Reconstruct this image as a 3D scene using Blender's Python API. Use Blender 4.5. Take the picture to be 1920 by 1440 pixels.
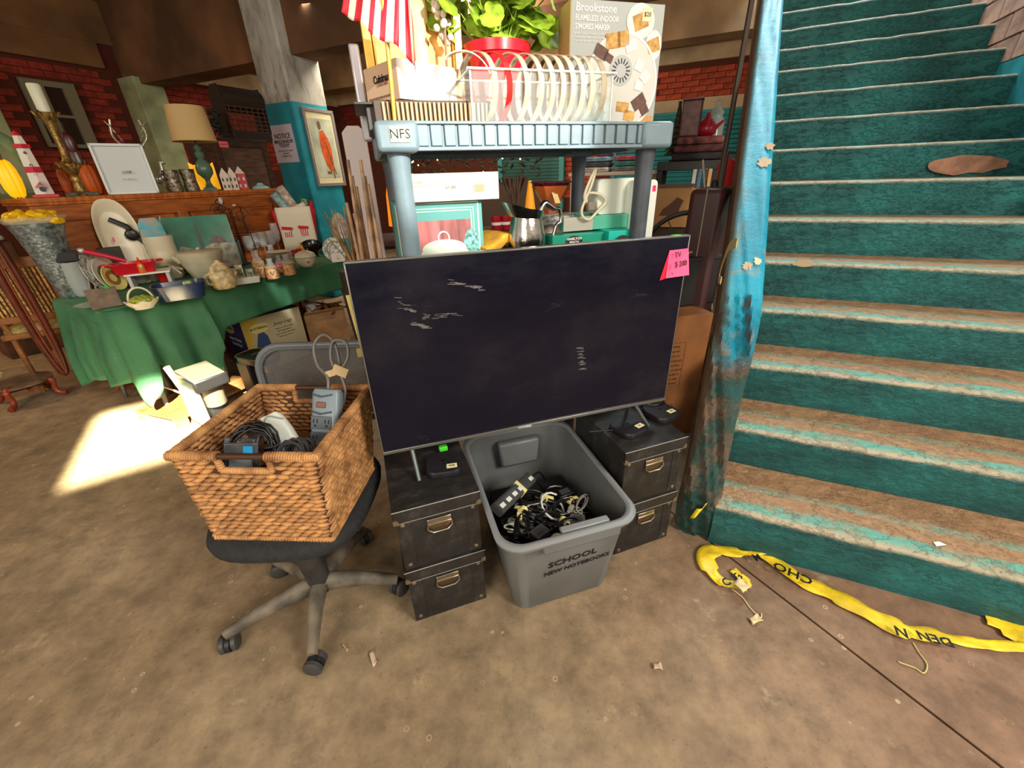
import bpy, bmesh, math, random
from mathutils import Vector, Matrix, Euler
random.seed(7)
R=math.radians; PI=math.pi
sc=bpy.context.scene
for o in list(bpy.data.objects): bpy.data.objects.remove(o)
COL=sc.collection
# ---------------------------------------------------------------- camera
F=770.; CX=960.; CY=720.; H=1.38; TILT=R(26.8); ROLL=R(1.87)
FW=Vector((0,math.cos(TILT),-math.sin(TILT))); RT=Vector((1,0,0)); UP=Vector((0,math.sin(TILT),math.cos(TILT)))
cR=RT*math.cos(ROLL)-UP*math.sin(ROLL); cU=RT*math.sin(ROLL)+UP*math.cos(ROLL)
cam=bpy.data.cameras.new('camera'); camo=bpy.data.objects.new('camera',cam); COL.objects.link(camo)
cam.sensor_width=36; cam.lens=F/1920*36; cam.clip_start=.02
mm=Matrix((( cR.x,cU.x,-FW.x,0),(cR.y,cU.y,-FW.y,0),(cR.z,cU.z,-FW.z,H),(0,0,0,1)))
camo.matrix_world=mm; sc.camera=camo
# ---------------------------------------------------------------- world, lights, exposure
sc.view_settings.view_transform='Standard'; sc.view_settings.look='None'; sc.view_settings.gamma=1
sc.view_settings.use_curve_mapping=False; sc.view_settings.exposure=0.52
w=bpy.data.worlds.new('world'); sc.world=w; w.use_nodes=True
w.node_tree.nodes['Background'].inputs[0].default_value=(1.0,.86,.70,1)
w.node_tree.nodes['Background'].inputs[1].default_value=.50
def lamp(name,kind,loc,target,energy,color,size=1.,size_y=None,**k):
    l=bpy.data.lights.new(name,kind); l.energy=energy; l.color=color
    if kind=='AREA':
        l.size=size
        if size_y: l.shape='RECTANGLE'; l.size_y=size_y
    for a,b in k.items(): setattr(l,a,b)
    o=bpy.data.objects.new(name,l); COL.objects.link(o); o.location=loc
    o.rotation_euler=(Vector(target)-Vector(loc)).to_track_quat('-Z','Y').to_euler()
    return o
lamp('doorway_daylight','AREA',(2.7,-1.3,3.0),(.1,1.2,.3),98,(1.0,.90,.76),1.1)
lamp('front_window_light','AREA',(-1.6,-2.8,2.4),(-1.2,2.5,.8),75,(1.0,.90,.74),2.0)
lamp('stairwell_daylight','AREA',(3.6,5.2,5.6),(2.2,3.6,2.4),150,(.80,.96,1.0),1.3)
lamp('aisle_ceiling_light','AREA',(-1.4,6.0,3.1),(-1.4,6.6,0),75,(1.0,.84,.62),1.2)
lamp('far_bay_ceiling_light','AREA',(-5.6,2.4,3.15),(-5.9,2.8,0),34,(1.0,.62,.30),1.0)
lamp('added_beam_fill','AREA',(-.2,4.6,2.7),(2.0,7.4,2.9),55,(1.0,.84,.62),.8)  # added fill that brightens the beige beam at the back, not a fixture
def spot(name,loc,target,energy,color,deg,blend,rad=.02):
    return lamp(name,'SPOT',loc,target,energy,color,spot_size=R(deg),spot_blend=blend,shadow_soft_size=rad)
spot('sunbeam_on_shelf',(1.55,-1.25,2.45),(-.07,1.41,1.55),640,(1.0,.95,.84),12.5,.15,.03)
l_=lamp('sunbeam_on_floor','AREA',(.35,-1.8,3.25),(-2.14,2.16,.12),26,(1.0,.90,.62),.86,.50); l_.data.spread=R(1.4)
# ---------------------------------------------------------------- frames and unprojection
def ray(u,v):
    x=(u-CX)/F; y=-(v-CY)/F; c,s=math.cos(ROLL),math.sin(ROLL)
    return FW+RT*(c*x+s*y)+UP*(-s*x+c*y)
EYE=Vector((0,0,H))
def onz(u,v,z): d=ray(u,v); return EYE+d*((z-H)/d.z)
def onpl(u,v,p,n): d=ray(u,v); return EYE+d*((Vector(p)-EYE).dot(n)/d.dot(n))
class Fr:
    def __init__(s,deg,o=(0,0,0)):
        s.a=R(deg); s.o=Vector(o); s.X=Vector((math.cos(s.a),math.sin(s.a),0)); s.Y=Vector((-s.X.y,s.X.x,0))
    def w(s,x,y,z=0): return s.o+s.X*x+s.Y*y+Vector((0,0,z))
    def loc(s,p): d=p-s.o; return Vector((d.dot(s.X),d.dot(s.Y),d.z))
    def py(s,u,v,y): return s.loc(onpl(u,v,s.w(0,y),s.Y))     # pixel on the plane y=const
    def px(s,u,v,x): return s.loc(onpl(u,v,s.w(x,0),s.X))
    def pz(s,u,v,z): return s.loc(onz(u,v,z))
B=Fr(-24.5)                       # the building: x along stair treads, y up the stairs
T=Fr(16.5)                        # television and shelf
TB=Fr(62,(-2.308,2.336,0))        # green table, cabinet behind it
def hat(u,v,p):
    d=ray(u,v); k=(p.x*d.x+p.y*d.y)/(d.x**2+d.y**2); return H+k*d.z
def fit(ub,vb,z,vt,ul,ur,ut=None):
    p=onz(ub,vb,z)
    if .74<z<1.0:                                # keep wares on the table top, clear of the cabinet behind
        l=TB.loc(p); lim=.69
        if l.y>lim:
            d=Vector((p.x,p.y,0)); n0=TB.Y; k=(TB.w(0,lim).dot(n0))/d.dot(n0); p=Vector((d.x*k,d.y*k,z))
    h=hat(ut if ut else ub,vt,p)-z
    n=Vector((p.x,p.y,0)).normalized(); vm=(vb+vt)/2
    a=onpl(ul,vm,p,n); b=onpl(ur,vm,p,n)
    return p,h,math.hypot((a-b).x,(a-b).y)
def face(p): return math.atan2(p.x,-p.y)*-1 if False else math.atan2(p.y,p.x)-PI/2   # rz so that local -Y looks to the camera
# ---------------------------------------------------------------- materials
def lin(c):
    c=c/255.; return c/12.92 if c<=.04045 else ((c+.055)/1.055)**2.4
def L3(rgb): return (lin(rgb[0]),lin(rgb[1]),lin(rgb[2]),1)
MC={}
def m(rgb,rough=.6,metal=0,nz=None,bp=None,tr=0,alpha=1,rgb2=None,em=0,rnd=0,coat=0,spec=None,ior=None):
    key=(rgb,rough,metal,nz,bp,tr,alpha,rgb2,em,rnd,coat,spec)
    if key in MC: return MC[key]
    a=bpy.data.materials.new('m%d'%len(MC)); a.use_nodes=True; nt=a.node_tree; b=nt.nodes['Principled BSDF']
    b.inputs['Base Color'].default_value=L3(rgb); b.inputs['Roughness'].default_value=rough; b.inputs['Metallic'].default_value=metal
    if spec is not None: b.inputs['Specular IOR Level'].default_value=spec
    if coat: b.inputs['Coat Weight'].default_value=coat
    if tr: b.inputs['Transmission Weight'].default_value=tr
    if alpha<1: b.inputs['Alpha'].default_value=alpha
    if em: b.inputs['Emission Color'].default_value=L3(rgb); b.inputs['Emission Strength'].default_value=em
    tc=nt.nodes.new('ShaderNodeTexCoord')
    if nz:
        n=nt.nodes.new('ShaderNodeTexNoise'); n.inputs['Scale'].default_value=nz[0]; n.inputs['Detail'].default_value=6
        if len(nz)>2:
            mp=nt.nodes.new('ShaderNodeMapping'); mp.inputs['Scale'].default_value=nz[2]; nt.links.new(tc.outputs['Object'],mp.inputs[0]); nt.links.new(mp.outputs[0],n.inputs[0])
        else: nt.links.new(tc.outputs['Object'],n.inputs[0])
        cr=nt.nodes.new('ShaderNodeValToRGB'); k=nz[1]
        c2=rgb2 or tuple(max(0,c*(1-k)) for c in rgb); c1=rgb if rgb2 else tuple(min(255,c*(1+k*.6)) for c in rgb)
        cr.color_ramp.elements[0].position=.35; cr.color_ramp.elements[1].position=.65
        cr.color_ramp.elements[0].color=L3(c2); cr.color_ramp.elements[1].color=L3(c1)
        nt.links.new(n.outputs[0],cr.inputs[0]); out=cr.outputs[0]
        nt.links.new(out,b.inputs['Base Color'])
    if rnd:
        oi=nt.nodes.new('ShaderNodeObjectInfo'); hs=nt.nodes.new('ShaderNodeHueSaturation')
        mr=nt.nodes.new('ShaderNodeMapRange'); mr.inputs[3].default_value=1-rnd; mr.inputs[4].default_value=1+rnd
        nt.links.new(oi.outputs['Random'],mr.inputs[0]); nt.links.new(mr.outputs[0],hs.inputs['Value'])
        if nz: nt.links.new(out,hs.inputs['Color'])
        else: hs.inputs['Color'].default_value=L3(rgb)
        nt.links.new(hs.outputs[0],b.inputs['Base Color'])
    if bp:
        n=nt.nodes.new('ShaderNodeTexNoise'); n.inputs['Scale'].default_value=bp[0]; n.inputs['Detail'].default_value=8
        nt.links.new(tc.outputs['Object'],n.inputs[0])
        bu=nt.nodes.new('ShaderNodeBump'); bu.inputs['Strength'].default_value=bp[1]; bu.inputs['Distance'].default_value=bp[2] if len(bp)>2 else .01
        nt.links.new(n.outputs[0],bu.inputs['Height']); nt.links.new(bu.outputs[0],b.inputs['Normal'])
    MC[key]=a; return a
# ---------------------------------------------------------------- mesh builder
def X(loc=(0,0,0),rot=(0,0,0),s=(1,1,1)):
    return Matrix.LocRotScale(Vector(loc),Euler([R(a) for a in rot]),Vector(s))
class M:
    def __init__(s): s.v=[];s.f=[];s.i=[]
    def add(s,vs,fs,mi=0,x=None):
        k=len(s.v)
        s.v+= [tuple(x@Vector(p)) for p in vs] if x is not None else [tuple(p) for p in vs]
        s.f+=[tuple(a+k for a in f) for f in fs]; s.i+=[mi]*len(fs); return s
    def box(s,c,d,r=(0,0,0),mi=0,x=None,tp=(1,1)):
        a,b,h=d[0]/2,d[1]/2,d[2]/2
        vs=[(-a,-b,-h),(a,-b,-h),(a,b,-h),(-a,b,-h),(-a*tp[0],-b*tp[1],h),(a*tp[0],-b*tp[1],h),(a*tp[0],b*tp[1],h),(-a*tp[0],b*tp[1],h)]
        fs=[(0,3,2,1),(4,5,6,7),(0,1,5,4),(1,2,6,5),(2,3,7,6),(3,0,4,7)]
        q=X(c,r); return s.add(vs,fs,mi,q if x is None else x@q)
    def b0(s,c,d,**k): return s.box((c[0],c[1],c[2]+d[2]/2),d,**k)      # base-centred
    def lathe(s,pr,c=(0,0,0),n=24,rot=(0,0,0),mi=0,sx=1,sy=1,a0=0,a1=360):
        full=abs(a1-a0)>=360; k=n if full else n+1; vs=[];fs=[]
        for r,z in pr:
            for j in range(k):
                t=R(a0+(a1-a0)*j/n); vs.append((r*math.cos(t)*sx,r*math.sin(t)*sy,z))
        for i in range(len(pr)-1):
            for j in range(n):
                j2=(j+1)%k; fs.append((i*k+j,i*k+j2,(i+1)*k+j2,(i+1)*k+j))
        if full:
            cl_=abs(pr[0][0]-pr[-1][0])<1e-6 and abs(pr[0][1]-pr[-1][1])<1e-6
            if pr[0][0]>1e-4 and not cl_: fs.append(tuple(range(k))[::-1])
            if pr[-1][0]>1e-4 and not cl_: fs.append(tuple((len(pr)-1)*k+j for j in range(k)))
        return s.add(vs,fs,mi,X(c,rot))
    def tube(s,pts,r,n=8,mi=0,closed=False,cap=True,flat=None):
        P=[Vector(p) for p in pts]; k=len(P); rr=r if isinstance(r,(list,tuple)) else [r]*k
        vs=[];fs=[]; prev=None
        for i,p in enumerate(P):
            a=P[(i-1)%k] if (closed or i>0) else p; b=P[(i+1)%k] if (closed or i<k-1) else p
            t=(b-a); t=t.normalized() if t.length>1e-9 else Vector((0,0,1))
            if prev is None:
                h=Vector((0,0,1)) if abs(t.z)<.9 else Vector((1,0,0)); u=t.cross(h).normalized()
            else:
                u=prev-t*prev.dot(t); u=u.normalized() if u.length>1e-6 else t.orthogonal().normalized()
            prev=u; w_=t.cross(u)
            for j in range(n):
                q=2*PI*j/n; f1,f2=(flat if flat else (1,1)); vs.append(p+(u*math.cos(q)*f1+w_*math.sin(q)*f2)*rr[i])
        m_=k if closed else k-1
        for i in range(m_):
            i2=(i+1)%k
            for j in range(n): fs.append((i*n+j,i*n+(j+1)%n,i2*n+(j+1)%n,i2*n+j))
        if cap and not closed: fs.append(tuple(range(n))[::-1]); fs.append(tuple((k-1)*n+j for j in range(n)))
        return s.add(vs,fs,mi)
    def ball(s,c,r,n=12,k=7,rot=(0,0,0),mi=0):
        r=r if isinstance(r,(tuple,list)) else (r,r,r)
        vs=[(0,0,-1)];fs=[]
        for i in range(1,k):
            t=PI*i/k-PI/2
            for j in range(n): a=2*PI*j/n; vs.append((math.cos(t)*math.cos(a),math.cos(t)*math.sin(a),math.sin(t)))
        vs.append((0,0,1)); e=len(vs)-1
        for j in range(n):
            j2=(j+1)%n; fs.append((0,1+j2,1+j)); fs.append((e,1+(k-2)*n+j,1+(k-2)*n+j2))
            for i in range(k-2): fs.append((1+i*n+j,1+i*n+j2,1+(i+1)*n+j2,1+(i+1)*n+j))
        return s.add(vs,fs,mi,X(c,rot,r))
    def prism(s,pts,d,x=None,mi=0,z0=0):
        n=len(pts); vs=[(a,b,z0) for a,b in pts]+[(a,b,z0+d) for a,b in pts]
        fs=[tuple(range(n))[::-1],tuple(range(n,2*n))]+[(i,(i+1)%n,n+(i+1)%n,n+i) for i in range(n)]
        return s.add(vs,fs,mi,x)
    def grid(s,fn,nu,nv,mi=0,thick=0):
        vs=[fn(i/nu,j/nv) for j in range(nv+1) for i in range(nu+1)]; k=nu+1
        fs=[(j*k+i,j*k+i+1,(j+1)*k+i+1,(j+1)*k+i) for j in range(nv) for i in range(nu)]
        if callable(mi):
            q=len(s.v); s.v+=[tuple(v) for v in vs]; s.f+=[tuple(a+q for a in f) for f in fs]; s.i+=[mi(i/nu,j/nv) for j in range(nv) for i in range(nu)]; return s
        return s.add(vs,fs,mi)
    def mesh(s,name,mats,smooth=35,fixn=True):
        me=bpy.data.meshes.new(name); me.from_pydata(s.v,[],s.f)
        mats=mats if isinstance(mats,(list,tuple)) else [mats]
        for a in mats: me.materials.append(a)
        if any(s.i): me.polygons.foreach_set('material_index',s.i)
        if fixn:
            bm=bmesh.new(); bm.from_mesh(me); bmesh.ops.recalc_face_normals(bm,faces=bm.faces); bm.to_mesh(me); bm.free()
        if smooth:
            me.polygons.foreach_set('use_smooth',[True]*len(me.polygons)); me.set_sharp_from_angle(angle=R(smooth))
        me.update(); return me
def put(name,me,parent=None,loc=(0,0,0),rot=(0,0,0),bev=0,solid=0,sub=0,label=None,kind=None,scale=None,mat=None):
    o=bpy.data.objects.new(name,me); COL.objects.link(o); o.parent=parent; o.location=loc; o.rotation_euler=rot
    if scale: o.scale=scale
    if solid: a=o.modifiers.new('s','SOLIDIFY'); a.thickness=solid; a.offset=0
    if bev: a=o.modifiers.new('b','BEVEL'); a.width=bev; a.segments=2; a.limit_method='ANGLE'; a.angle_limit=R(40)
    if sub: a=o.modifiers.new('u','SUBSURF'); a.levels=sub; a.render_levels=sub
    if label: o['label']=label
    if kind: o['kind']=kind
    return o
def p(name,mb,mats,parent=None,**k):
    sm=k.pop('smooth',35); fx=k.pop('fixn',True); return put(name,mb.mesh(name,mats,sm,fx),parent,**k)
def thing(name,label,cat,loc=(0,0,0),rz=0,group=None):
    o=bpy.data.objects.new(name,None); COL.objects.link(o); o.location=loc; o.rotation_euler=(0,0,rz); o.empty_display_size=.05
    o['label']=label; o['category']=cat
    if group: o['group']=group
    return o
def tag(o,label,cat,group=None,kind=None):
    o['label']=label; o['category']=cat
    if group: o['group']=group
    if kind: o['kind']=kind
    return o
def copytree(o,loc,rz,label,group=None,parent=None):
    def cp(a,par):
        c=a.copy(); COL.objects.link(c); c.parent=par
        for ch in a.children: cp(ch,c)
        return c
    c=cp(o,None); c.location=loc; c.rotation_euler=(0,0,rz); c['label']=label
    if group: c['group']=group
    return c
def text(body,size,mat,parent,loc,rot,name='lettering',ex=.0004,sx=1,bold=0,shear=0,align='CENTER'):
    cu=bpy.data.curves.new('t','FONT'); cu.body=body; cu.size=size; cu.extrude=ex; cu.align_x=align; cu.align_y='CENTER'; cu.offset=bold; cu.shear=shear; cu.resolution_u=2
    o=bpy.data.objects.new('t',cu); COL.objects.link(o)
    me=bpy.data.meshes.new_from_object(o); bpy.data.objects.remove(o); bpy.data.curves.remove(cu)
    me.materials.clear(); me.materials.append(mat)
    q=bpy.data.objects.new(name,me); COL.objects.link(q); q.parent=parent; q.location=loc; q.rotation_euler=[R(a) for a in rot]; q.scale=(sx,1,1)
    return q
def arc(cx,cy,r,a0,a1,n=8,ry=None):
    ry=ry or r; return [(cx+r*math.cos(R(a0+(a1-a0)*i/n)),cy+ry*math.sin(R(a0+(a1-a0)*i/n))) for i in range(n+1)]
def rrect(w_,h_,r,n=4):
    a=w_/2-r; b=h_/2-r
    return arc(a,b,r,0,90,n)+arc(-a,b,r,90,180,n)+arc(-a,-b,r,180,270,n)+arc(a,-b,r,270,360,n)
def loft(mb,rings,mi=0,cap0=True,cap1=True):
    n=len(rings[0]); vs=[q for r in rings for q in r]; fs=[]
    for i in range(len(rings)-1):
        for j in range(n): fs.append((i*n+j,i*n+(j+1)%n,(i+1)*n+(j+1)%n,(i+1)*n+j))
    if cap0: fs.append(tuple(range(n))[::-1])
    if cap1: fs.append(tuple((len(rings)-1)*n+j for j in range(n)))
    mb.add(vs,fs,mi); return mb
def ring(pts2,z,sx=1,sy=1,ox=0,oy=0): return [(a*sx+ox,b*sy+oy,z) for a,b in pts2]
def smoothpath(pts,n=6):
    P=[Vector(q) for q in pts]; out=[]
    for i in range(len(P)-1):
        a=P[max(i-1,0)];b=P[i];c=P[i+1];d=P[min(i+2,len(P)-1)]
        for j in range(n):
            t=j/n; out.append(.5*((2*b)+(c-a)*t+(2*a-5*b+4*c-d)*t*t+(3*b-a-3*c+d)*t**3))
    out.append(P[-1]); return out
BLACK=m((14,14,15),.5); WHITE=m((236,236,232),.45); INK=m((10,10,12),.7)
# ================================================================ THE SETTING
def custom(name,fn):
    a=bpy.data.materials.new(name); a.use_nodes=True; nt=a.node_tree; b=nt.nodes['Principled BSDF']; fn(nt,b,nt.nodes.new('ShaderNodeTexCoord')); return a
def N(nt,t,**k):
    n=nt.nodes.new('ShaderNode'+t)
    for a,b in k.items():
        if a in n.inputs.keys(): n.inputs[a].default_value=b
        else: setattr(n,a,b)
    return n
def ramp(nt,src,stops,interp='LINEAR'):
    r=nt.nodes.new('ShaderNodeValToRGB'); r.color_ramp.interpolation=interp
    while len(r.color_ramp.elements)<len(stops): r.color_ramp.elements.new(.5)
    for e,(pp,c) in zip(r.color_ramp.elements,stops): e.position=pp; e.color=L3(c) if isinstance(c,tuple) else (c,c,c,1)
    nt.links.new(src,r.inputs[0]); return r.outputs[0]
def mix(nt,f,a,b,mode='MIX'):
    x=nt.nodes.new('ShaderNodeMix'); x.data_type='RGBA'; x.blend_type=mode
    for sock,val in ((x.inputs[0],f),(x.inputs[6],a),(x.inputs[7],b)):
        if hasattr(val,'links') or isinstance(val,bpy.types.NodeSocket): nt.links.new(val,sock)
        elif isinstance(val,tuple): sock.default_value=L3(val)
        else: sock.default_value=val
    return x.outputs[2]
def noise(nt,tc,scale,detail=6,sc3=None,rough=.55):
    n=nt.nodes.new('ShaderNodeTexNoise'); n.inputs['Scale'].default_value=scale; n.inputs['Detail'].default_value=detail; n.inputs['Roughness'].default_value=rough
    if sc3:
        mp=nt.nodes.new('ShaderNodeMapping'); mp.inputs['Scale'].default_value=sc3; nt.links.new(tc.outputs['Object'],mp.inputs[0]); nt.links.new(mp.outputs[0],n.inputs[0])
    else: nt.links.new(tc.outputs['Object'],n.inputs[0])
    return n.outputs[0]
def bump(nt,b,h,s,d):
    u=nt.nodes.new('ShaderNodeBump'); u.inputs['Strength'].default_value=s; u.inputs['Distance'].default_value=d
    nt.links.new(h,u.inputs['Height']); nt.links.new(u.outputs[0],b.inputs['Normal']); return u
def floor_fn(nt,b,tc):
    sp=N(nt,'SeparateXYZ'); nt.links.new(tc.outputs['Object'],sp.inputs[0])
    big=noise(nt,tc,1.3,8); fine=noise(nt,tc,9,10,None,.7); grit=noise(nt,tc,60,6)
    base=ramp(nt,big,[(.3,(140,122,98)),(.5,(162,143,115)),(.7,(180,162,134))])
    red=ramp(nt,big,[(.3,(134,104,84)),(.7,(168,134,110))])
    mr=N(nt,'MapRange'); nt.links.new(sp.outputs[0],mr.inputs[0]); mr.inputs[1].default_value=.0; mr.inputs[2].default_value=1.3
    c=mix(nt,mr.outputs[0],base,red)
    c=mix(nt,.50,c,ramp(nt,fine,[(.36,(88,80,66)),(.64,(255,250,240))]),'MULTIPLY')
    c=mix(nt,ramp(nt,grit,[(.60,0.),(.72,.35)]),c,(70,58,46))
    # pale ring marks and scuffs left on the concrete
    vo=N(nt,'TexVoronoi',feature='F1'); vo.inputs['Scale'].default_value=13; nt.links.new(tc.outputs['Object'],vo.inputs[0])
    rg=ramp(nt,vo.outputs['Distance'],[(.055,0.),(.085,1.),(.115,0.)])
    sel=ramp(nt,noise(nt,tc,2.2,3),[(.44,0.),(.56,.85)])
    f=mix(nt,1.0,rg,sel,'MULTIPLY')
    c=mix(nt,f,c,(205,184,160))
    st=ramp(nt,noise(nt,tc,5,10,(1,1,1),.75),[(.60,0.),(.68,.55)])
    c=mix(nt,st,c,(190,172,142))
    dk=ramp(nt,noise(nt,tc,3.1,9,(1,1.3,1),.72),[(.34,.6),(.44,0.)])
    c=mix(nt,dk,c,(104,90,70))
    nt.links.new(c,b.inputs['Base Color']); b.inputs['Roughness'].default_value=.82
    bump(nt,b,fine,.25,.004)
FLOOR=custom('floor_mat',floor_fn)
# floor: two poured slabs with an open joint between them
J1=onz(1330,1015,0); J2=onz(1900,1455,0); jd=(J2-J1).normalized(); J0=J1-jd*9; J9=J2+jd*6; jn=Vector((-jd.y,jd.x,0))
fl=M(); fl.add([(-14,-6,-.03),(8,-6,-.03),(8,12,-.03),(-14,12,-.03)],[(0,1,2,3)]); 
fo=p('floor',fl,m((40,32,24),.9)); fo['kind']='structure'
def slab(side):
    e=.0045*side; a=J0+jn*e; b_=J9+jn*e; far=jn*(14*side); pts=[a,b_,b_+far,a+far]
    vs=[(q.x,q.y,0) for q in pts]+[(q.x,q.y,-.025) for q in pts]
    mb=M().add(vs,[(0,1,2,3),(4,5,6,7),(0,1,5,4),(2,3,7,6),(0,3,7,4),(1,2,6,5)])
    p('slab',mb,FLOOR,fo,smooth=0)
slab(1); slab(-1)
# ---- walls
PLB=m((196,172,138),.85,nz=(2.5,.14),bp=(30,.25,.006)); PLT=m((30,140,150),.6,nz=(3,.2),bp=(30,.2,.005)); PLD=m((118,84,50),.9,nz=(2,.2),bp=(20,.2,.008))
BR1=m((176,70,40),.85,nz=(14,.22),rnd=.16,bp=(60,.35,.004)); BR2=m((134,44,26),.9,nz=(12,.2),rnd=.2,bp=(60,.35,.004)); MORT=m((92,44,28),.95)
MORT2=m((84,34,20),.95); PINK=m((196,160,146),.85,nz=(8,.16),rnd=.08,bp=(40,.4,.006)); PINKM=m((120,92,80),.9)
GREEN=m((150,160,122),.7,nz=(4,.15)); CEIL=m((132,86,42),.9,nz=(1.2,.2),bp=(8,.2,.01))
def wall(name,mb,mat):
    o=p(name,mb,mat,smooth=0); o['kind']='structure'; return o
def bbox(mb,u0,u1,v0,v1,z0,z1,mi=0):  # a box given in building coordinates
    c=B.w((u0+u1)/2,(v0+v1)/2,(z0+z1)/2); return mb.box(c,(u1-u0,v1-v0,z1-z0),r=(0,0,-24.5),mi=mi)
def bricks(parent,plane,fixed,a0,a1,z0,z1,bw,bh,mat,depth=.02,gap=.010,limit=300,skip=None,face=1):
    """course bricks standing proud of a wall; plane 'v' = wall along x, plane 'u' = wall along y"""
    bm_=M().box((0,0,0),(bw-gap,depth,bh-gap)); me=bm_.mesh('brick',mat,0)
    k=0; rows=int((z1-z0)/bh); rest=M(); nrest=0
    for r_ in range(rows):
        off=(bw/2 if r_%2 else 0); n=int((a1-a0)/bw)+1
        for j in range(n):
            a=a0+off+j*bw; z=z0+(r_+.5)*bh
            if a+bw*.5>a1+.02 or (skip and skip(a,z)): continue
            pos=B.w(a,fixed,z) if plane=='v' else B.w(fixed,a,z); rz=R(-24.5) if plane=='v' else R(65.5)
            pos=pos+Vector((0,0,random.uniform(-.001,.001)))
            if k<limit:
                o=put('brick',me,parent,pos,(0,random.uniform(-.01,.01),rz)); k+=1
            else: rest.box(pos,(bw-gap,depth,bh-gap),r=(0,0,math.degrees(rz))); nrest+=1
    if nrest: p('brick_courses',rest,mat,parent,smooth=0,kind='stuff')
# back wall
mb=M(); bbox(mb,-7.7,1.7,8.0,8.25,0,3.8)
wb=wall('wall_back',mb,[MORT])
bricks(wb,'v',7.995,-.98,.62,2.36,2.80,.225,.0735,BR1,limit=60)
bricks(wb,'v',7.995,-2.45,-1.75,1.0,2.36,.225,.0735,BR1,limit=80)
bricks(wb,'v',7.995,-7.3,-3.9,1.95,2.80,.225,.0735,BR2,limit=150)
for nm,z0,z1,mt,dv in (('plaster_band',2.80,3.06,PLB,.05),('sill_band',2.19,2.355,PLB,.05),('painted_lintel',2.03,2.19,PLT,.06)):
    mb=M(); bbox(mb,(-7.6 if nm=='plaster_band' else -1.9),1.6,8-dv,8.0,z0,z1); p(nm,mb,mt,wb,smooth=0,bev=.01)
# left wall
def skl(a,z): return (3.95<a<4.5)
mb=M(); bbox(mb,-7.75,-7.5,-3,8.2,0,3.8); wl=wall('wall_left',mb,[MORT2])
bricks(wl,'u',-7.495,4.5,7.6,1.6,2.78,.225,.076,BR2,limit=220,skip=skl)
bricks(wl,'u',-7.495,2.4,4.05,1.3,2.78,.225,.076,BR2,limit=80,skip=lambda a,z:(2.9<a<3.55 and 1.8<z<2.6))
for v0,v1 in ((-3,3.95),(4.3,8.)):
    mb=M(); bbox(mb,-7.5,-7.44,v0,v1,2.78,3.05); p('plaster_band',mb,PLB if v0>0 else PLD,wl,smooth=0,bev=.01)  # near stretch sits in dim light, so its shade is put into darker plaster
mb=M(); bbox(mb,-7.5,-7.46,-3,8,3.05,3.5); p('upper_plaster',mb,PLD,wl,smooth=0)
mb=M(); bbox(mb,-7.5,-7.15,4.06,4.42,0,2.7); p('pilaster',mb,GREEN,wl,smooth=0,bev=.01)
mb=M(); bbox(mb,-7.16,-7.10,2.30,2.62,0,2.62); p('pilaster',mb,GREEN,wl,smooth=0,bev=.01)
# window with grey frame on the left wall
win=M(); bbox(win,-7.47,-7.43,3.0,3.46,1.86,2.55,0)
wo=p('window_1',win,m((46,30,20),.3),smooth=0); wo['kind']='structure'
for a,b_ in ((3.0,3.04),(3.17,3.20),(3.38,3.50)):
    mb=M(); bbox(mb,-7.43,-7.39,a,b_,1.86,2.55); p('frame_bar',mb,m((120,116,92),.6),wo,smooth=0)
for a,b_ in ((1.86,1.90),(2.18,2.21),(2.49,2.55)):
    mb=M(); bbox(mb,-7.425,-7.395,3.0,3.46,a,b_); p('frame_bar',mb,m((120,116,92),.6),wo,smooth=0)
# roller shutters (teal) in the back wall: slats, each its own piece
sh=thing('roller_shutter','teal corrugated roller shutter beneath the painted lintel beside the stairs','shutter',B.w(-.5,7.93,1.0),R(-24.5))
sl=M().box((0,0,0),(2.1,.03,.05)).mesh('slat',m((44,134,138),.45,nz=(3,.15)),0)
for i in range(18): put('slat',sl,sh,(0,0,.08+i*.062),(R(18),0,0))
for x in (-1.08,1.08): p('guide_rail',M().box((x,0,.56),(.07,.07,1.14)),PLT,sh)
sh2=thing('roller_shutter','teal roller shutter seen under the grey shelf, left of the low brick pier','shutter',B.w(-3.1,7.93,.8),R(-24.5))
sl2=M().box((0,0,0),(1.1,.03,.045)).mesh('slat',m((74,118,110),.45,nz=(3,.15)),0)
for i in range(20): put('slat',sl2,sh2,(0,0,.05+i*.056),(R(18),0,0))
for x in (-.6,.6): p('guide_rail',M().box((x,0,.62),(.09,.08,1.25)),m((70,150,150),.6),sh2)
# beams and ceiling
mb=M(); bbox(mb,-7.5,-.3,4.14,4.50,2.62,3.5); wall('beam_trim',mb,m((112,78,50),.9,nz=(1.5,.25),bp=(10,.3,.01))).name='trim_1'
mb=M(); bbox(mb,-7.5,.9,7.3,7.7,2.95,3.6); wall('t',mb,m((176,146,110),.85,nz=(2,.16),bp=(14,.2,.01))).name='trim_2'
mb=M(); bbox(mb,-7.7,.16,-3.0,8.2,3.5,3.7); o=wall('ceiling',mb,CEIL)
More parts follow.
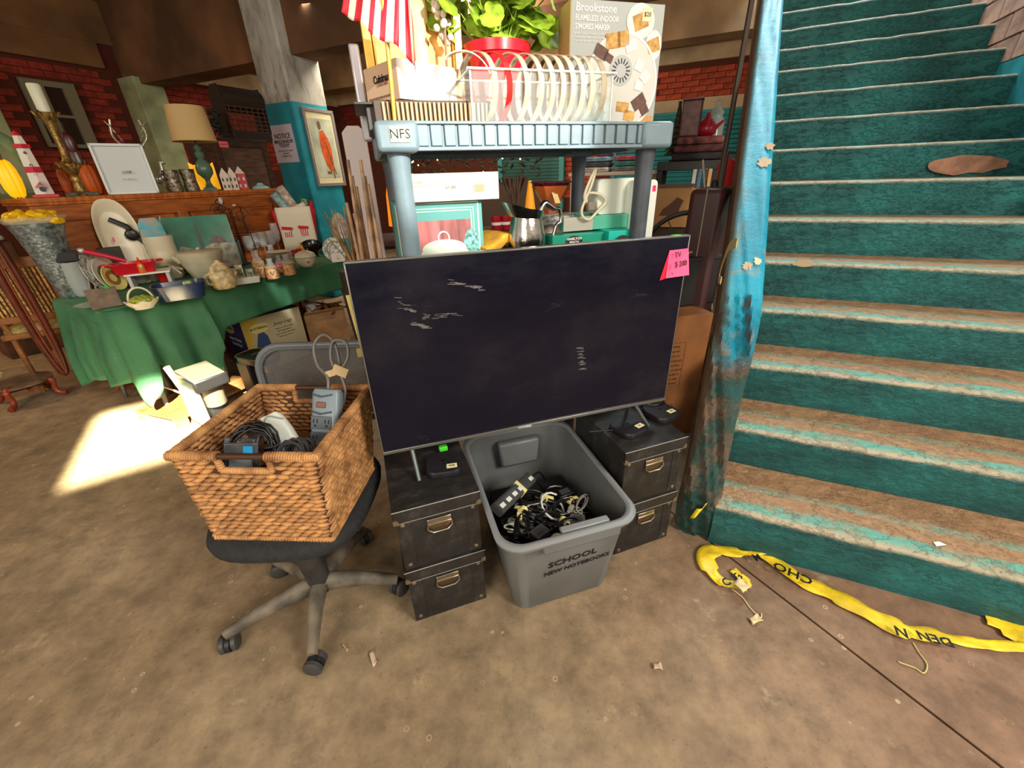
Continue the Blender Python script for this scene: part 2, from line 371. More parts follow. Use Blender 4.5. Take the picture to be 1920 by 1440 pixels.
# pillar: upper grey white concrete, lower half painted
def pil_fn(nt,b,tc):
    sp=N(nt,'SeparateXYZ'); nt.links.new(tc.outputs['Object'],sp.inputs[0])
    c1=ramp(nt,noise(nt,tc,3,9,(2,2,.6),.7),[(.34,(120,116,106)),(.5,(176,176,170)),(.7,(196,198,194))])
    c1=mix(nt,ramp(nt,noise(nt,tc,2.2,9,(2.4,2.4,.7),.75),[(.56,0.),(.62,.7)]),c1,(84,78,68))
    c2=ramp(nt,noise(nt,tc,4,8),[(.3,(16,118,138)),(.7,(24,150,172))])
    mr=N(nt,'MapRange'); nt.links.new(sp.outputs[2],mr.inputs[0]); mr.inputs[1].default_value=2.185; mr.inputs[2].default_value=2.195
    nt.links.new(mix(nt,mr.outputs[0],c2,c1),b.inputs['Base Color']); b.inputs['Roughness'].default_value=.6
    bump(nt,b,noise(nt,tc,18,8),.25,.006)
mb=M(); mb.box((0,0,1.75),(.44,.52,3.5)); 
pl=p('pillar',mb,custom('pillar_mat',pil_fn),smooth=0,bev=.022,loc=B.w(-4.371-.22,4.0+.26,0),rot=(0,0,R(-24.5)))
tag(pl,'square concrete pillar, grey white above and teal blue below, with a picture on it','pillar',kind='thing')
# ---------------------------------------------------------------- staircase
RI=.186; RUN=.2925; V1=1.475; US=.215; UW=1.62; NST=17
def step_fn(nt,b,tc):
    g=N(nt,'NewGeometry'); sn=N(nt,'SeparateXYZ'); nt.links.new(g.outputs['Normal'],sn.inputs[0])
    sp=N(nt,'SeparateXYZ'); nt.links.new(tc.outputs['Object'],sp.inputs[0])
    n1=noise(nt,tc,5,8,(.6,1,1),.7); n2=noise(nt,tc,7,10,(1,1.5,2),.72); n3=noise(nt,tc,22,8)
    ris=ramp(nt,noise(nt,tc,2.5,8,(1,1,2),.65),[(.25,(8,58,60)),(.5,(20,92,92)),(.75,(34,124,122))])
    ris=mix(nt,ramp(nt,n2,[(.64,0.),(.72,.5)]),ris,(84,96,80))
    # tread: dusty brown, turquoise paint surviving in bands
    y=N(nt,'MapRange'); nt.links.new(sp.outputs[1],y.inputs[0]); y.inputs[1].default_value=-.02; y.inputs[2].default_value=.30
    ad=N(nt,'MATH') if False else nt.nodes.new('ShaderNodeMath'); ad.operation='MULTIPLY_ADD'; nt.links.new(n1,ad.inputs[0]); ad.inputs[1].default_value=.28; nt.links.new(y.outputs[0],ad.inputs[2])
    dust=ramp(nt,n3,[(.35,(152,118,86)),(.65,(184,148,112))])
    band=ramp(nt,ad.outputs[0],[(.14,(196,178,150)),(.20,(104,186,172)),(.44,(100,178,164)),(.48,(164,126,92)),(.66,(166,128,92)),(.70,(120,168,150)),(.78,(140,148,124)),(.84,(156,120,88))])
    tr=mix(nt,ramp(nt,n2,[(.44,.70),(.58,.08)]),band,dust)
    lowstep=N(nt,'ObjectInfo')
    f=N(nt,'MapRange'); nt.links.new(sn.outputs[2],f.inputs[0]); f.inputs[1].default_value=.55; f.inputs[2].default_value=.8
    c=mix(nt,f.outputs[0],ris,tr)
    # chalky worn arris
    pz=N(nt,'MapRange'); nt.links.new(sp.outputs[2],pz.inputs[0]); pz.inputs[1].default_value=RI-.020; pz.inputs[2].default_value=RI-.008
    edge=nt.nodes.new('ShaderNodeMath'); edge.operation='MULTIPLY'; nt.links.new(pz.outputs[0],edge.inputs[0]); ye=N(nt,'MapRange'); nt.links.new(sp.outputs[1],ye.inputs[0]); ye.inputs[1].default_value=.035; ye.inputs[2].default_value=.012
    nt.links.new(ye.outputs[0],edge.inputs[1]); e2=nt.nodes.new('ShaderNodeMath'); e2.operation='MULTIPLY'; nt.links.new(edge.outputs[0],e2.inputs[0]); nt.links.new(ramp(nt,n2,[(.3,.15),(.6,.95)]),e2.inputs[1])
    c=mix(nt,e2.outputs[0],c,(198,174,146))
    nt.links.new(c,b.inputs['Base Color']); b.inputs['Roughness'].default_value=.62
    pe=ramp(nt,noise(nt,tc,5.5,8,(.8,1,2.2),.68),[(.47,0.),(.485,1.),(.505,.55),(.55,.6),(.565,1.),(.58,.5)])
    h1=nt.nodes.new('ShaderNodeMath'); h1.operation='MULTIPLY_ADD'; nt.links.new(pe,h1.inputs[0]); h1.inputs[1].default_value=.35; nt.links.new(n3,h1.inputs[2])
    hh=nt.nodes.new('ShaderNodeMath'); hh.operation='ADD'; nt.links.new(n2,hh.inputs[0]); nt.links.new(h1.outputs[0],hh.inputs[1])
    bump(nt,b,hh.outputs[0],.85,.014)
STEP=custom('step_mat',step_fn)
st=thing('staircase','worn concrete staircase with teal risers and dusty brown turquoise treads','staircase',B.w(0,0,0),R(-24.5))
def step_mesh(w_,dep,seed,front=0):
    random.seed(seed); nx=46; prof=[]
    # profile from riser foot round the nosing to the tread's back
    base=[(.012+front*-.02,0),(.010+front*-.022,.04),(.004+front*-.018,.09),(0,.135),(-.002,.162),(.004,.178),(.016,RI-.001),(.05,RI),(.12,RI-.002),(dep*.7,RI-.002),(dep+.02,RI)]
    ph=[random.uniform(0,6) for _ in range(6)]
    def fn(a,b_):
        i=b_*(len(base)-1); q=base[int(round(i))]
        x=a*w_; wob=.004*math.sin(x*9+ph[0])+.003*math.sin(x*23+ph[1]+q[1]*20)+.0015*math.sin(x*51+ph[2]); e=1 if .1<q[1]<RI-.0005 and q[0]<.03 else .35
        return (x,q[0]+wob*e,q[1]-(abs(wob)*.6 if q[0]<.02 and q[1]>.15 else 0))
    mb=M().grid(fn,nx,len(base)-1)
    mb.add([(0,0.03,0),(w_,.03,0),(w_,dep,0),(0,dep,0),(0,.03,RI-.01),(w_,.03,RI-.01),(w_,dep,RI-.01),(0,dep,RI-.01)],[(0,4,7,3),(1,2,6,5)])
    return mb
for k in range(NST):
    x0=US; mb=step_mesh(UW-x0+.02+(.6 if k<4 else 0),RUN+.02,k+3,1 if k==0 else 0)
    p('step',mb,STEP,st,loc=(x0,V1+k*RUN-(.03 if k==0 else 0),k*RI),smooth=60,fixn=False)
random.seed(11)
# parapet with a flat sloping top and a blunt, battered newel end
def par_fn(nt,b,tc):
    sp=N(nt,'SeparateXYZ'); nt.links.new(tc.outputs['Object'],sp.inputs[0])
    g=N(nt,'NewGeometry'); sn=N(nt,'SeparateXYZ'); nt.links.new(tc.outputs['Normal'],sn.inputs[0])
    n1=noise(nt,tc,4,9,None,.65); n2=noise(nt,tc,16,10,None,.7); n3=noise(nt,tc,7,10,None,.75)
    blue=ramp(nt,n1,[(.3,(0,128,158)),(.55,(0,158,192)),(.75,(30,172,192))])
    blue=mix(nt,ramp(nt,noise(nt,tc,3,9,None,.75),[(.60,0.),(.66,.8)]),blue,(150,140,122))
    low=ramp(nt,n3,[(.36,(28,92,92)),(.46,(62,84,78)),(.52,(104,92,78)),(.6,(124,104,86)),(.7,(140,92,74))])
    z=nt.nodes.new('ShaderNodeMath'); z.operation='MULTIPLY_ADD'; nt.links.new(n3,z.inputs[0]); z.inputs[1].default_value=.5; nt.links.new(sp.outputs[2],z.inputs[2])
    bt=N(nt,'MapRange'); nt.links.new(z.outputs[0],bt.inputs[0]); bt.inputs[1].default_value=.52; bt.inputs[2].default_value=.42; low=mix(nt,bt.outputs[0],low,(24,66,62)); f=N(nt,'MapRange'); nt.links.new(z.outputs[0],f.inputs[0]); f.inputs[1].default_value=1.02; f.inputs[2].default_value=1.10
    ex=nt.nodes.new('ShaderNodeMath'); ex.operation='MULTIPLY_ADD'; nt.links.new(n1,ex.inputs[0]); ex.inputs[1].default_value=.10; nt.links.new(sp.outputs[0],ex.inputs[2])
    em_=N(nt,'MapRange'); nt.links.new(ex.outputs[0],em_.inputs[0]); em_.inputs[1].default_value=.185; em_.inputs[2].default_value=.145; em_.inputs[4].default_value=.7
    blue=mix(nt,em_.outputs[0],blue,(112,124,110))
    top=mix(nt,f.outputs[0],low,blue)
    side=ramp(nt,n1,[(.3,(84,66,50)),(.7,(118,98,78))])
    sx_=N(nt,'MapRange'); nt.links.new(sn.outputs[0],sx_.inputs[0]); sx_.inputs[1].default_value=-.55; sx_.inputs[2].default_value=-.9
    nt.links.new(mix(nt,sx_.outputs[0],top,side),b.inputs['Base Color']); b.inputs['Roughness'].default_value=.5
    hh=nt.nodes.new('ShaderNodeMath'); hh.operation='ADD'; nt.links.new(n2,hh.inputs[0]); nt.links.new(n3,hh.inputs[1])
    zz=N(nt,'MapRange'); nt.links.new(sp.outputs[2],zz.inputs[0]); zz.inputs[1].default_value=1.05; zz.inputs[2].default_value=.9; zz.inputs[3].default_value=.25; zz.inputs[4].default_value=1.0
    u=bump(nt,b,hh.outputs[0],1,.016); nt.links.new(zz.outputs[0],u.inputs['Strength'])
PAR=custom('parapet_mat',par_fn)
def para():
    # cross-section in x swept up the front and along the top
    path=[(1.455,0.0),(1.45,.05),(1.452,.12),(1.463,.20),(1.475,.35),(1.482,.55),(1.487,.75),(1.492,.88),(1.52,.965),(1.60,1.03),(1.8,1.155),(2.4,1.535),(3.4,2.17),(5.2,3.32)]
    outx=[.085,.078,.078,.082,.085,.088,.088,.088,.088,.09,.092,.092,.092,.092]
    inx=[.24,.24,.24,.236,.225,.222,.22,.22,.218,.215,.215,.215,.215,.215]
    P=[Vector((0,a,b_)) for a,b_ in path]; pts=smoothpath(P,9); n=len(pts); K=16
    vs=[];fs=[]
    for i,q in enumerate(pts):
        t=i/(n-1)*(len(path)-1); j=min(int(t),len(path)-2); f=t-j
        a=outx[j]*(1-f)+outx[j+1]*f; b_=inx[j]*(1-f)+inx[j+1]*f
        d=(pts[min(i+1,n-1)]-pts[max(i-1,0)]).normalized(); nn=Vector((0,-d.z,d.y))  # outward
        wear=1 if q.z<1.0 else .25
        for k in range(K+1):
            x=a+(b_-a)*k/K; e=min(k,K-k)/K; rnd_=.022*max(0,1-e*6)**2 if q.z>.95 else .035*max(0,1-e*5)**2
            w1=(.006*math.sin(17*q.z+9*x*10)+.005*math.sin(41*q.z+23*x*9)+.004*math.sin(97*q.z+60*x+3*math.sin(40*q.z))+.003*math.sin(160*x+30*q.z))*wear
            vs.append(q-nn*(rnd_-w1))
            vs[-1].x=x
    for i in range(n-1):
        for k in range(K): fs.append((i*(K+1)+k,i*(K+1)+k+1,(i+1)*(K+1)+k+1,(i+1)*(K+1)+k))
    mb=M().add(vs,fs)
    backs={0:[],K:[]}
    for k,fl_ in ((0,1),(K,0)):
        vv=[];ff=[]
        for i in range(n):
            q=vs[i*(K+1)+k]; d=(pts[min(i+1,n-1)]-pts[max(i-1,0)]).normalized(); f=min(1,max(0,(q.y-1.50)/.06))
            b1=Vector((q.x,1.56+.30*max(0,q.z-.2),q.z)); b2=Vector((q.x,q.y+.145,q.z-.235)); bb=b1.lerp(b2,f) if q.z>.8 else b1
            vv+= [tuple(q),tuple(bb)]; backs[k].append(bb)
        for i in range(n-1): ff.append((2*i,2*i+1,2*i+3,2*i+2))
        mb.add(vv,ff)
    bv=[tuple(q) for pr in zip(backs[0],backs[K]) for q in pr]; mb.add(bv,[(2*i,2*i+1,2*i+3,2*i+2) for i in range(n-1)])
    return mb
p('parapet',para(),PAR,st,smooth=50)
sf=M(); sf.add([(US,1.56,0),(UW,1.56,0),(UW,5.9,2.84),(US,5.9,2.84),(US,1.72,.0),(UW,1.72,.0),(UW,5.9,2.66),(US,5.9,2.66)],[(0,1,2,3),(4,5,6,7),(0,1,5,4),(2,3,7,6),(0,3,7,4),(1,2,6,5)]); p('stair_soffit',sf,m((120,96,72),.9,nz=(3,.2)),st,smooth=0)
# flakes of bare plaster on the parapet and step
for (u,v,sz,mt) in ((1443,275,.032,m((204,180,150),.9,bp=(60,.6,.004))),(1432,305,.045,m((206,188,160),.9,bp=(60,.6,.004))),(1402,500,.03,m((204,178,146),.9)),(1420,490,.022,m((230,216,180),.8))):
    q=onpl(u,v,B.w(0,1.60,1.03),(B.Y*-.535+Vector((0,0,.845))).normalized()); l=B.loc(q)
    pts=[(sz*(.5+.5*random.random())*math.cos(t)*.7,sz*(.5+.5*random.random())*math.sin(t)) for t in [2*PI*i/22 for i in range(22)]]
    p('bare_patch',M().prism(pts,.0015,X((l.x,l.y,l.z+.001),(32.3,0,0))),mt,st,smooth=0)
q=B.loc(onpl(1810,308,B.w(0,V1+7*RUN),B.Y)); pts=[(.17*(.85+.15*random.random())*math.cos(t)*1.15,.05*(.8+.3*random.random())*math.sin(t)) for t in [2*PI*i/18 for i in range(18)]]
p('bare_patch',M().prism(pts,.004,X((q.x,V1+7*RUN-.001,q.z-.004),(90,0,0))),m((150,110,88),.9,nz=(20,.15),bp=(50,.6,.004)),st,smooth=0)
q=B.loc(onpl(1506,494,B.w(0,V1+4*RUN),B.Y)); pts=[(.05*(.8+.3*random.random())*math.cos(t),.018*(.8+.3*random.random())*math.sin(t)) for t in [2*PI*i/14 for i in range(14)]]
p('bare_patch',M().prism(pts,.003,X((q.x,V1+4*RUN-.004,q.z),(90,0,0))),m((188,164,132),.9,bp=(60,.6,.004)),st,smooth=0)
# right stairwell wall
mb=M(); bbox(mb,UW+.03,UW+.3,3.2,8.2,0,4.9); wr=wall('wall_right',mb,[PINKM])
mb=M(); bbox(mb,UW,UW+.03,3.0,8.,0,1.95); p('painted_dado',mb,m((40,150,170),.6,nz=(4,.2),bp=(30,.2,.005)),wr,smooth=0)
bricks(wr,'u',UW+.022,3.3,7.2,1.95,4.6,.40,.145,PINK,depth=.04,gap=.014,limit=200)
mb=M(); bbox(mb,UW-1.55,UW+.3,8.0,8.2,3.2,5.6); wall('wall_stairhead',mb,m((120,190,180),.8,nz=(3,.2)))
# vertical conduit beside the parapet
q=onpl(1383,150,B.w(.035,0),B.X); l=B.loc(q)
rod=M().tube([(0,0,0),(0,0,3.5)],.014,8); o=p('conduit_pipe',rod,m((62,50,40),.6)); o.location=B.w(.035,l.y,0); tag(o,'thin dark vertical conduit rising beside the blue parapet to the ceiling','pipe')
# ================================================================ TELEVISION, BOXES, TOTE
PLK=m((30,30,33),.42,nz=(30,.2),bp=(300,.2,.001)); STEEL=m((196,190,178),.25,metal=1); 
def card_fn(nt,b,tc):
    n=noise(nt,tc,9,9,(1,2,1),.7)
    nt.links.new(ramp(nt,n,[(.35,(25,24,24)),(.52,(38,37,37)),(.66,(62,60,58)),(.78,(84,81,76))]),b.inputs['Base Color']); b.inputs['Roughness'].default_value=.45
    bump(nt,b,noise(nt,tc,300,3),.15,.001)
CARD=custom('black_card',card_fn)
NICK=m((190,180,164),.28,metal=1,nz=(30,.12))
EDGEW=m((168,168,164),.5)
def file_box(label,loc,rz,hh=.2565):
    w_,d_=.252,.36
    t=thing('storage_box',label,'box',loc,rz,None)
    p('body',M().box((0,d_/2,hh/2-.002),(w_,d_,hh-.006)),CARD,t,bev=.002)
    lid=M().box((0,d_/2,hh-.0015),(w_+.016,d_+.016,.003))
    for a,b_,c,e in ((0,-.0065,w_+.016,.003),(0,d_+.0065,w_+.016,.003)): lid.box((a,b_,hh-.026),(c,e,.046))
    for s in (-1,1): lid.box((s*(w_/2+.0065),d_/2,hh-.026),(.003,d_+.016,.046))
    lo=p('lid',lid,CARD,t,bev=.0012)
    p('worn_edge',M().box((0,-.0082,hh-.001),(w_+.017,.0012,.0022)).box((0,-.0082,hh-.0475),(w_+.017,.0012,.0012)),EDGEW,lo)
    for s in (-1,1):
        p('corner_strip',M().box((s*(w_/2-.020),-.0008,hh/2-.02),(.042,.0024,hh-.05)).box((s*(w_/2+.0004),.018,hh/2-.02),(.0024,.038,hh-.05)),CARD,t,bev=.0006)
        for z in (hh-.062,.025):
            p('rivet',M().lathe([(.0078,0),(.007,.0018),(.004,.0034),(0,.0037)],(s*(w_/2-.017),-.0022,z),12,(90,0,0)),NICK,t)
        # metal cap on the lid's lower corner
        p('corner_cap',M().prism([(0,0),(.022,0),(.017,.006),(.014,.014),(.006,.019),(0,.02)],.0014,X((s*(w_/2+.0085),-.0086,hh-.050),(90,0,0 if s<0 else 0),( -s,1,1))).box((s*(w_/2+.009),.006,hh-.044),(.0014,.022,.013)),NICK,lo)
    hd=M().box((0,-.0035,hh-.075),(.076,.004,.020)).box((0,-.0065,hh-.084),(.076,.003,.004))
    h=p('handle',hd,NICK,t,bev=.001)
    pl_=[(-.037,0),(.037,0),(.037,-.012),(.020,-.028),(-.020,-.028),(-.037,-.012)]
    p('handle_plate',M().prism(pl_,.0015,X((0,-.0012,hh-.086),(90,0,0))),m((150,136,116),.3,metal=1),h)
    bail=[(-.038,-.008,hh-.086),(-.038,-.010,hh-.101),(-.022,-.011,hh-.114),(.022,-.011,hh-.114),(.038,-.010,hh-.101),(.038,-.008,hh-.086)]
    p('bail',M().tube(bail,.0026,6),NICK,h)
    return t
FL=Fr(18.8); FRR=Fr(19.7)
bl=Vector((-.368,.91,0)); c=bl+FL.X*.135
b1=file_box('black card storage box on the floor under another, beside the office chair',c,FL.a)
b2=copytree(b1,c+Vector((0,0,.2565)),FL.a,'black card storage box under one stickered media puck, left of the grey tote')
br=Vector((.632,1.252,0)); c2=br-FRR.X*.130
copytree(b1,c2,FRR.a,'black card storage box on the floor under another, between grey tote and stairs')
copytree(b1,c2+Vector((0,0,.2565)),FRR.a,'black card storage box carrying two media pucks, right of the grey tote')
BT=.5135
# television
def scr_fn(nt,b,tc):
    n=noise(nt,tc,2.2,9,(1,1,1.6),.6); n2=noise(nt,tc,7,10,(1,1,3),.75)
    c=ramp(nt,n,[(.35,(7,9,28)),(.5,(15,16,32)),(.68,(34,33,42))])
    c=mix(nt,ramp(nt,n2,[(.62,0.),(.74,.35)]),c,(84,84,90))
    nt.links.new(c,b.inputs['Base Color'])
    nt.links.new(ramp(nt,n2,[(.35,.10),(.6,.28),(.75,.5)]),b.inputs['Roughness']); b.inputs['Specular IOR Level'].default_value=.3
SCR=custom('screen_mat',scr_fn); SILV=m((150,154,152),.3,metal=.9)
tv=thing('television','large flat television with dusty black screen standing on black storage boxes','television',T.w(.421,1.14,.611),T.a)
W_,H_=1.03,.588
p('back_shell',M().box((0,.016,H_/2),(W_-.004,.028,H_-.004)).box((0,.045,H_*.40),(W_*.8,.045,H_*.55)),PLK,tv,bev=.004)
p('screen',M().box((0,-.001,H_/2+.002),(W_-.008,.008,H_-.010)),SCR,tv,smooth=0)
bz=M().box((0,.004,H_-.001),(W_,.024,.005)).box((-W_/2+.001,.004,H_/2),(.004,.022,H_)).box((W_/2-.001,.004,H_/2),(.004,.022,H_)).box((0,.002,.003),(W_,.024,.011))
p('bezel',bz,SILV,tv,bev=.001)
p('badge',M().box((-.045,-.012,.0),(.05,.006,.006)),SILV,tv,bev=.001)
for q,x in ((Vector(onz(787,903,BT)),-.30),(Vector(onz(1215,800,BT)),.36)):
    l=T.loc(q); a=(l.x-.421, l.y-1.14, BT-.611)
    top=(a[0]-(.012 if x<0 else .055)*1,.012,.004) if x>0 else (a[0]-.008,.012,.004)
    p('leg',M().tube([top,(a[0],a[1],a[2]+.004)],[.0075,.0065],10),m((120,132,134),.3,metal=.8),tv)
    p('leg',M().tube([(top[0],.02,.004),(a[0]+.0,.12,a[2]+.006)],[.0075,.0065],10),m((120,132,134),.3,metal=.8),tv)
p('green_sticker',M().box((.47,.004,H_+.0022),(.03,.018,.001)),m((90,220,50),.7),tv)
# dust swipes on the glass: real thin streaks of dust
DUST=m((120,118,116),.9)
def swipe(pts,wd):
    mb=M()
    for _ in range(26):
        t=random.random(); i=int(t*(len(pts)-1)); f=t*(len(pts)-1)-i
        x=pts[i][0]*(1-f)+pts[min(i+1,len(pts)-1)][0]*f; z=pts[i][1]*(1-f)+pts[min(i+1,len(pts)-1)][1]*f
        l=random.uniform(.006,.03); mb.box((x,-.0053,z+random.gauss(0,wd)),(l,.0004,random.uniform(.0006,.0016)),r=(0,random.uniform(2,14),0))
    p('dust_streak',mb,DUST,tv,smooth=0)
def tvp(u,v): l=T.py(u,v,1.14); return (l.x-.421,l.z-.611)
swipe([tvp(745,562),tvp(790,592),tvp(858,590)],.006); swipe([tvp(845,530),tvp(905,540)],.003); swipe([tvp(775,606),tvp(802,614)],.002); swipe([tvp(1086,650),tvp(1092,695)],.004)
# folded price note
nl=T.py(1266,494,1.128); pn=thing('price_note','folded pink paper price note taped to the television\'s upper corner','note',T.w(nl.x,1.1335,nl.z-.045),T.a)
PINKP=m((255,96,150),.7)
p('front_leaf',M().add([(-.027,-.004,0),(.045,-.024,.008),(.045,-.002,.088),(-.025,-.0015,.086),(-.027,-.0035,0),(.045,-.0235,.008),(.045,-.0015,.088),(-.025,-.001,.086)],[(0,1,2,3),(4,5,6,7),(0,1,5,4),(1,2,6,5),(2,3,7,6),(3,0,4,7)]),PINKP,pn,smooth=0)
p('back_leaf',M().add([(-.047,-.001,-.006),(-.020,-.001,.0),(-.025,-.001,.084),(-.047,-.0005,-.006),(-.020,-.0005,.0),(-.025,-.0005,.084)],[(0,1,2),(3,4,5),(0,1,4,3),(1,2,5,4),(2,0,3,5)]),m((225,20,50),.7),pn,smooth=0)
text('TV',.024,INK,pn,(.0,-.013,.072),(83,0,12)); text('$ 200',.024,INK,pn,(.012,-.018,.045),(83,0,12)); text('v',.014,INK,pn,(-.012,-.013,.016),(83,0,12))
# media pucks
PUCK=m((34,33,40),.4,nz=(60,.15)); LABEL=m((236,230,180),.7)
def puck(u,v,rz,label,tx,z=BT,tail=None):
    q=onz(u,v,z); t=thing('media_puck',label,'streaming box',q,R(rz),None)
    o=rrect(.116,.116,.030,6); mb=M(); loft(mb,[ring(o,.001,.97,.97),ring(o,.004),ring(o,.020),ring(o,.0235,.97,.97)]); p('case',mb,PUCK,t,smooth=50)
    p('price_sticker',M().box((.026,-.028,.0239),(.034,.022,.0006)),LABEL,t); text(tx,.012,INK,t,(.026,-.028,.0245),(0,0,0))
    text('tv',.02,m((12,12,14),.2),t,(0,.008,.0237),(0,0,0))
    if tail: p('cable',M().tube(smoothpath([(a,b_,c_) for a,b_,c_ in tail],6),.0028,6),BLACK,t)
    return t
puck(833,876,10,'black media puck with price sticker on the box stack nearest the office chair','90%',tail=[(.0,.05,.01),(.01,.10,.008),(.05,.16,.004)])
puck(1178,806,34,'black media puck with thick cable, nearer of the two on the box beside the stairs','35',tail=[(-.05,.02,.01),(-.09,.05,.006),(-.13,.075,.004)])
puck(1238,778,30,'black media puck at the back corner of the box beside the stairs','30')
g=thing('cable_plug','bright green plug end behind the media puck','plug',onz(832,848,BT),R(20)); p('plug_head',M().box((0,0,.018),(.03,.02,.02)),m((80,230,60),.5),g,bev=.004); p('plug_pins',M().box((0,.02,.018),(.02,.02,.008)),BLACK,g)
# cable heap behind right pucks
cb=M()
for k in range(5):
    q=onz(1195+k*8,758+k*3,BT)
    pts=[(q.x+.05*math.cos(t*1.3+k),q.y+.035*math.sin(t*1.7+k)+.03,BT+.006+.01*k*.5+.004*math.sin(t)) for t in [i*.35 for i in range(22)]]
    cb.tube(pts,.0032,6)
o=p('coiled_cable',cb,BLACK); tag(o,'tangle of black cable behind the pucks, on the box beside the stairs','cable')
# ---------------------------------------------------------------- grey tote
GT=m((110,114,116),.42,nz=(6,.08),bp=(200,.12,.001)); GTR=m((140,146,150),.38)
TF=Fr(16.2,(0,0,0)); t0=TF.w(.425,0,0)
tote=thing('storage_tote','open grey plastic tote full of cords, handwritten words on its front','tote',TF.w(.432,1.158,0),TF.a)
bo=rrect(.36,.52,.05,6); ro=rrect(.455,.62,.075,6)
def rg(z,f,off=0,bulge=0):
    out=[]
    for (a,b_),(c,d) in zip(bo,ro):
        x=a*(1-f)+c*f; y=b_*(1-f)+d*f
        s=1+off/.25; out.append((x*s,y*s,z))
    return out
mb=M(); loft(mb,[rg(.0,0,-.008),rg(.008,0),rg(.30,.74),rg(.345,.86,.004),rg(.352,.9,.010),rg(.378,.98,.010),rg(.378,.98,-.004),rg(.34,.84,-.006),rg(.29,.72,-.006),rg(.012,0,-.006)],cap0=True,cap1=True)
p('body',mb,GT,tote,smooth=40)
mb=M(); loft(mb,[rg(.366,.97,.008),rg(.372,.98,.017),rg(.382,.98,.018),rg(.387,.98,.010),rg(.386,.98,.0),rg(.378,.98,-.006)],cap0=False,cap1=False); 
mb.f.append(tuple()) if False else None
p('rim',mb,GTR,tote,smooth=60)
# recessed rear handle moulding and front handle ledge
p('handle_moulding',M().box((.0,.262,.30),(.17,.05,.12),tp=(1.1,.8)),GT,tote,bev=.012)
p('handle_ledge',M().box((.05,-.285,.372),(.17,.028,.016)),GTR,tote,bev=.006); p('handle_grip',M().box((.03,-.313,.345),(.27,.016,.04),tp=(1,.8)),GT,tote,bev=.007)
sl=math.degrees(math.atan2(.065,.378))
text('SCHOOL',.038,INK,tote,(.010,-.2915,.240),(97.2,-4,0),bold=.0008,sx=1.15,shear=.1)
text('NEW NOTEBOOKS',.026,INK,tote,(.030,-.2865,.198),(97.2,-4,0),bold=.0006,sx=1.08,shear=.12)
# contents of the tote
BLK=m((16,16,18),.35); MASK=m((232,222,150),.7); GRC=m((70,72,76),.4)
tw=lambda x,y,z: TF.w(.436+x,1.17+y,z)
def coil(label,cx,cy,z,r,n,mat=BLK,rz=0,tilt=0,rr=.0034,asp=.6,tape=True,group='bundled cords in the grey tote',plug=True):
    t=thing('bundled_cord',label,'cord',tw(cx,cy,z),TF.a+R(rz),None)
    ph=random.random()*6; pts=[]
    for i in range(n*14):
        a=2*PI*i/14; q=1+.14*math.sin(a*.37+ph); pts.append(Matrix.Rotation(R(tilt),3,'X')@Vector((r*q*math.cos(a),r*asp*q*math.sin(a),.002*i/14*2+.008+.006*math.sin(a*.6+ph))))
    p('cord',M().tube(pts,rr,6),mat,t)
    if tape: p('tape_tag',M().lathe([(.014,-.009),(.015,-.009),(.015,.009),(.014,.009)],(r,0,.016),10,(90,0,0)).box((r+.02,0,.02),(.035,.016,.001),r=(0,20,0)),MASK,t)
    if plug: p('plug',M().box((-r,.01,.02),(.03,.02,.018),tp=(.8,.8)).box((-r-.02,.01,.02),(.014,.012,.004)),mat,t,bev=.003)
    return t
# filler mass so the heap has a body
hm=M()
for k in range(34):
    cx,cy=random.uniform(-.15,.15),random.uniform(-.22,.10); z=random.uniform(.16,.235)-max(0,cy-.02)*.3; r=random.uniform(.02,.06)
    ph=random.random()*6; tl=random.uniform(-40,40)
    pts=[tw(cx,cy,z)+Matrix.Rotation(R(tl),3,'X')@Vector((r*math.cos(t+ph)*(1+.2*math.sin(t*.4)),r*.6*math.sin(t),.02*math.sin(t*.7+ph))) for t in [i*.45 for i in range(34)]]
    hm.tube(pts,random.choice([.0026,.0034,.004]),5)
for k in range(12):
    cx,cy=random.uniform(-.14,.14),random.uniform(-.22,.05); ph=random.random()*6; r=random.uniform(.02,.05); tl=random.uniform(-40,40)
    hm.tube([tw(cx,cy,.245)+Matrix.Rotation(R(tl),3,'X')@Vector((r*math.cos(t+ph)*(1+.2*math.sin(t*.4)),r*.6*math.sin(t),.02*math.sin(t*.7+ph))) for t in [i*.45 for i in range(24)]],.0034,5,mi=k%2+1)
o=p('cord_heap',hm,[BLK,m((92,92,94),.35),m((196,194,184),.4)]); tag(o,'deep tangle of black cords filling the grey tote under the taped bundles','cords',kind='stuff')
hb=M(); hb.box((0,-.05,.10),(.31,.42,.16),tp=(1.05,1.05)); o=p('bottom_fill',hb,m((20,20,22),.8),o,smooth=0); o.location=TF.w(.436,1.17,0); o.rotation_euler=(0,0,TF.a)
coil('black cord coil with masking tape tag, centre of the grey tote',.055,-.10,.257,.045,6,rz=20,tilt=25)
coil('white and black looped cable beside the taped coil in the grey tote',.02,-.09,.264,.055,1,m((214,216,214),.4),rz=60,tilt=30,tape=False,rr=.004,asp=.9,plug=False)
coil('grey looped cord at the right side of the cord pile in the tote',.125,-.10,.257,.05,2,m((150,148,140),.35),rz=40,tilt=35,tape=False,asp=.3)
coil('black cord bundle with tape tag beside the tote\'s chipped rim',-.13,-.15,.272,.04,5,rz=70,tilt=30,asp=.5)
coil('thin black cord bundle just below the power strip in the tote',-.04,-.02,.257,.05,5,rz=-20,tilt=10)
coil('small black cord bundle with yellow tag in the tote\'s middle',-.07,-.11,.267,.035,4,rz=130,tilt=20)
coil('black coil near the front handle of the tote',.03,-.20,.267,.04,5,rz=10,tilt=25,tape=False)
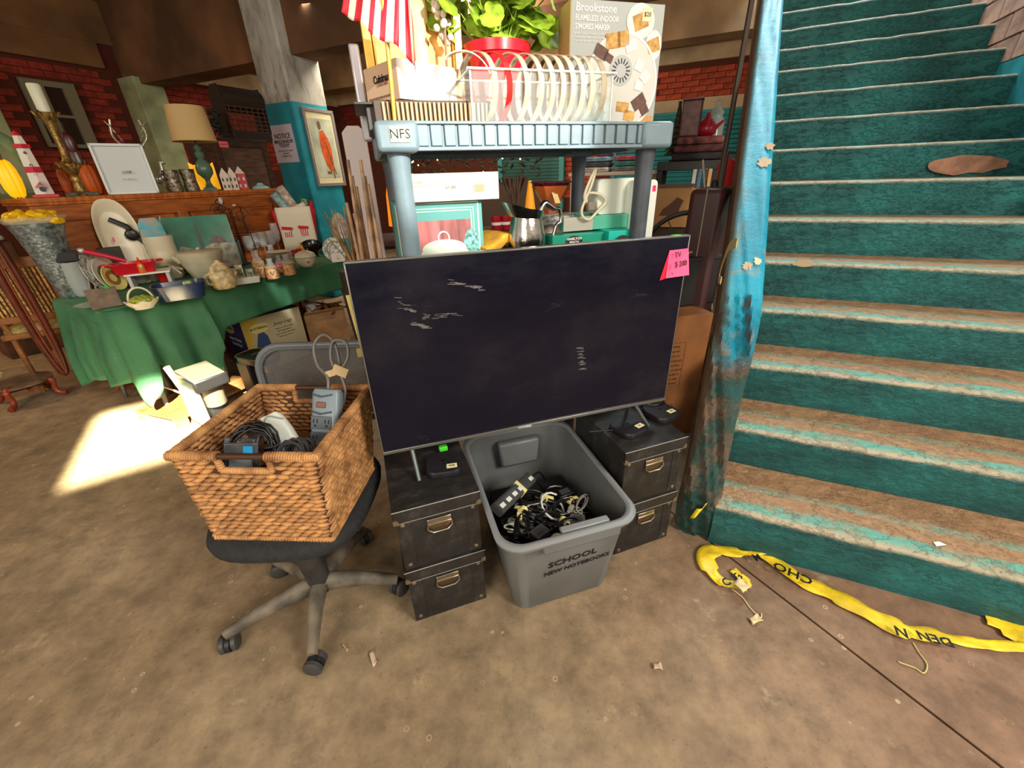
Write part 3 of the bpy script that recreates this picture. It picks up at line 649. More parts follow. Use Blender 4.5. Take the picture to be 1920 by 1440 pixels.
coil('black coil lying behind the reel in the tote',-.01,-.15,.267,.045,4,rz=-40,tilt=15)
def adapter(label,x,y,z,rz,dm=(.05,.035,.03),mat=GRC):
    t=thing('power_adapter',label,'adapter',tw(x,y,z),TF.a+R(rz)); p('case',M().box((0,0,dm[2]/2),dm),mat,t,bev=.004); p('prongs',M().box((.008,dm[1]/2+.006,dm[2]/2),(.002,.014,.006)).box((-.008,dm[1]/2+.006,dm[2]/2),(.002,.014,.006)),STEEL,t)
    p('spec_label',M().box((0,0,dm[2]+.0003),(dm[0]*.6,dm[1]*.6,.0006)),m((60,60,64),.6),t); return t
adapter('charcoal power adapter lying near the front corner of the tote',-.075,-.205,.262,25,(.06,.045,.035))
adapter('black wedge shaped adapter sitting near the tote\'s front rim',.075,-.19,.258,-20,(.055,.05,.03),m((96,92,88),.35))
adapter('black adapter brick at the back right of the tote\'s cord pile',.10,-.02,.235,10,(.07,.045,.03),BLK)
rl=thing('cord_reel','round white reel with a paper label by the tote\'s front rim','reel',tw(-.025,-.245,.262),TF.a); p('hub',M().lathe([(.030,0),(.031,.012),(.024,.013),(.023,.004),(0,.004)],n=24,rot=(42,0,0)),m((222,222,206),.5),rl); p('paper_label',M().box((0,.004,.012),(.026,.026,.001),r=(42,0,20)),WHITE,rl); p('wire',M().lathe([(.033,.002),(.036,.005),(.033,.009)],n=24,rot=(42,0,0)),BLK,rl)
# power strip in the tote
def power_strip(label,loc,rot,L=.31,n=6,mat=GRC,ow=(226,226,220)):
    t=thing('power_strip',label,'power strip',loc,0); t.rotation_euler=rot
    mb=M(); loft(mb,[[(L*-.5,a,b_) for a,b_ in rrect(.052,.034,.012,3)],[(L*.5,a,b_) for a,b_ in rrect(.052,.034,.012,3)]]); p('body',mb,mat,t,smooth=50)
    for i in range(n):
        x=-L*.42+i*L*.84/(n-1)
        if i!=n-2: p('outlet_cover',M().box((x,-.004,.018),(.026,.017,.003)),m(ow,.5),t,bev=.002)
    return t
A=tw(-.20,-.115,.345); Bq=tw(-.01,.075,.285)
ps=power_strip('long charcoal power strip with white outlet caps leaning in the grey tote',(A+Bq)/2,(R(28),math.asin((A.z-Bq.z)/(A-Bq).length),math.atan2((Bq-A).y,(Bq-A).x)),L=(A-Bq).length)
p('tape_tag',M().box((.035,0,.0),(.018,.056,.038)),MASK,ps,bev=.002)
p('cable',M().tube(smoothpath([(.155,0,0),(.20,-.01,.01),(.235,-.05,-.03),(.19,-.09,-.06),(.09,-.09,-.07),(0,-.07,-.08)],6),.0042,6),BLK,ps)
# ---------------------------------------------------------------- office chair
CH=m((34,37,40),.85,nz=(60,.18),bp=(260,.5,.002)); CHP=m((128,118,102),.6,nz=(12,.35),bp=(90,.15,.002),rgb2=(74,70,64)); CHD=m((26,27,29),.5)
ch=thing('office_chair','black office chair on a dusty five star base, holding the wicker basket','chair',(-.705,.995,0),R(0))
for i,(a,r_) in enumerate(((210.5,.30),(-76,.232),(8,.262),(78,.285),(150,.27))):
    ca,sa=math.cos(R(a)),math.sin(R(a)); rr_=r_
    P=[(0.03*ca,.03*sa,.115),(.10*ca,.10*sa,.112),(.2*ca*rr_/.29,.2*sa*rr_/.29,.094),(rr_*ca,rr_*sa,.070)]
    lg=p('leg',M().tube(P,[.036,.031,.026,.021],10,flat=(.78,1)),CHP,ch,smooth=60)
    cx,cy=rr_*ca,rr_*sa; ro_=i*67+20
    cw=M()
    for s in (-1,1): cw.lathe([(0,-.011),(.022,-.011),(.030,-.006),(.030,.006),(.022,.011),(0,.011)],(cx+s*.017*math.cos(R(ro_)),cy+s*.017*math.sin(R(ro_)),.0305),18,(90,0,ro_-90))
    cs=p('caster',cw,m((62,62,62),.5),lg); 
    cs2=M().lathe([(.0,.0),(.012,0),(.012,.03),(0,.03)],(cx,cy,.036),10).lathe([(.027,-.006),(.029,-.006),(.029,.006),(.027,.006)],(cx,cy,.028),20,(90,0,ro_-90)); p('caster_fork',cs2,CHD,lg)
p('hub',M().lathe([(.036,.088),(.042,.10),(.042,.128),(.036,.134),(.038,.138),(.038,.17),(.046,.26),(.046,.30),(0,.30)],n=24),m((52,52,52),.45,nz=(14,.25)),ch)
p('gas_column',M().lathe([(.025,.25),(.025,.40),(0,.40)],n=16),CHD,ch)
p('seat_mechanism',M().box((0,.02,.395),(.20,.24,.035),tp=(1.15,1.1)).tube([(.08,0,.385),(.20,-.02,.38)],.006,8),CHD,ch,bev=.006)
so=[]
for i in range(40):
    t=2*PI*i/40; c_,s_=math.cos(t),math.sin(t); e=.62
    so.append((.235*math.copysign(abs(c_)**e,c_),.245*math.copysign(abs(s_)**e,s_)))
mb=M(); loft(mb,[ring(so,.408,.80,.80),ring(so,.414,.92,.92),ring(so,.43,.985,.985),ring(so,.452),ring(so,.468,.975,.975),ring(so,.478,.9,.9),ring(so,.479,.4,.4)])
p('seat',mb,CH,ch,smooth=60,loc=(0,.06,0))
# backrest: rounded frame with mesh
bx0,bx1,bzt,bzb,by=-.235,.235,.852,.55,.415
outl=[(a,b_+(bzt+bzb)/2) for a,b_ in rrect(.47,bzt-bzb,.09,7)]
P=[(a,by-.35*(a*a)+.06*(b_-.6),b_) for a,b_ in outl]
p('back_frame',M().tube(P,.012,8,closed=True).tube([(q[0]*.95,q[1]-.006,(q[2]-.7)*.93+.7) for q in P],.006,6,closed=True),m((104,110,116),.35),ch,smooth=60)
def mesh_fn(nt,b,tc):
    ck=N(nt,'TexChecker'); ck.inputs['Scale'].default_value=260; nt.links.new(tc.outputs['Object'],ck.inputs[0])
    b.inputs['Base Color'].default_value=L3((90,90,92)); b.inputs['Roughness'].default_value=.5
    mr=N(nt,'MapRange'); nt.links.new(ck.outputs['Fac'],mr.inputs[0]); mr.inputs[3].default_value=.55; mr.inputs[4].default_value=1; nt.links.new(mr.outputs[0],b.inputs['Alpha'])
hgt=bzt-bzb
def bf(a,b_):
    z=bzb+.02+(hgt-.04)*b_; k=1.0
    dz=min(z-bzb,bzt-z); inset=0 if dz>.09 else .09-math.sqrt(max(0,.09**2-(.09-dz)**2))
    x=(a-.5)*2*(.235-inset*.9); return (x,by-.35*x*x+.06*(z-.6),z)
p('back_mesh',M().grid(bf,24,12),custom('mesh_mat',mesh_fn),ch,smooth=60)
p('back_post',M().tube([(0,.16,.395),(0,.36,.40),(0,.43,.47),(0,.425,.60)],[.02,.02,.018,.016],8),CHD,ch)
# masking tape strip dangling on the chair back
# ---------------------------------------------------------------- wicker basket
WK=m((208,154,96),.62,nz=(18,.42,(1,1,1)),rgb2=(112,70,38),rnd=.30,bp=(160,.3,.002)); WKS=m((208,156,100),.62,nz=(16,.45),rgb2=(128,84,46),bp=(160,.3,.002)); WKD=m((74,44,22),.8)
bk=thing('wicker_basket','rectangular woven seagrass basket full of electronics on the office chair','basket',(-.680,1.03,.481),R(-4))
hb_=.285; wb0,wb1=.345,.385; db0,db1=.315,.38; sk=.035
def bpos(side,s,t):  # side 0 front,1 right,2 back,3 left; s in 0..1 along, t height 0..1
    w_=wb0+(wb1-wb0)*t; d_=db0+(db1-db0)*t; oy=sk*(t-.5)
    c=[(-w_/2,-d_/2),(w_/2,-d_/2),(w_/2,d_/2),(-w_/2,d_/2)]
    a=c[side]; b_=c[(side+1)%4]; return Vector((a[0]*(1-s)+b_[0]*s,a[1]*(1-s)+b_[1]*s+oy,t*hb_))
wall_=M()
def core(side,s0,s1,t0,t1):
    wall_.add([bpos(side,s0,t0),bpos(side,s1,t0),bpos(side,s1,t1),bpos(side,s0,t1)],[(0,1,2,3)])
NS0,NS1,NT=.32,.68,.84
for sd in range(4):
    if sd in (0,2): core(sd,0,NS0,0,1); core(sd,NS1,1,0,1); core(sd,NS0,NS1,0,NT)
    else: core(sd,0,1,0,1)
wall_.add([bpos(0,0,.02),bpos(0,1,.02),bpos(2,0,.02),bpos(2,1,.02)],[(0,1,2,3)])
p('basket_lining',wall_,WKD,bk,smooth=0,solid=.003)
def lens(L,w_,h_):
    mb=M(); vs=[];fs=[]; n=6; st_=[(-.5,.05),(-.3,.75),(0,1),(.3,.75),(.5,.05)]
    for x,r in st_:
        for j in range(n): a=2*PI*j/n; vs.append((x*L,math.cos(a)*r*h_/2,math.sin(a)*r*w_/2))
    for i in range(len(st_)-1):
        for j in range(n): fs.append((i*n+j,i*n+(j+1)%n,(i+1)*n+(j+1)%n,(i+1)*n+j))
    mb.add(vs,fs); return mb
LM=lens(.043,.0155,.016).mesh('strand',WK,80)
rest=M(); LB=lens(.043,.0155,.016); rows=21
cnt=0
for sd in range(4):
    for r_ in range(rows):
        t=(r_+.5)/rows; nn=12 if sd in (0,2) else 12
        for j in range(nn+1):
            s=(j+(.5 if r_%2 else 0))/nn
            if s>1.0: continue
            if sd in (0,2) and NS0-.03<s<NS1+.03 and t>NT-.02: continue
            pos=bpos(sd,min(max(s,.05),.95),t); d=(bpos(sd,1,t)-bpos(sd,0,t)).normalized(); rz=math.atan2(d.y,d.x)
            out=Vector((d.y,-d.x,0)); pos=pos+out*random.uniform(.0,.004); 
            ry=random.uniform(-.30,-.10) if r_%2 else random.uniform(-.12,.10)
            rx=random.uniform(-.3,.3)
            if sd in (0,1) and cnt<300 and (sd==0 or True) and not (sd==1 and cnt>=296):
                put('strand',LM,bk,pos,(rx,ry,rz),scale=(random.uniform(.9,1.1),1,random.uniform(.85,1.15))); cnt+=1
            else: rest.add(LB.v,LB.f,0,Matrix.LocRotScale(pos,Euler((rx,ry,rz)),Vector((random.uniform(.9,1.1),1,1))))
p('woven_strands',rest,WKS,bk,smooth=80,kind='stuff',fixn=False)
def wrap(pts,r,step=.0065,name='rim_binding'):
    P=smoothpath(pts,1) if False else [Vector(q) for q in pts]; out=[]
    for i in range(len(P)-1):
        n=max(1,int((P[i+1]-P[i]).length/step))
        for j in range(n): out.append(P[i].lerp(P[i+1],j/n))
    out.append(P[-1]); fine=[];rr=[]
    for i in range(len(out)-1):
        for f,k in ((0,.82),(.3,1.08),(.7,1.08)): fine.append(out[i].lerp(out[i+1],f)); rr.append(r*k*random.uniform(.95,1.05))
    p(name,M().tube(fine,rr,8),WKS,bk,smooth=80)
for sd in (0,2):
    wrap([bpos(sd,-.02,1),bpos(sd,NS0+.02,1)],.0125); wrap([bpos(sd,NS1-.02,1),bpos(sd,1.02,1)],.0125); wrap([bpos(sd,NS0,.97),bpos(sd,NS0,NT),bpos(sd,NS1,NT),bpos(sd,NS1,.97)],.009)
    p('handle_rod',M().tube([bpos(sd,NS0-.04,1),bpos(sd,NS1+.04,1)],.0085,8),m((66,38,24),.5),bk,smooth=60)
for sd in (1,3): wrap([bpos(sd,-.02,1),bpos(sd,1.02,1)],.0125)
wrap([bpos(0,0,.01),bpos(0,1,.01),bpos(1,1,.01),bpos(2,1,.01),bpos(0,0,.01)],.009,.009,'base_binding')
# contents of the basket (all stand on a folded cardboard layer)
bw=lambda x,y,z: bk.location+Matrix.Rotation(R(-4),3,'Z')@Vector((x,y,z))
fill=p('cardboard_liner',M().box((0,0,.075),(.325,.30,.14)),m((150,112,72),.9,nz=(8,.2)),smooth=0); fill.location=bk.location; fill.rotation_euler=(0,0,R(-4)); tag(fill,'brown cardboard lying in the bottom of the wicker basket under the cords','cardboard')
# grey surge protector standing in the back right corner
sp_=thing('surge_protector','blue grey surge protector standing upright in the basket corner','power strip',bw(.09,.035,.148),R(2)); sp_.rotation_euler=(R(-24),R(3),R(-6))
GB=m((118,134,146),.4); GBD=m((78,90,100),.4)
mb=M(); loft(mb,[ring(rrect(.088,.045,.016,5),0,.98,.98),ring(rrect(.088,.045,.016,5),.01),ring(rrect(.088,.045,.016,5),.185),ring(rrect(.088,.045,.016,5),.197,.88,.8)]); p('body',mb,GB,sp_,smooth=50)
p('switch',M().box((-.008,-.0235,.150),(.03,.006,.018)),m((120,70,56),.4),sp_,bev=.002)
for z in (.095,.045):
    pn_=p('outlet_panel',M().box((-.006,-.0225,z),(.066,.004,.040)),GBD,sp_,bev=.002)
    for x in (-.024,.012): p('socket',M().box((x-.005,-.0248,z+.004),(.003,.001,.012)).box((x+.006,-.0248,z+.004),(.003,.001,.012)).lathe([(0,-.001),(.0035,-.001),(.0035,.001),(0,.001)],(x,-.0248,z-.010),10,(90,0,0)),INK,pn_)
for z in (.175,.122): p('ridge',M().tube([(-.036,-.023,z+.006),(-.008,-.026,z),(.026,-.023,z+.008)],.003,6),GBD,sp_)
lp=[(0,0,.197),(-.01,.01,.235),(-.055,.03,.27),(-.07,.035,.33),(-.04,.035,.365),(0,.03,.34),(.02,.03,.27),(.02,.02,.25),(-.005,.02,.29),(.0,.02,.345),(.04,.02,.345),(.05,.02,.30),(.03,.02,.25),(.045,.02,.20),(.035,.03,.15)]
p('cord_loop',M().tube(smoothpath(lp,6),.0048,8),m((112,110,106),.45),sp_,smooth=70)
p('paper_tag',M().box((.03,.015,.255),(.045,.012,.03),r=(10,20,15)).box((.0,.012,.245),(.03,.004,.02),r=(0,-20,0)),m((196,170,128),.8),sp_)
# white night light / router
wr_=thing('white_router','white rounded router leaning among cords in the wicker basket','router',bw(.0,.0,.148)); wr_.rotation_euler=(R(-28),R(-12),R(30))
mb=M(); loft(mb,[ring(rrect(.09,.04,.018,5),0,.9,.9),ring(rrect(.09,.04,.018,5),.02),ring(rrect(.085,.038,.018,5),.09),ring(rrect(.07,.03,.014,5),.135),ring(rrect(.05,.02,.009,5),.150)]); p('shell',mb,m((206,214,208),.4),wr_,smooth=60)
p('face_seam',M().tube([(-.032,-.018,.12),(0,-.021,.148),(.032,-.018,.12)],.0022,6),m((150,156,150),.5),wr_)
def cable_coil(label,x,y,z,r,n,rz,tilt,mat,rr=.0038,asp=.5,plug=True):
    t=thing('coiled_cable',label,'cable',bw(x,y,z)); t.rotation_euler=(R(tilt),0,R(rz)); pts=[]
    for k in range(n*16):
        a=2*PI*k/16; j=1+.12*math.sin(k*.9)+.02*(k/16-n/2); pts.append((r*j*math.cos(a),.0035*(k/16-n/2)*2,r/asp*.62*math.sin(a)*j+r/asp*.62))
    p('loops',M().tube(pts,rr,6),mat,t,smooth=70)
    p('cable_tie',M().box((0,0,r/asp*.6),(r*2.3,.02+.004*n,.008)),BLK,t,bev=.002)
    if plug: p('connector',M().box((r*1.1,-.014,.02),(.034,.014,.012)),BLK,t,bev=.003)
    return t
cable_coil('coiled black cable standing at the middle of the wicker basket',-.05,-.075,.162,.054,8,20,-20,BLK)
cable_coil('coiled dark grey cable beside the white router in the basket',.055,-.095,.162,.056,8,-30,-34,GRC,.0046,.70)
cable_coil('thin black cable loop behind the standing coil in the basket',-.04,.0,.15,.026,4,50,-10,BLK,.0028,.45)
cable_coil('black round plug cable lying by the basket\'s front rim',.10,-.125,.155,.036,4,10,-60,BLK,.0045,.8)
def clam(label,x,y,rz,tilt,blue=False,hh=.15):
    t=thing('blister_pack',label,'package',bw(x,y,.147)); t.rotation_euler=(R(tilt[0]),R(tilt[1]),R(rz))
    p('backing_card',M().box((0,0,hh/2),(.08,.010,hh)),m((74,78,84),.35,nz=(30,.2)),t,bev=.003)
    b=p('blister',M().box((0,-.012,hh*.42),(.06,.014,hh*.6),tp=(.9,.9)),m((128,136,142),.15),t,bev=.004)
    if blue: p('blue_label',M().box((.016,-.0065,hh*.86),(.022,.001,.022)),m((30,160,220),.5),t); p('kraft_insert',M().box((.01,-.020,hh*.3),(.02,.002,.03)),m((214,160,96),.8),t)
    else: p('hang_hole',M().lathe([(0,0),(.009,0),(.009,.001),(0,.001)],(0,-.0062,hh*.86),12,(90,0,0)),m((196,130,80),.8),t)
clam('grey blister pack with kraft hang hole, at the basket\'s front corner',-.125,-.09,-12,(-38,8),hh=.135)
clam('grey blister pack with small blue label beside the basket handle',-.072,-.135,20,(-10,14),True,.135)
clam('clear grey blister pack wedged between two others in the basket',-.10,-.115,4,(-24,10),hh=.130)
# ---------------------------------------------------------------- caution tape and scraps on the floor
YEL=m((238,206,40),.42,nz=(16,.14),bp=(50,.4,.004))
def ribbon(pts,wd,mb,name=None,z=.006,seed=0,mi=0):
    P=[onz(u,v,0) for u,v in pts]; P=smoothpath([(q.x,q.y,0) for q in P],7); random.seed(seed); n=len(P); vs=[]
    ph=[random.uniform(0,6) for _ in range(4)]; L=0
    for i,q in enumerate(P):
        d=(P[min(i+1,n-1)]-P[max(i-1,0)]).normalized(); nn=Vector((-d.y,d.x,0)); L+= (P[i]-P[max(i-1,0)]).length
        tw_=.55*math.sin(L*9+ph[0])+.25*math.sin(L*23+ph[1]); k=max(.25,math.cos(tw_))*(wd[min(int(i/n*len(wd)),len(wd)-1)])
        for j in range(5):
            f=j/4-.5; vs.append(q+nn*k*f+Vector((0,0,z+.012*abs(math.sin(tw_))*(f+.5)+.003*math.sin(L*60+j*2)+.004)))
    fs=[(i*5+j,i*5+j+1,(i+1)*5+j+1,(i+1)*5+j) for i in range(n-1) for j in range(4)]; mb.add(vs,fs,mi)
mb=M(); ribbon([(1425,1040),(1460,1062),(1500,1092),(1560,1118),(1620,1152),(1690,1184),(1760,1196),(1840,1212),(1960,1222)],[.055,.055,.06,.075,.075,.05,.035,.04],mb,seed=3)
ribbon([(1440,1040),(1390,1042),(1345,1036),(1322,1046),(1330,1072),(1352,1096),(1378,1104),(1398,1108)],[.035,.055,.07,.07,.045,.03,.03],mb,seed=5,z=.010)
ribbon([(1372,1072),(1385,1084),(1398,1094),(1402,1104)],[.03,.045,.03],mb,seed=8)
tape=p('caution_tape',mb,YEL,solid=.0006,smooth=70); tag(tape,'long crumpled yellow caution tape snaking across the floor before the stairs','tape')
def onfl(s,size,u,v,rz,z=.026): q=onz(u,v,z); text(s,size,INK,tape,(q.x,q.y,q.z),(4,0,rz),bold=.001)
onfl('CHO',.056,1486,1074,140,.034); onfl('M',.04,1420,1046,10,.032); onfl('C',.04,1362,1092,30,.03); onfl('G',.04,1384,1082,50,.03); onfl('N',.045,1690,1186,-25,.03); onfl('DEN',.045,1752,1197,160,.03)
mb=M(); ribbon([(1845,1162),(1870,1172),(1905,1188),(1940,1205)],[.06,.10,.13],mb,seed=9); o=p('caution_tape',mb,YEL,solid=.0006,smooth=70); tag(o,'second yellow tape crumple lying against the bottom step','tape')
mb=M(); ribbon([(1303,948),(1300,960),(1290,972)],[.04,.03],mb,seed=4); 
q=onpl(1303,958,B.w(0,1.440),B.Y); o=p('tape_scrap',M().grid(lambda a,b_:(q.x+(a-.5)*.045+b_*.02,q.y-.012-.01*math.sin(a*5),q.z+(b_-.5)*.05+a*.02),5,4),YEL,solid=.0006); tag(o,'short torn yellow tape end stuck on the newel\'s foot','tape')
PAP=m((226,206,160),.85)
def scrap(u,v,w_,h_,rz,label,mat=PAP,z=.002):
    q=onz(u,v,z); mb=M().grid(lambda a,b_:((a-.5)*w_*(1-.2*b_),(b_-.5)*h_,.004+.006*math.sin(a*4+b_*3)),5,4); o=p('paper_scrap',mb,mat,loc=q,rot=(0,0,R(rz)),solid=.0005); tag(o,label,'paper'); return o
scrap(1390,1098,.05,.045,30,'cream masking tape piece stuck at the caution tape\'s torn loop',z=.03)
scrap(1416,1162,.05,.025,20,'small cream paper scrap nearest the floor joint below the tape loop')
scrap(1303,950,.05,.022,10,'brown cardboard shred beside the newel\'s foot',m((170,140,100),.9),z=.03)
scrap(700,1235,.05,.014,-60,'pale torn paper sliver on the bare floor right of the chair wheels',m((206,182,156),.9))
scrap(1233,1250,.03,.02,0,'tiny pale paper flake on the open floor in front of the tote',m((206,182,156),.9))
scrap(648,1215,.03,.006,-40,'thin straw fibre on the floor by the front caster',m((206,182,156),.9))
q=onz(1762,1021,RI); o=p('paper_scrap',M().prism([(-.02,-.008),(.02,-.004),(.008,.012),(-.014,.010)],.001),WHITE,loc=(q.x,q.y,q.z+.001)); tag(o,'tiny white paper chip on the lowest tread','paper')
q0=[(1712,1205),(1722,1222),(1738,1246),(1732,1262),(1715,1252),(1690,1243),(1684,1240)]
o=p('loose_string',M().tube(smoothpath([tuple(onz(u,v,.004)) for u,v in q0],5),.0022,5),m((196,188,120),.8)); tag(o,'frayed yellowish string curled on the floor below the caution tape','string')
q0=[(1372,1104),(1392,1120),(1405,1138),(1425,1158),(1428,1150)]
o=p('loose_string',M().tube(smoothpath([tuple(onz(u,v,.004)) for u,v in q0],5),.002,5),m((226,206,160),.8)); tag(o,'cream tape strand trailing from the caution tape to the paper scrap','string')
# dry tape shred hanging off the parapet
pp=[(1382,456),(1368,462),(1356,490),(1348,520),(1352,526)]
o=p('tape_shred',M().tube(smoothpath([tuple(onpl(u,v,B.w(.055,0),B.X)) for u,v in pp],5),.010,6,flat=(.15,1)),m((178,170,112),.7)); tag(o,'dry yellowed tape shred hanging on the edge of the blue parapet','tape')
# ================================================================ GREY SHELF UNIT AND WHAT STANDS ON IT
SG=m((112,134,146),.45,nz=(10,.08),bp=(120,.1,.001)); SG_SHADED=m((74,82,92),.5,nz=(10,.15));  # second grey is the first one darkened for shaded posts and underside
SX,SY=.492,1.31           # centre x and front y in the television's frame
sh_=thing('shelf_unit','grey moulded plastic shelf unit on round posts standing behind the television','shelf',T.w(SX,SY,0),T.a)
SW,SD=.905,.61
def tray(zt,name,lab=None):
    mb=M().box((0,SD/2,zt-.030),(SW-.03,SD-.03,.012))
    # front lip: a backing wall with raised panels between narrow slots
    def lip(x0,x1,y,ax):
        n=18
    mb.box((0,.010,zt-.036),(SW-.02,.006,.066)); mb.box((0,SD-.010,zt-.036),(SW-.02,.006,.066))
    for s in (-1,1): mb.box((s*(SW/2-.010),SD/2,zt-.036),(.006,SD-.02,.066))
    t=p(name,mb,SG,sh_,bev=.002)
    n=19; x0=-SW/2+.10; x1=SW/2-.085; step=(x1-x0)/n
    q=M()
    for i in range(n): q.box((x0+step*(i+.5),.004,zt-.034),(step-.0075,.010,.050))
    q.box((0,.002,zt-.0655),(SW-.03,.016,.010)); q.box((0,.002,zt-.004),(SW-.03,.012,.008))
    p('slotted_lip',q,SG,t,bev=.002)
    for sx in (-1,1):
        for sy in (0,1):
            c=(sx*(SW/2-.052),.052 if sy==0 else SD-.052)
            p('corner_block',M().box((c[0],c[1]-.008*(1-sy),zt-.036),(.112,.112,.074)),SG,t,bev=.012)
    r=M()
    for i in range(9): r.box((0,.06+i*.06,zt-.044),(SW-.06,.008,.022))
    for i in range(5): r.box((-.35+i*.175,SD/2,zt-.044),(.008,SD-.06,.022))
    p('underside_ribs',r,SG_SHADED,t,smooth=0)
    return t
ZT=1.520; ZM=1.085
tray(ZT,'tray'); tray(ZM,'tray'); tray(.60,'tray')
for sx in (-1,1):
    for y in (.052,SD-.052):
        x=sx*(SW/2-.052)
        for z0,z1 in ((ZM,ZT-.07),(.60,ZM-.07),(0,.53)): p('post',M().lathe([(.030,z0),(.031,z0+.01),(.029,z0+.06),(.029,z1-.05),(.033,z1)],(x,y,0),20),SG if y<.1 and sx<0 else SG_SHADED,sh_,smooth=60)  # sunlit front left post keeps the lighter grey, shaded posts are coloured darker
for z,s_ in ((0,1),): pass
p('paper_label',M().box((-SW/2+.058,-.0145,ZT-.032),(.052,.001,.036)),m((240,236,190),.8),sh_); text('NFS',.032,INK,sh_,(-SW/2+.058,-.0155,ZT-.032),(90,0,0))
ST=ZT-.024; SM=ZM-.024
def tf(u,v,y): l=T.py(u,v,y); return l
# Place helper: x/height from pixels on a plane y of the television's frame
def tx(u,v,y): return T.py(u,v,y).x
KRAFT=m((186,140,96),.8,nz=(10,.08)); 
# ---- appliance carton, turned so a corner faces forward; sunlit face coloured white, shaded face tan
cx=tx(768,200,1.42)
bx=thing('appliance_carton','white appliance carton, shaded side coloured tan, printed with a kitchen brand, behind the little flag','box',T.w(cx-.025,1.40,ST+.085),T.a+R(28))
zt=T.py(770,112,1.42).z-(ST+.085)
zc=zt
p('carton',M().box((.0,.0,zc/2),(.01,.01,zc)) if False else M().add([(0,0,0),(.225,0,0),(.225,.18,0),(0,.18,0),(0,0,zc),(.225,0,zc),(.225,.18,zc),(0,.18,zc)],[(0,1,5,4),(1,2,6,5),(2,3,7,6),(3,0,4,7),(0,3,2,1),(4,5,6,7)]),m((214,184,154),.7,nz=(6,.04)),bx,bev=.002,smooth=0)
p('white_side',M().box((.1,-.001,zc/2),(.198,.002,zc*.98)),WHITE,bx)
text('Cuisinart',.026,INK,bx,(-.0012,.080,zc*.62),(90,0,-90),bold=.0006); text('CLASSIC SERIES',.009,m((150,90,70),.8),bx,(-.0012,.08,zc*.48),(90,0,-90)); text('FOOD PROCESSOR WITH ATTACHMENTS',.007,m((120,80,60),.8),bx,(-.0012,.10,zc*.16),(90,0,-90))
# ---- fluted rack below the carton
rk=thing('fluted_drawer','low brown fluted wooden tray beneath the appliance carton on the shelf','tray',T.w(cx+.01,1.365,ST),T.a+R(0))
p('tray_body',M().box((.06,.12,.04),(.34,.22,.078)),m((70,54,40),.6),rk,bev=.002)
for i in range(24): p('flute',M().box((-.085+i*.0125,.006,.045),(.0075,.010,.058)),m((178,148,112),.5),rk,bev=.002)
p('dark_side_tray',M().box((-.115,.14,.072),(.09,.24,.006)).box((-.105,.14,.04),(.05,.20,.06)),m((60,58,56),.5),rk,bev=.002)
# ---- gold rectangular framed tray / picture standing behind
gx=tx(775,60,1.60); gz=ST
gf=thing('gilt_picture','gold framed bas relief picture with candlestick standing behind the white carton','picture',T.w(gx,1.62,gz),T.a)
GOLD=m((222,176,84),.35,metal=.6,nz=(12,.25),bp=(40,.3,.003)); GCR=m((232,214,170),.6)
ww=.30; hh=.36
fb=M()
for a,b_,c_,d_ in ((0,.012,ww,.026),(0,hh-.012,ww,.026)): fb.box((a,0,b_),(c_,.02,d_))
for s in (-1,1): fb.box((s*(ww/2-.012),0,hh/2),(.026,.02,hh)); fb.box((s*(ww/2-.030),-.004,hh/2),(.006,.016,hh-.04))
p('frame',fb,GOLD,gf,bev=.003); p('panel',M().box((0,.006,hh/2),(ww-.03,.01,hh-.03)),m((202,150,66),.45,nz=(9,.35),bp=(30,.4,.004)),gf)
p('relief_candlestick',M().lathe([(.085,.13),(.07,.145),(.03,.155),(.022,.18),(.020,.30),(.03,.31),(.024,.42),(0,.42)],(.02,-.01,0),20,sy=.35),m((244,222,160),.5),gf)
p('relief_arch',M().tube([( .13*math.cos(R(a)),-.010,.10+.04*math.sin(R(a))) for a in range(0,181,12)],.005,6),GOLD,gf)
p('side_moulding',M().box((-ww/2-.03,.01,hh*.35),(.03,.03,hh*.7)),m((206,206,214),.3,metal=.5),gf,bev=.006)
# ---- little flag on a gold stick
fx=T.py(738,215,1.345); fl_=thing('small_flag','small striped flag on a gold stick, drooping above the shelf label','flag',T.w(fx.x,1.345,ST),T.a)
top=T.py(722,20,1.345)
p('stick',M().tube([(0,0,0),((T.py(727,90,1.345).x-fx.x)*1.0,0,T.py(727,90,1.345).z-ST),((top.x-fx.x)*1.05,0,top.z-ST+.10)],.0055,8),m((214,170,70),.4,metal=.3),fl_,smooth=60)
p('foot',M().lathe([(.02,0),(.02,.006),(.008,.012),(0,.012)],n=14),GOLD,fl_)
FRED=m((214,30,54),.6); FWHT=m((240,226,214),.65)
def fpx(u,v): l=T.py(u,v,1.335); return Vector((l.x-fx.x,-.010,l.z-ST))
loL=[fpx(640,22),fpx(655,32),fpx(672,42),fpx(690,58),fpx(708,70),fpx(722,78),fpx(742,88),fpx(762,104),fpx(778,124),fpx(779,140)]
upL=[fpx(652,-60),fpx(668,-60),fpx(684,-62),fpx(700,-62),fpx(716,-60),fpx(730,-56),fpx(746,-50),fpx(758,-44),fpx(766,-30),fpx(774,60)]
def ff(a,b_):
    i=a*(len(loL)-1); j=min(int(i),len(loL)-2); f=i-j; lo=loL[j].lerp(loL[j+1],f); up_=upL[j].lerp(upL[j+1],f); q=up_.lerp(lo,b_); return (q.x,q.y+.014*math.sin(a*17)+.006*math.sin(a*31+b_*3),q.z)
mbf=M().grid(ff,36,14,mi=lambda a,b_: (int(a*13)%2))
p('cloth',mbf,[FRED,FWHT],fl_,solid=.0008,smooth=70)
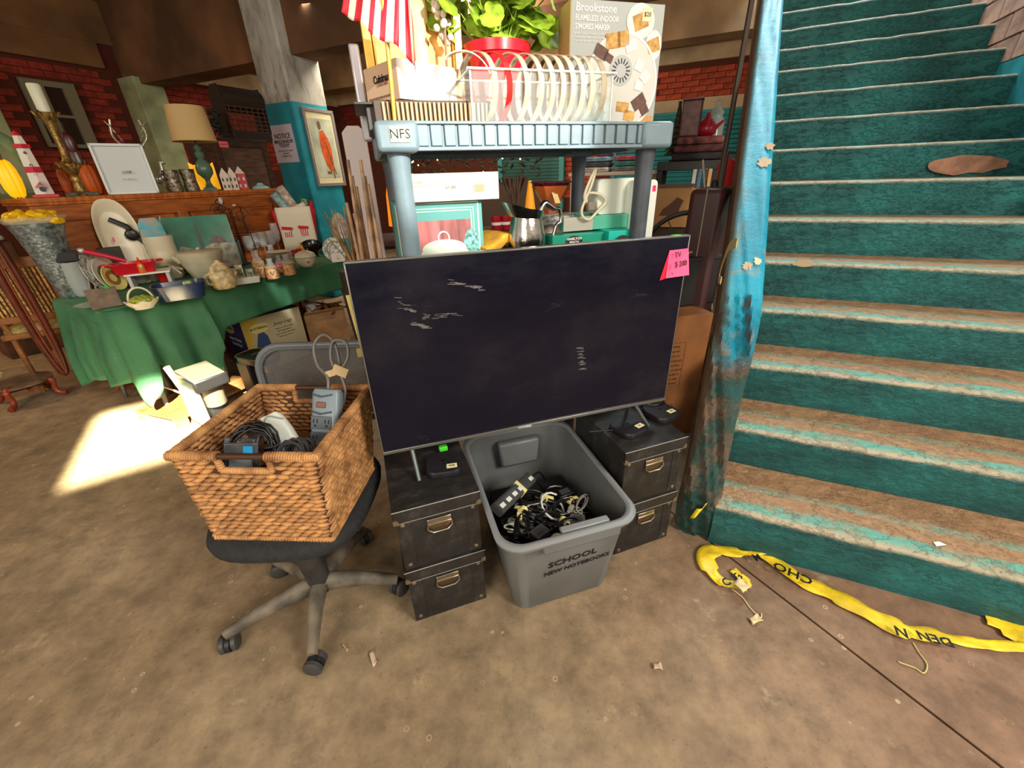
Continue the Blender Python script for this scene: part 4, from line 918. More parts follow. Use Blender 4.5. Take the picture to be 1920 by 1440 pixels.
# ---- acrylic bin of hoops
AC=m((240,248,246),.04,alpha=.09); ACE=m((236,244,240),.15,alpha=.75)
a0=tx(886,215,1.345); a1=tx(1143,225,1.345); aw=a1-a0
ab=thing('acrylic_bin','clear acrylic bin holding a row of upright plastic hoops','bin',T.w((a0+a1)/2,1.345,ST),T.a); ah=.148
p('walls',M().box((0,0,ah/2),(aw,.003,ah)).box((0,.15,ah/2),(aw,.003,ah)).box((-aw/2,.075,ah/2),(.003,.15,ah)).box((aw/2,.075,ah/2),(.003,.15,ah)).box((0,.075,.002),(aw,.15,.003)),AC,ab,smooth=0)
eg=M().box((0,-.004,ah),(aw+.02,.012,.005)).box((0,.154,ah),(aw+.02,.012,.005))
for s in (-1,1): eg.box((s*aw/2,.075,ah),(.008,.16,.005)).box((s*aw/2,0,ah/2),(.005,.005,ah))
eg.box((0,0,.003),(aw,.006,.005)); p('rim',eg,ACE,ab,bev=.001)
HO=m((206,196,170),.12,metal=.25); HR=m((214,30,30),.3)
def hoop(x,rz,mat,label,r=.092):
    h=thing('plastic_hoop',label,'hoop',T.w(x,1.42,ST+.006),T.a+R(rz)); 
    pr=[(r,-.009),(r,.009),(r-.0028,.009),(r-.0028,-.009),(r,-.009)]
    p('band',M().lathe(pr,(0,0,r+.012),40,(0,90,0)),mat,h,smooth=50)
    return h
xs=[tx(u,160,1.42) for u in (868,893,920,953,980,1002,1022,1041,1060,1078,1100)]
h0=hoop(xs[0],62,HO,'clear hoop turned widest open, at the end nearest the white carton')
names={2:'bright red hoop among the clear hoops in the acrylic bin'}
lab=['','second clear hoop, between the wide open one and the red hoop','bright red hoop among the clear hoops in the acrylic bin','clear hoop just right of the red hoop','clear hoop second after the red one','clear hoop third after the red one','middle clear hoop in front of the red flowerpot','clear hoop below the flowerpot\'s right edge','fourth hoop from the last in the acrylic bin','third hoop from the last in the acrylic bin','last clear hoop, next to the white paper in the bin']
for i in range(1,11): hoop(xs[i],24-1.5*i,HR if i==2 else HO,lab[i])
pw=thing('folded_wrap','crumpled clear wrap and blue trimmed packet in the bin\'s open end','packet',T.w(tx(1120,210,1.40),1.40,ST+.006),T.a)
p('wrap',M().ball((0,0,.052),(.05,.03,.052),14,8),m((206,220,214),.2,bp=(40,.8,.01)),pw); p('blue_card',M().box((-.02,-.04,.012),(.09,.02,.022)),m((90,200,230),.5),pw,bev=.002)
pp_=thing('white_leaflet','white folded leaflet lying at the bottom of the acrylic bin','leaflet',T.w(tx(1020,215,1.37),1.365,ST+.006),T.a); p('sheet',M().box((0,0,.012),(.15,.03,.022)),WHITE,pp_,bev=.003); p('fold',M().box((0,-.0152,.018),(.15,.001,.001)),m((170,170,160),.7),pp_)
# ---- geranium in a red pot
px_=tx(932,110,1.60); gp=thing('potted_geranium','leafy yellow green geranium in a red pot behind the hoops','plant',T.w(px_,1.60,ST),T.a)
pz=T.py(932,88,1.60).z-ST
RP=m((214,20,40),.25)
p('pot',M().lathe([(.055,0),(.08,pz*.6),(.098,pz-.03),(.106,pz-.028),(.108,pz),(.098,pz),(.094,pz-.02),(0,pz-.022)],n=36),RP,gp,smooth=40)
LF=m((150,186,48),.55,nz=(26,.30),rnd=.22,bp=(60,.3,.003)); 
lv=[];fsL=[]
n=28
lm=M(); vs=[(0,0,0)]
for rr_,zz in ((.45,.006),(.8,.010),(1.0,.004)):
    for j in range(n): a=2*PI*j/n; sc_=rr_*(1+.05*math.sin(a*9)*rr_)*(1-.5*max(0,math.cos(a-PI))**14*rr_); vs.append((sc_*math.cos(a),sc_*math.sin(a),(zz*3+.05*math.sin(a*5+1)*rr_**2)*1.0))
fs=[(0,1+j,1+(j+1)%n) for j in range(n)]+[(1+k*n+j,1+k*n+(j+1)%n,1+(k+1)*n+(j+1)%n,1+(k+1)*n+j) for k in range(2) for j in range(n)]
lm.add([(a*.042,b_*.042,c_*.042) for a,b_,c_ in vs],fs); LME=lm.mesh('leaf',LF,60)
stm=M()
for k in range(80):
    a=random.uniform(0,2*PI); e=random.random()**.6; rad=.19*e; zz=pz+.02+random.uniform(-.02,.23)*(1-.3*e)+ .02
    if zz>pz+.26: zz=pz+.26
    q=Vector((rad*math.cos(a),rad*.65*math.sin(a),zz)); s_=random.uniform(.9,1.5)
    put('leaf',LME,gp,q,(R(random.uniform(20,70)),R(random.uniform(-25,25)),random.uniform(-1.2,1.2)+ (0)),scale=(s_,s_,s_))
    if k%2==0: stm.tube([(q.x*.2,q.y*.2,pz-.02),(q.x*.7,q.y*.7,(zz+pz)/2+.02),tuple(q)],.0022,5)
p('stems',stm,m((150,176,60),.6),gp,kind='stuff')
dw=thing('pebble_sprig','small dried floral sprig beside the gold picture','flowers',T.w(tx(835,60,1.55),1.55,ST),T.a); mbd=M()
for k in range(16): mbd.ball((random.uniform(-.03,.03),random.uniform(-.02,.02),.30+random.uniform(-.05,.05)),.010,8,5)
p('buds',mbd,m((226,214,196),.7),dw,kind='stuff'); p('twigs',M().tube([(0,0,0),(-.005,0,.15),(.0,0,.32)],.004,6),m((150,120,90),.8),dw)
# ---- smores maker box
u0=T.py(1062,205,1.52); u1=T.py(1232,225,1.45); 
sb=thing('smores_maker_box','tall grey gift box picturing marshmallows and biscuits on a round plate','box',T.w(tx(1066,200,1.50),1.50,ST),T.a-R(2)); bw_=tx(1224,200,1.50)-tx(1066,200,1.50); bh=T.py(1150,3,1.50).z-ST
GBX=m((158,166,164),.45); p('carton',M().box((bw_/2,.05,bh/2),(bw_,.10,bh)),GBX,sb,bev=.001,smooth=0); p('kraft_side',M().box((-.001,.05,bh/2),(.002,.098,bh*.995)),m((206,174,112),.7),sb)
text('Brookstone',.029,WHITE,sb,(.014,-.001,bh-.020),(90,0,0),align='LEFT',bold=.0004); text('FLAMELESS INDOOR',.019,WHITE,sb,(.014,-.001,bh-.045),(90,0,0),align='LEFT',sx=.85,bold=.0004); text("S'MORES MAKER",.019,WHITE,sb,(.014,-.001,bh-.066),(90,0,0),align='LEFT',sx=.85,bold=.0004)
for i,s_ in enumerate(('Bring S\'mores fun indoors with small','countertop maker for parties with','the kids. Flameless heater')): text(s_,.0075,WHITE,sb,(.014,-.001,bh-.083-i*.009),(90,0,0),align='LEFT')
prt=p('printed_picture',M().lathe([(0,0),(.138,0),(.138,.001),(0,.001)],(bw_*.58,-.0012,.150),40,(90,0,0),sx=.95),m((206,206,200),.5),sb)
p('plate_rim_print',M().lathe([(.131,0),(.138,0),(.138,.0006),(.131,.0006),(.131,0)],(bw_*.58,-.0024,.150),40,(90,0,0),sx=.95),m((236,238,236),.5),prt)
p('burner_print',M().lathe([(0,0),(.042,0),(.042,.0006),(0,.0006)],(bw_*.56,-.0024,.185),30,(90,0,0)),m((176,180,180),.5),prt)
mbk=M()
for i in range(16): a=2*PI*i/16; mbk.box((bw_*.56+.026*math.cos(a),-.0034,.185+.026*math.sin(a)),(.014,.0005,.004),r=(0,-math.degrees(a),0))
p('slot_print',mbk,m((50,50,50),.6),prt,smooth=0)
TAN=m((208,160,88),.7,nz=(60,.2)); CHO=m((96,62,48),.6,nz=(60,.2)); MAR=m((232,232,226),.6)
def printed(lst,mat,nm):
    for (x,z,w_,h_,r_) in lst: p(nm,M().box((bw_*.5+x,-.0036,z),(w_,.0006,h_),r=(0,r_,0)),mat,prt,smooth=0)
printed([(-.015,.262,.05,.04,-8),(.02,.268,.04,.04,-8),(.035,.085,.045,.028,5),(.062,.060,.04,.03,10)],TAN,'cracker_print'); printed([(-.055,.232,.045,.032,25),(-.028,.218,.03,.022,25),(.095,.10,.05,.035,-35),(.118,.078,.03,.03,-35)],CHO,'chocolate_print'); printed([(.085,.20,.03,.03,20),(.11,.17,.03,.03,40),(.09,.145,.03,.026,10),(-.04,.12,.04,.05,20),(-.055,.17,.035,.04,0),(.05,.25,.04,.03,-20)],MAR,'marshmallow_print')
for (x,z,r_) in ((bw_*.74,bh-.045,.045),(bw_*.95,bh-.105,.04)):
    q=M().lathe([(0,0),(r_,0),(r_,.0008),(0,.0008)],(min(x,bw_-r_*.75),-.0012,z),30,(90,0,0),sx=.75 if x>bw_*.9 else 1.1); o=p('printed_plate',q,m((214,218,216),.5),sb); p('biscuit_print',M().box((min(x,bw_-r_*.75),-.0026,z),(r_*1.1,.0006,r_*.9),r=(0,-20,0)),TAN,o)
p('price_label',M().box((bw_-.062,-.0028,bh-.028),(.034,.0008,.034)),m((232,220,180),.7),sb); text('$20',.016,INK,sb,(bw_-.062,-.0036,bh-.028),(90,0,0))
p('kraft_patch',M().box((bw_-.03,-.0022,.045),(.05,.0008,.03)),m((196,150,96),.8),sb)
# ================================================================ middle shelf
def onshelf(u,v,y): return T.w(T.py(u,v,y).x,y,SM)
# white flat carton laid on top of the tureen box
tq=T.py(790,470,1.44); tb=thing('tureen_gift_box','teal bordered gift box picturing a lidded soup tureen','box',T.w(tx(744,430,1.44),1.44,SM),T.a)
tw_=tx(905,420,1.44)-tx(744,430,1.44); th=T.py(820,377,1.44).z-SM
TEAL=m((70,140,136),.5); CRM=m((230,226,206),.5)
p('carton',M().box((tw_/2,.10,th/2),(tw_,.20,th)),TEAL,tb,bev=.0015,smooth=0)
def frame_print(par,x0,x1,z0,z1,y,wd,mat,nm='border_print'):
    mb=M(); 
    for z in (z0,z1): mb.box(((x0+x1)/2,y,z),(x1-x0,.0006,wd))
    for x in (x0,x1): mb.box((x,y,(z0+z1)/2),(wd,.0006,z1-z0))
    return p(nm,mb,mat,par,smooth=0)
frame_print(tb,.006,tw_-.014,.006,th-.006,-.0006,.004,CRM); frame_print(tb,.022,tw_-.030,.02,th-.022,-.0006,.002,CRM); frame_print(tb,.03,tw_-.038,.02,th-.030,-.0006,.002,CRM)
pr_=p('curtain_print',M().box((tw_/2-.004,-.0006,th/2-.02),(tw_-.075,.001,th-.075)),m((150,84,84),.6,nz=(9,.35,(3,1,.4))),tb)
p('tureen_print',M().lathe([(0,0),(.085,0),(.085,.001),(0,.001)],(tw_*.52,-.0014,th*.32),30,(90,0,0),sy=.55),m((206,214,196),.4),pr_); p('tureen_lid_print',M().lathe([(0,0),(.075,0),(.075,.001),(0,.001)],(tw_*.52,-.0018,th*.42),30,(90,0,0),sy=.42),m((190,202,186),.4),pr_)
p('knob_print',M().tube([(tw_*.52+.018*math.cos(a),-.002,th*.56+.02*math.sin(a)) for a in [2*PI*i/14 for i in range(14)]],.003,5,closed=True),m((226,226,210),.4),pr_)
p('plate_print',M().lathe([(0,0),(.05,0),(.05,.001),(0,.001)],(tw_*.85,-.0013,th*.42),24,(90,0,0),sx=.55,sy=1.2),m((96,156,150),.5,nz=(80,.5)),pr_)
wc=thing('white_carton','long white carton with a barcode lying across the tureen box','box',T.w(tx(768,375,1.40),1.40,SM+th),T.a-R(1)); wl_=tx(936,350,1.40)-tx(768,375,1.40); wh=T.py(850,324,1.42).z-SM-th
p('carton',M().box((wl_/2,.14,wh/2),(wl_,.26,wh)),m((226,216,200),.6),wc,bev=.002,smooth=0)
mbk=M(); [mbk.box((wl_*.72+i*.0045,-.0006,wh*.45),(.0022,.0006,wh*.32)) for i in range(8)]; p('barcode',mbk,m((150,130,60),.7),wc,smooth=0); text('SY 44',.014,INK,wc,(wl_*.45,-.0008,wh*.5),(90,0,0)); text('WARNING: read all instructions',.007,INK,wc,(.02,-.0008,wh*.72),(90,0,0),align='LEFT'); text('before using this product',.007,INK,wc,(.02,-.0008,wh*.60),(90,0,0),align='LEFT')
# yellow napkins
nq=onshelf(928,430,1.50); 
YN=[m((206,150,40),.8,nz=(20,.15)),m((196,140,36),.8,nz=(20,.2)),m((232,214,150),.8)]
for i,(nm,c) in enumerate((('folded pale yellow napkin at the bottom of the napkin pile',2),('folded mustard napkin, middle of the pile beside the silver pitcher',1),('folded mustard napkin on top of the napkin pile',0))):
    def nf(a,b_,i=i): return ((a-.5)*.17*(1-.04*i),(b_-.5)*.16,.002+.004*math.sin(a*9+i)+.10*i*0+.02*i*(1-abs(a-.5))*1)
    t_=p('folded_napkin',M().grid(nf,12,6),YN[c],solid=.03,smooth=60,bev=.004); t_.location=nq+Vector((0,0,.018+.034*i)); t_.rotation_euler=(0,R(-14 if i==2 else -4),T.a+R(8*i)); tag(t_,nm,'napkin','folded napkins beside the pitcher')
# silver pitcher
pq=onshelf(988,440,1.42); pt=thing('silver_pitcher','engraved silver water pitcher with a scrolled handle','pitcher',pq,T.a+R(8)); 
ph_=T.py(960,392,1.42).z-SM
SV=m((186,182,174),.16,metal=1,nz=(14,.2),bp=(50,.35,.003))
mb=M(); rings=[]
for r_,z in ((.038,0),(.044,.006),(.036,.02),(.05,.05),(.064,.09),(.066,.13),(.056,.18),(.050,.21)):
    rings.append([(r_*math.cos(t),r_*math.sin(t),z) for t in [2*PI*i/28 for i in range(28)]])
for r_,z,ex in ((.053,ph_-.03,.012),(.060,ph_,.034),(.056,ph_,.034),(.047,ph_-.03,.012)):
    rings.append([((r_+ex*max(0,math.cos(t-PI))**3)*math.cos(t),r_*math.sin(t),z+ex*.7*max(0,math.cos(t-PI))**2-.012*max(0,math.cos(t))) for t in [2*PI*i/28 for i in range(28)]])
rings.append([(.044*math.cos(t),.044*math.sin(t),.19) for t in [2*PI*i/28 for i in range(28)]])
loft(mb,rings); p('body',mb,SV,pt,smooth=70)
hp=[(.050,0,.20),(.070,0,.235),(.105,0,ph_-.005),(.130,0,ph_-.012),(.135,0,ph_-.05),(.118,0,.16),(.095,0,.10),(.062,0,.08)]
p('handle',M().tube(smoothpath(hp,5),[.010]*12+[.007]*24,8),SV,pt,smooth=70)
# patterned jar
jq=onshelf(1040,440,1.55); jk=(T.py(1040,400,1.55).z-SM)/.308
jr=thing('patterned_jar','white jar with red and blue printed pattern behind the pitcher handle','jar',jq,T.a)
JP=m((228,222,208),.35,nz=(40,.5),rgb2=(160,60,70)); JB=m((226,222,210),.35,nz=(50,.5),rgb2=(70,80,110))
p('body',M().lathe([(.05,0),(.066,.02),(.070,.10),(.070,.22),(.062,.25)],n=28),JP,jr,smooth=50); p('lid',M().lathe([(.066,.25),(.080,.252),(.082,.262),(.080,.300),(.07,.306),(0,.308)],n=28),JB,jr,smooth=50)
# amber and purple glass bowls on the jar
jr.scale=(1,1,jk)
bk_=(T.py(1040,348,1.55).z-SM-.309*jk)/.115
gw=thing('amber_glass_bowl','amber flared glass bowl with a paper label standing on the patterned jar','bowl',jq+Vector((-.015,.01,.309*jk)),T.a+R(12))
AM=m((200,104,50),.08,tr=.35,coat=.5)
p('bowl',M().lathe([(.030,0),(.032,.012),(.028,.02),(.052,.06),(.085,.115),(.082,.115),(.05,.064),(.02,.03),(0,.028)],n=10),AM,gw,smooth=20); p('paper_label',M().box((-.022,-.068,.072),(.026,.002,.062),r=(-32,0,0)),m((214,190,130),.8),gw)
gw.scale=(.85,.85,bk_)
gw=thing('purple_glass_bowl','dark purple flared glass bowl nested in the amber bowl','bowl',jq+Vector((-.015,.01,.309*jk+.085*bk_)),T.a+R(5))
p('bowl',M().lathe([(.050,0),(.062,.03),(.092,.062),(.089,.063),(.06,.034),(0,.01)],n=10),m((90,30,52),.12,coat=.5),gw,smooth=20); gw.scale=(.85,.85,.6)
p('rim_bead',M().tube([(.092*math.cos(t),.092*math.sin(t),.062) for t in [2*PI*i/20 for i in range(20)]],.002,5,closed=True),m((110,40,60),.1),gw)
# green appliance cartons
GN=m((0,150,124),.5); 
g1=thing('green_appliance_carton','green appliance carton with dark round logo, left under the white warming tray','box',T.w(tx(1036,455,1.40),1.40,SM),T.a+R(3)); gw1=tx(1142,445,1.40)-tx(1036,455,1.40); gh=T.py(1080,440,1.40).z-SM
p('carton',M().box((gw1/2,.11,gh/2),(gw1,.22,gh)),GN,g1,bev=.0015,smooth=0)
p('logo_print',M().lathe([(0,0),(.034,0),(.034,.001),(0,.001)],(gw1*.38,-.001,gh-.024),24,(90,0,0),sy=.6),m((44,40,36),.5),g1); text('HAMILTON',.0115,WHITE,g1,(gw1*.38,-.0022,gh-.014),(90,0,0),bold=.0003); text('BEACH',.0115,WHITE,g1,(gw1*.38,-.0022,gh-.026),(90,0,0),bold=.0003)
g2=thing('green_appliance_carton','bright turquoise appliance carton with cream flap beside the front right post','box',T.w(tx(1143,450,1.37),1.37,SM),T.a-R(4)); gw2=tx(1190,440,1.37)-tx(1143,450,1.37); gh2=T.py(1165,433,1.37).z-SM
p('carton',M().box((gw2/2,.12,gh2/2),(gw2,.22,gh2)),m((0,186,170),.5),g2,bev=.0015,smooth=0); p('logo_print',M().lathe([(0,0),(.024,0),(.024,.001),(0,.001)],(gw2*.5,-.001,gh2-.028),24,(90,0,0),sy=.6),m((44,40,36),.5),g2); p('cream_flap',M().box((gw2+.012,.03,gh2-.02),(.004,.06,.06),r=(0,14,8)),m((236,226,180),.7),g2)
g3=thing('silver_green_box','flat silver and green box supporting the white warming tray','box',T.w(tx(1052,425,1.47),1.45,SM+max(gh,gh2)+.001),T.a); gw3=tx(1200,410,1.45)-tx(1052,425,1.45)
gz3=T.py(1120,405,1.45).z-(SM+max(gh,gh2)); gz3=max(.03,min(gz3,.07))
p('carton',M().box((gw3/2,.10,gz3/2),(gw3,.20,gz3)),m((80,176,150),.45),g3,bev=.002,smooth=0); p('silver_end',M().box((gw3*.18,-.001,gz3/2),(gw3*.36,.002,gz3)),m((196,192,180),.35,metal=.4),g3)
# white warming tray standing on edge with cord
wz=SM+max(gh,gh2)+gz3+.001
q=T.w(tx(1116,412,1.47),1.47,wz); wt=thing('white_warming_tray','flat white plastic appliance standing on its edge with coiled cord','appliance',q,T.a+R(6)); wtw=tx(1200,370,1.47)-tx(1116,412,1.47)+.01; wth=T.py(1165,334,1.47).z-wz
mb=M(); o=rrect(wtw,wth,.018,5); loft(mb,[[(a+wtw/2,b_y,b_+wth/2) for a,b_ in [(x_*f_,z_*f_) for x_,z_ in o]] for b_y,f_ in ((-.004,.97),(0,1),(.055,1),(.06,.98))]); p('shell',mb,m((222,228,216),.35),wt,smooth=50)
frame_print(wt,wtw*.72,wtw*.97,wth*.42,wth*.56,-.0045,.0015,m((90,100,100),.5),'label_border'); text('READ',.008,INK,wt,(wtw*.85,-.0048,wth*.52),(90,0,0)); text('INSTRUCTIONS',.006,INK,wt,(wtw*.85,-.0048,wth*.46),(90,0,0))
p('cord',M().tube(smoothpath([(-.02,-.02,.03),(-.07,-.03,.06),(-.05,-.03,.12),(-.03,-.03,.15),(-.045,-.03,.10),(-.08,-.03,.02),(-.05,-.03,-.01),(.0,-.02,.02),(.03,-.015,.045),(.0,-.02,.07),(-.05,-.02,.075),(-.055,-.02,.04)],6),.0052,7),m((214,206,180),.5),wt,smooth=70); p('plug',M().box((-.045,-.035,.035),(.03,.02,.03)),m((130,122,108),.5),wt,bev=.004)
wt2=thing('white_warming_tray','second white appliance with pink sticker behind the front right post','appliance',T.w(.958,1.44,SM),T.a+R(2)); zz=T.py(1240,336,1.44).z-SM
mb=M(); o=rrect(.105,zz,.018,5); loft(mb,[[(a,b_y,b_+zz/2) for a,b_ in [(x_*f_,z_*f_) for x_,z_ in o]] for b_y,f_ in ((-.004,.95),(0,1),(.04,1))]); p('shell',mb,m((222,228,220),.35),wt2,smooth=50); p('pink_sticker',M().box((.036,-.0045,zz*.90),(.014,.001,.02)),m((255,40,110),.6),wt2)
# ================================================================ GREEN TABLE AND ITS WARES
TZ=.75
tbl=thing('trestle_table','folding table hidden under the green cloth left of the television','table',TB.w(.92,.38,0),TB.a)
p('top',M().box((0,0,.725),(1.82,.74,.03)),m((150,140,124),.6),tbl,bev=.004)
for sx in (-1,1):
    for sy in (-1,1): p('leg',M().tube([(sx*.78,sy*.30,.71),(sx*.84,sy*.30,.0)],.014,8),m((90,88,84),.5),tbl)
    p('leg_brace',M().tube([(sx*.81,-.30,.3),(sx*.81,.30,.3)],.009,6),m((90,88,84),.5),tbl)
def cloth_fn(nt,b,tc):
    sp=N(nt,'SeparateXYZ'); nt.links.new(tc.outputs['Object'],sp.inputs[0])
    c=ramp(nt,noise(nt,tc,5,6),[(.3,(54,118,84)),(.7,(76,146,106))])
    br=N(nt,'TexBrick'); br.inputs['Scale'].default_value=22; br.inputs['Mortar Size'].default_value=.018; br.offset=0; br.inputs['Brick Width'].default_value=.5; br.inputs['Row Height'].default_value=.5
    cm=N(nt,'CombineXYZ'); nt.links.new(sp.outputs[0],cm.inputs[0]); nt.links.new(sp.outputs[2],cm.inputs[1]); nt.links.new(cm.outputs[0],br.inputs['Vector'])
    l=N(nt,'MapRange'); nt.links.new(sp.outputs[0],l.inputs[0]); l.inputs[1].default_value=-.1; l.inputs[2].default_value=-.4; l.inputs[3].default_value=0; l.inputs[4].default_value=.9
    f=nt.nodes.new('ShaderNodeMath'); f.operation='MULTIPLY'; nt.links.new(br.outputs['Fac'],f.inputs[0]); nt.links.new(l.outputs[0],f.inputs[1])
    nt.links.new(mix(nt,f.outputs[0],c,(96,98,50)),b.inputs['Base Color']); b.inputs['Roughness'].default_value=.75
    tr=nt.nodes.new('ShaderNodeBsdfTranslucent'); tr.inputs['Color'].default_value=L3((80,160,100)); ms=nt.nodes.new('ShaderNodeMixShader'); ms.inputs[0].default_value=.22
    out=nt.nodes['Material Output']; nt.links.new(b.outputs[0],ms.inputs[1]); nt.links.new(tr.outputs[0],ms.inputs[2]); nt.links.new(ms.outputs[0],out.inputs[0])
    bump(nt,b,noise(nt,tc,9,5,(1,1,.3)),.3,.01)
CLM=custom('green_cloth',cloth_fn)
# the cloth: hem height varies along the perimeter, with deep folds at the near corner
def hem(s):      # s: distance along perimeter starting at back-left corner: left side .76, front 1.84, right .76
    P=[(0,.60),(.25,.50),(.5,.50),(.70,.46),(.76,.62),(.80,.55),(.86,.36),(.93,.52),(1.02,.62),(1.08,.68),(1.16,.64),(1.24,.40),(1.34,.27),(1.7,.25),(2.2,.24),(2.6,.25),(2.66,.32),(3.0,.22),(3.36,.22)]
    for (a,x),(b_,y) in zip(P,P[1:]):
        if s<=b_: t=(s-a)/(b_-a); t=t*t*(3-2*t); return x+(y-x)*t
    return .22
PER=3.36; X0,X1,Y0,Y1=-.925,.925,-.385,.375
def peri(s):
    if s<.76: return Vector((X0,Y1-s,0)),Vector((-1,0,0))
    if s<2.61: return Vector((X0+(s-.76),Y0,0)),Vector((0,-1,0))
    return Vector((X1,Y0+(s-2.61),0)),Vector((1,0,0))
def cf(a,b_):
    s=a*PER; q,nn=peri(s); r_=.06
    for cn,dx,dy in ((.76,-1,-1),(2.61,1,-1)):
        if abs(s-cn)<r_:
            t=(s-cn+r_)/(2*r_); base=Vector((X0 if dx<0 else X1,Y0,0)); an=(PI+PI/2*t) if dx<0 else (1.5*PI+PI/2*t)
            cc=base+Vector((r_ if dx<0 else -r_,r_,0)); q=cc+Vector((math.cos(an),math.sin(an),0))*r_; nn=Vector((math.cos(an),math.sin(an),0))
    h=hem(s)*b_; fold=min(1,b_*1.5)
    amp=.030 if s<1.25 else .0025
    d=.012+.02*b_+amp*fold*(1+math.sin(s*26+1.2*math.sin(s*7)))+ (.008 if s<1.25 else .0015)*fold*math.sin(s*61)
    zz=TZ+.006-h- (.0 if b_>0 else 0)
    if b_==0: d=0
    q2=q+nn*d; return (q2.x,q2.y,zz)
mb=M().grid(cf,230,16)
mb.grid(lambda a,b_:(X0+(X1-X0)*a,Y0+(Y1-Y0)*b_,TZ+.006),12,6)
cl=p('tablecloth',mb,CLM,smooth=80,solid=.0015); cl.location=TB.w(.92,.38,0); cl.rotation_euler=(0,0,TB.a); tag(cl,'green cloth with a checked hem draped over the long table','tablecloth')
ZC=TZ+.009
def loc_(u,v,z=ZC): return onz(u,v,z)
def FA(q,d=0): return math.atan2(q.y,q.x)-PI/2+R(d)
CER=m((222,214,186),.3); CER2=m((206,198,172),.35,nz=(10,.08)); GLS=m((214,224,220),.05,tr=.0,alpha=.35); 
def item(kind,label,cat,ub,vb,vt,ul,ur,z=None,d=0,group=None,ut=None):
    q,h,w_=fit(ub,vb,z or ZC,vt,ul,ur,ut); t=thing(kind,label,cat,q,FA(q,d),group); return t,h,w_
# --- tall galvanised bucket vase
t,h,w_=item('tall_vase','tall flared hammered metal vase stuffed with yellow cellophane','vase',137,556,405,18,146,ut=82)
GAL=m((150,164,168),.3,metal=.75,nz=(40,.3),bp=(70,.8,.006)); h=min(h,.62); r1=w_/2*.92
p('body',M().lathe([(r1*.42,0),(r1*.45,.01),(r1*.62,h*.4),(r1*.85,h*.8),(r1,h*.95),(r1*.96,h*.95),(r1*.8,h*.78),(0,h*.7)],n=36),GAL,t,smooth=60)
yc=M()
for k in range(60): yc.ball((random.uniform(-.75,.75)*r1,random.uniform(-.75,.75)*r1,h*.965+random.uniform(-.01,.035)),(random.uniform(.03,.05),random.uniform(.02,.035),.022),8,5,rot=(random.uniform(-30,30),random.uniform(-30,30),random.uniform(0,180)))
p('yellow_cellophane',yc,m((236,190,20),.2,bp=(40,.6,.01)),t,kind='stuff'); p('clear_wrap',M().lathe([(r1*1.02,h*.93),(r1*1.18,h*1.0),(r1*1.16,h*1.0)],n=30),m((230,226,200),.1,alpha=.4),t)
p('handle',M().tube([(r1*.66,-.06,h*.05),(r1*.80,-.07,h*.2),(r1*.95,-.05,h*.35)],.004,6),WHITE,t)
# --- glass carafe with black slab on top
t,h,w_=item('glass_pitcher','glass pitcher on the table corner under a black slab','pitcher',160,555,489,138,182,ut=148); h=max(.12,min(h,.22))
p('body',M().lathe([(w_*.32,0),(w_*.42,.02),(w_*.5,h*.5),(w_*.45,h*.85),(w_*.48,h),(w_*.46,h),(w_*.47,h*.5),(w_*.36,.01)],n=28),GLS,t,smooth=60); p('handle',M().tube([(w_*.45,-.02,h*.8),(w_*.75,-.03,h*.6),(w_*.6,-.02,h*.15)],.005,6),GLS,t)
hp_=h
t2=thing('black_slab','thick black rectangular tray resting across the glass pitcher','tray',t.location+Vector((0,0,h+.001)),t.rotation_euler.z); p('tray',M().box((.0,0,.03),(.105,.07,.058),tp=(1.1,1.05)),m((34,34,36),.6),t2,bev=.006); p('tray_rim',M().box((0,0,.0595),(.125,.08,.003)),m((48,48,50),.5),t2)
# --- brown slate sign
t,h,w_=item('brown_slab','brown stone look box lying at the front table corner, green tag on top','board',204,578,540,171,234,ut=198)
p('slab',M().box((0,.02,max(h,.07)/2),(w_,.03,max(h,.07)),r=(-14,0,0)),m((116,98,82),.7,nz=(20,.2),bp=(60,.4,.003)),t,bev=.004); p('green_tag',M().box((.03,.0,max(h,.07)+.004),(.024,.024,.002),r=(20,0,20)),m((60,220,60),.6),t)
o=p('yellow_tag',M().box((0,0,0),(.03,.002,.04)),m((240,180,20),.6),None); q=onz(190,588,.72); o.location=q+(Vector((q.x,q.y,0)).normalized()*-.045); o.rotation_euler=(0,0,FA(q)); tag(o,'little orange paper tag hanging on the cloth below the brown slab','tag')
t,h,w_=item('glass_platter','clear scalloped glass platter at the table\'s near edge','platter',178,572,560,135,232); p('platter',M().lathe([(0,.004),(.06,.004),(.075,.012),(.078,.012),(.062,0),(0,0)],n=24,sx=1.2),GLS,t); p('foot_ring',M().lathe([(.03,-.0005),(.032,-.0005),(.032,.003),(.03,.003),(.03,-.0005)],n=20),GLS,t)
# --- plates in a row
def plate(label,ub,vb,vt,ul,ur,mat,mat2,d,z=None,heart=False,tilt=14):
    t,h,w_=item('decorative_plate',label,'plate',ub,vb,vt,ul,ur,z,d); r_=max(.05,h/2); 
    mb=M().lathe([(0,0),(r_*.6,0),(r_*.98,.012),(r_,.014),(r_*.97,.018),(r_*.62,.005),(0,.005)],(0,0,r_),36,(90+(-tilt),0,0))
    p('dish',mb,mat,t,smooth=50); p('inner_ring',M().lathe([(r_*.30,.0055),(r_*.58,.0055),(r_*.58,.0066),(r_*.30,.0066),(r_*.30,.0055)],(0,0,r_),30,(90-tilt,0,0)),mat2,t); return t
GP=m((176,176,166),.35,nz=(60,.4)); GP2=m((90,96,92),.4,nz=(60,.5))
plate('large grey patterned plate standing foremost at the left end of the plate row',203,546,466,163,222,GP,m((214,210,196),.35),50)
plate('white and dark banded plate between the grey and the yellow rimmed plate',214,545,480,186,224,m((206,204,190),.35),GP2,52)
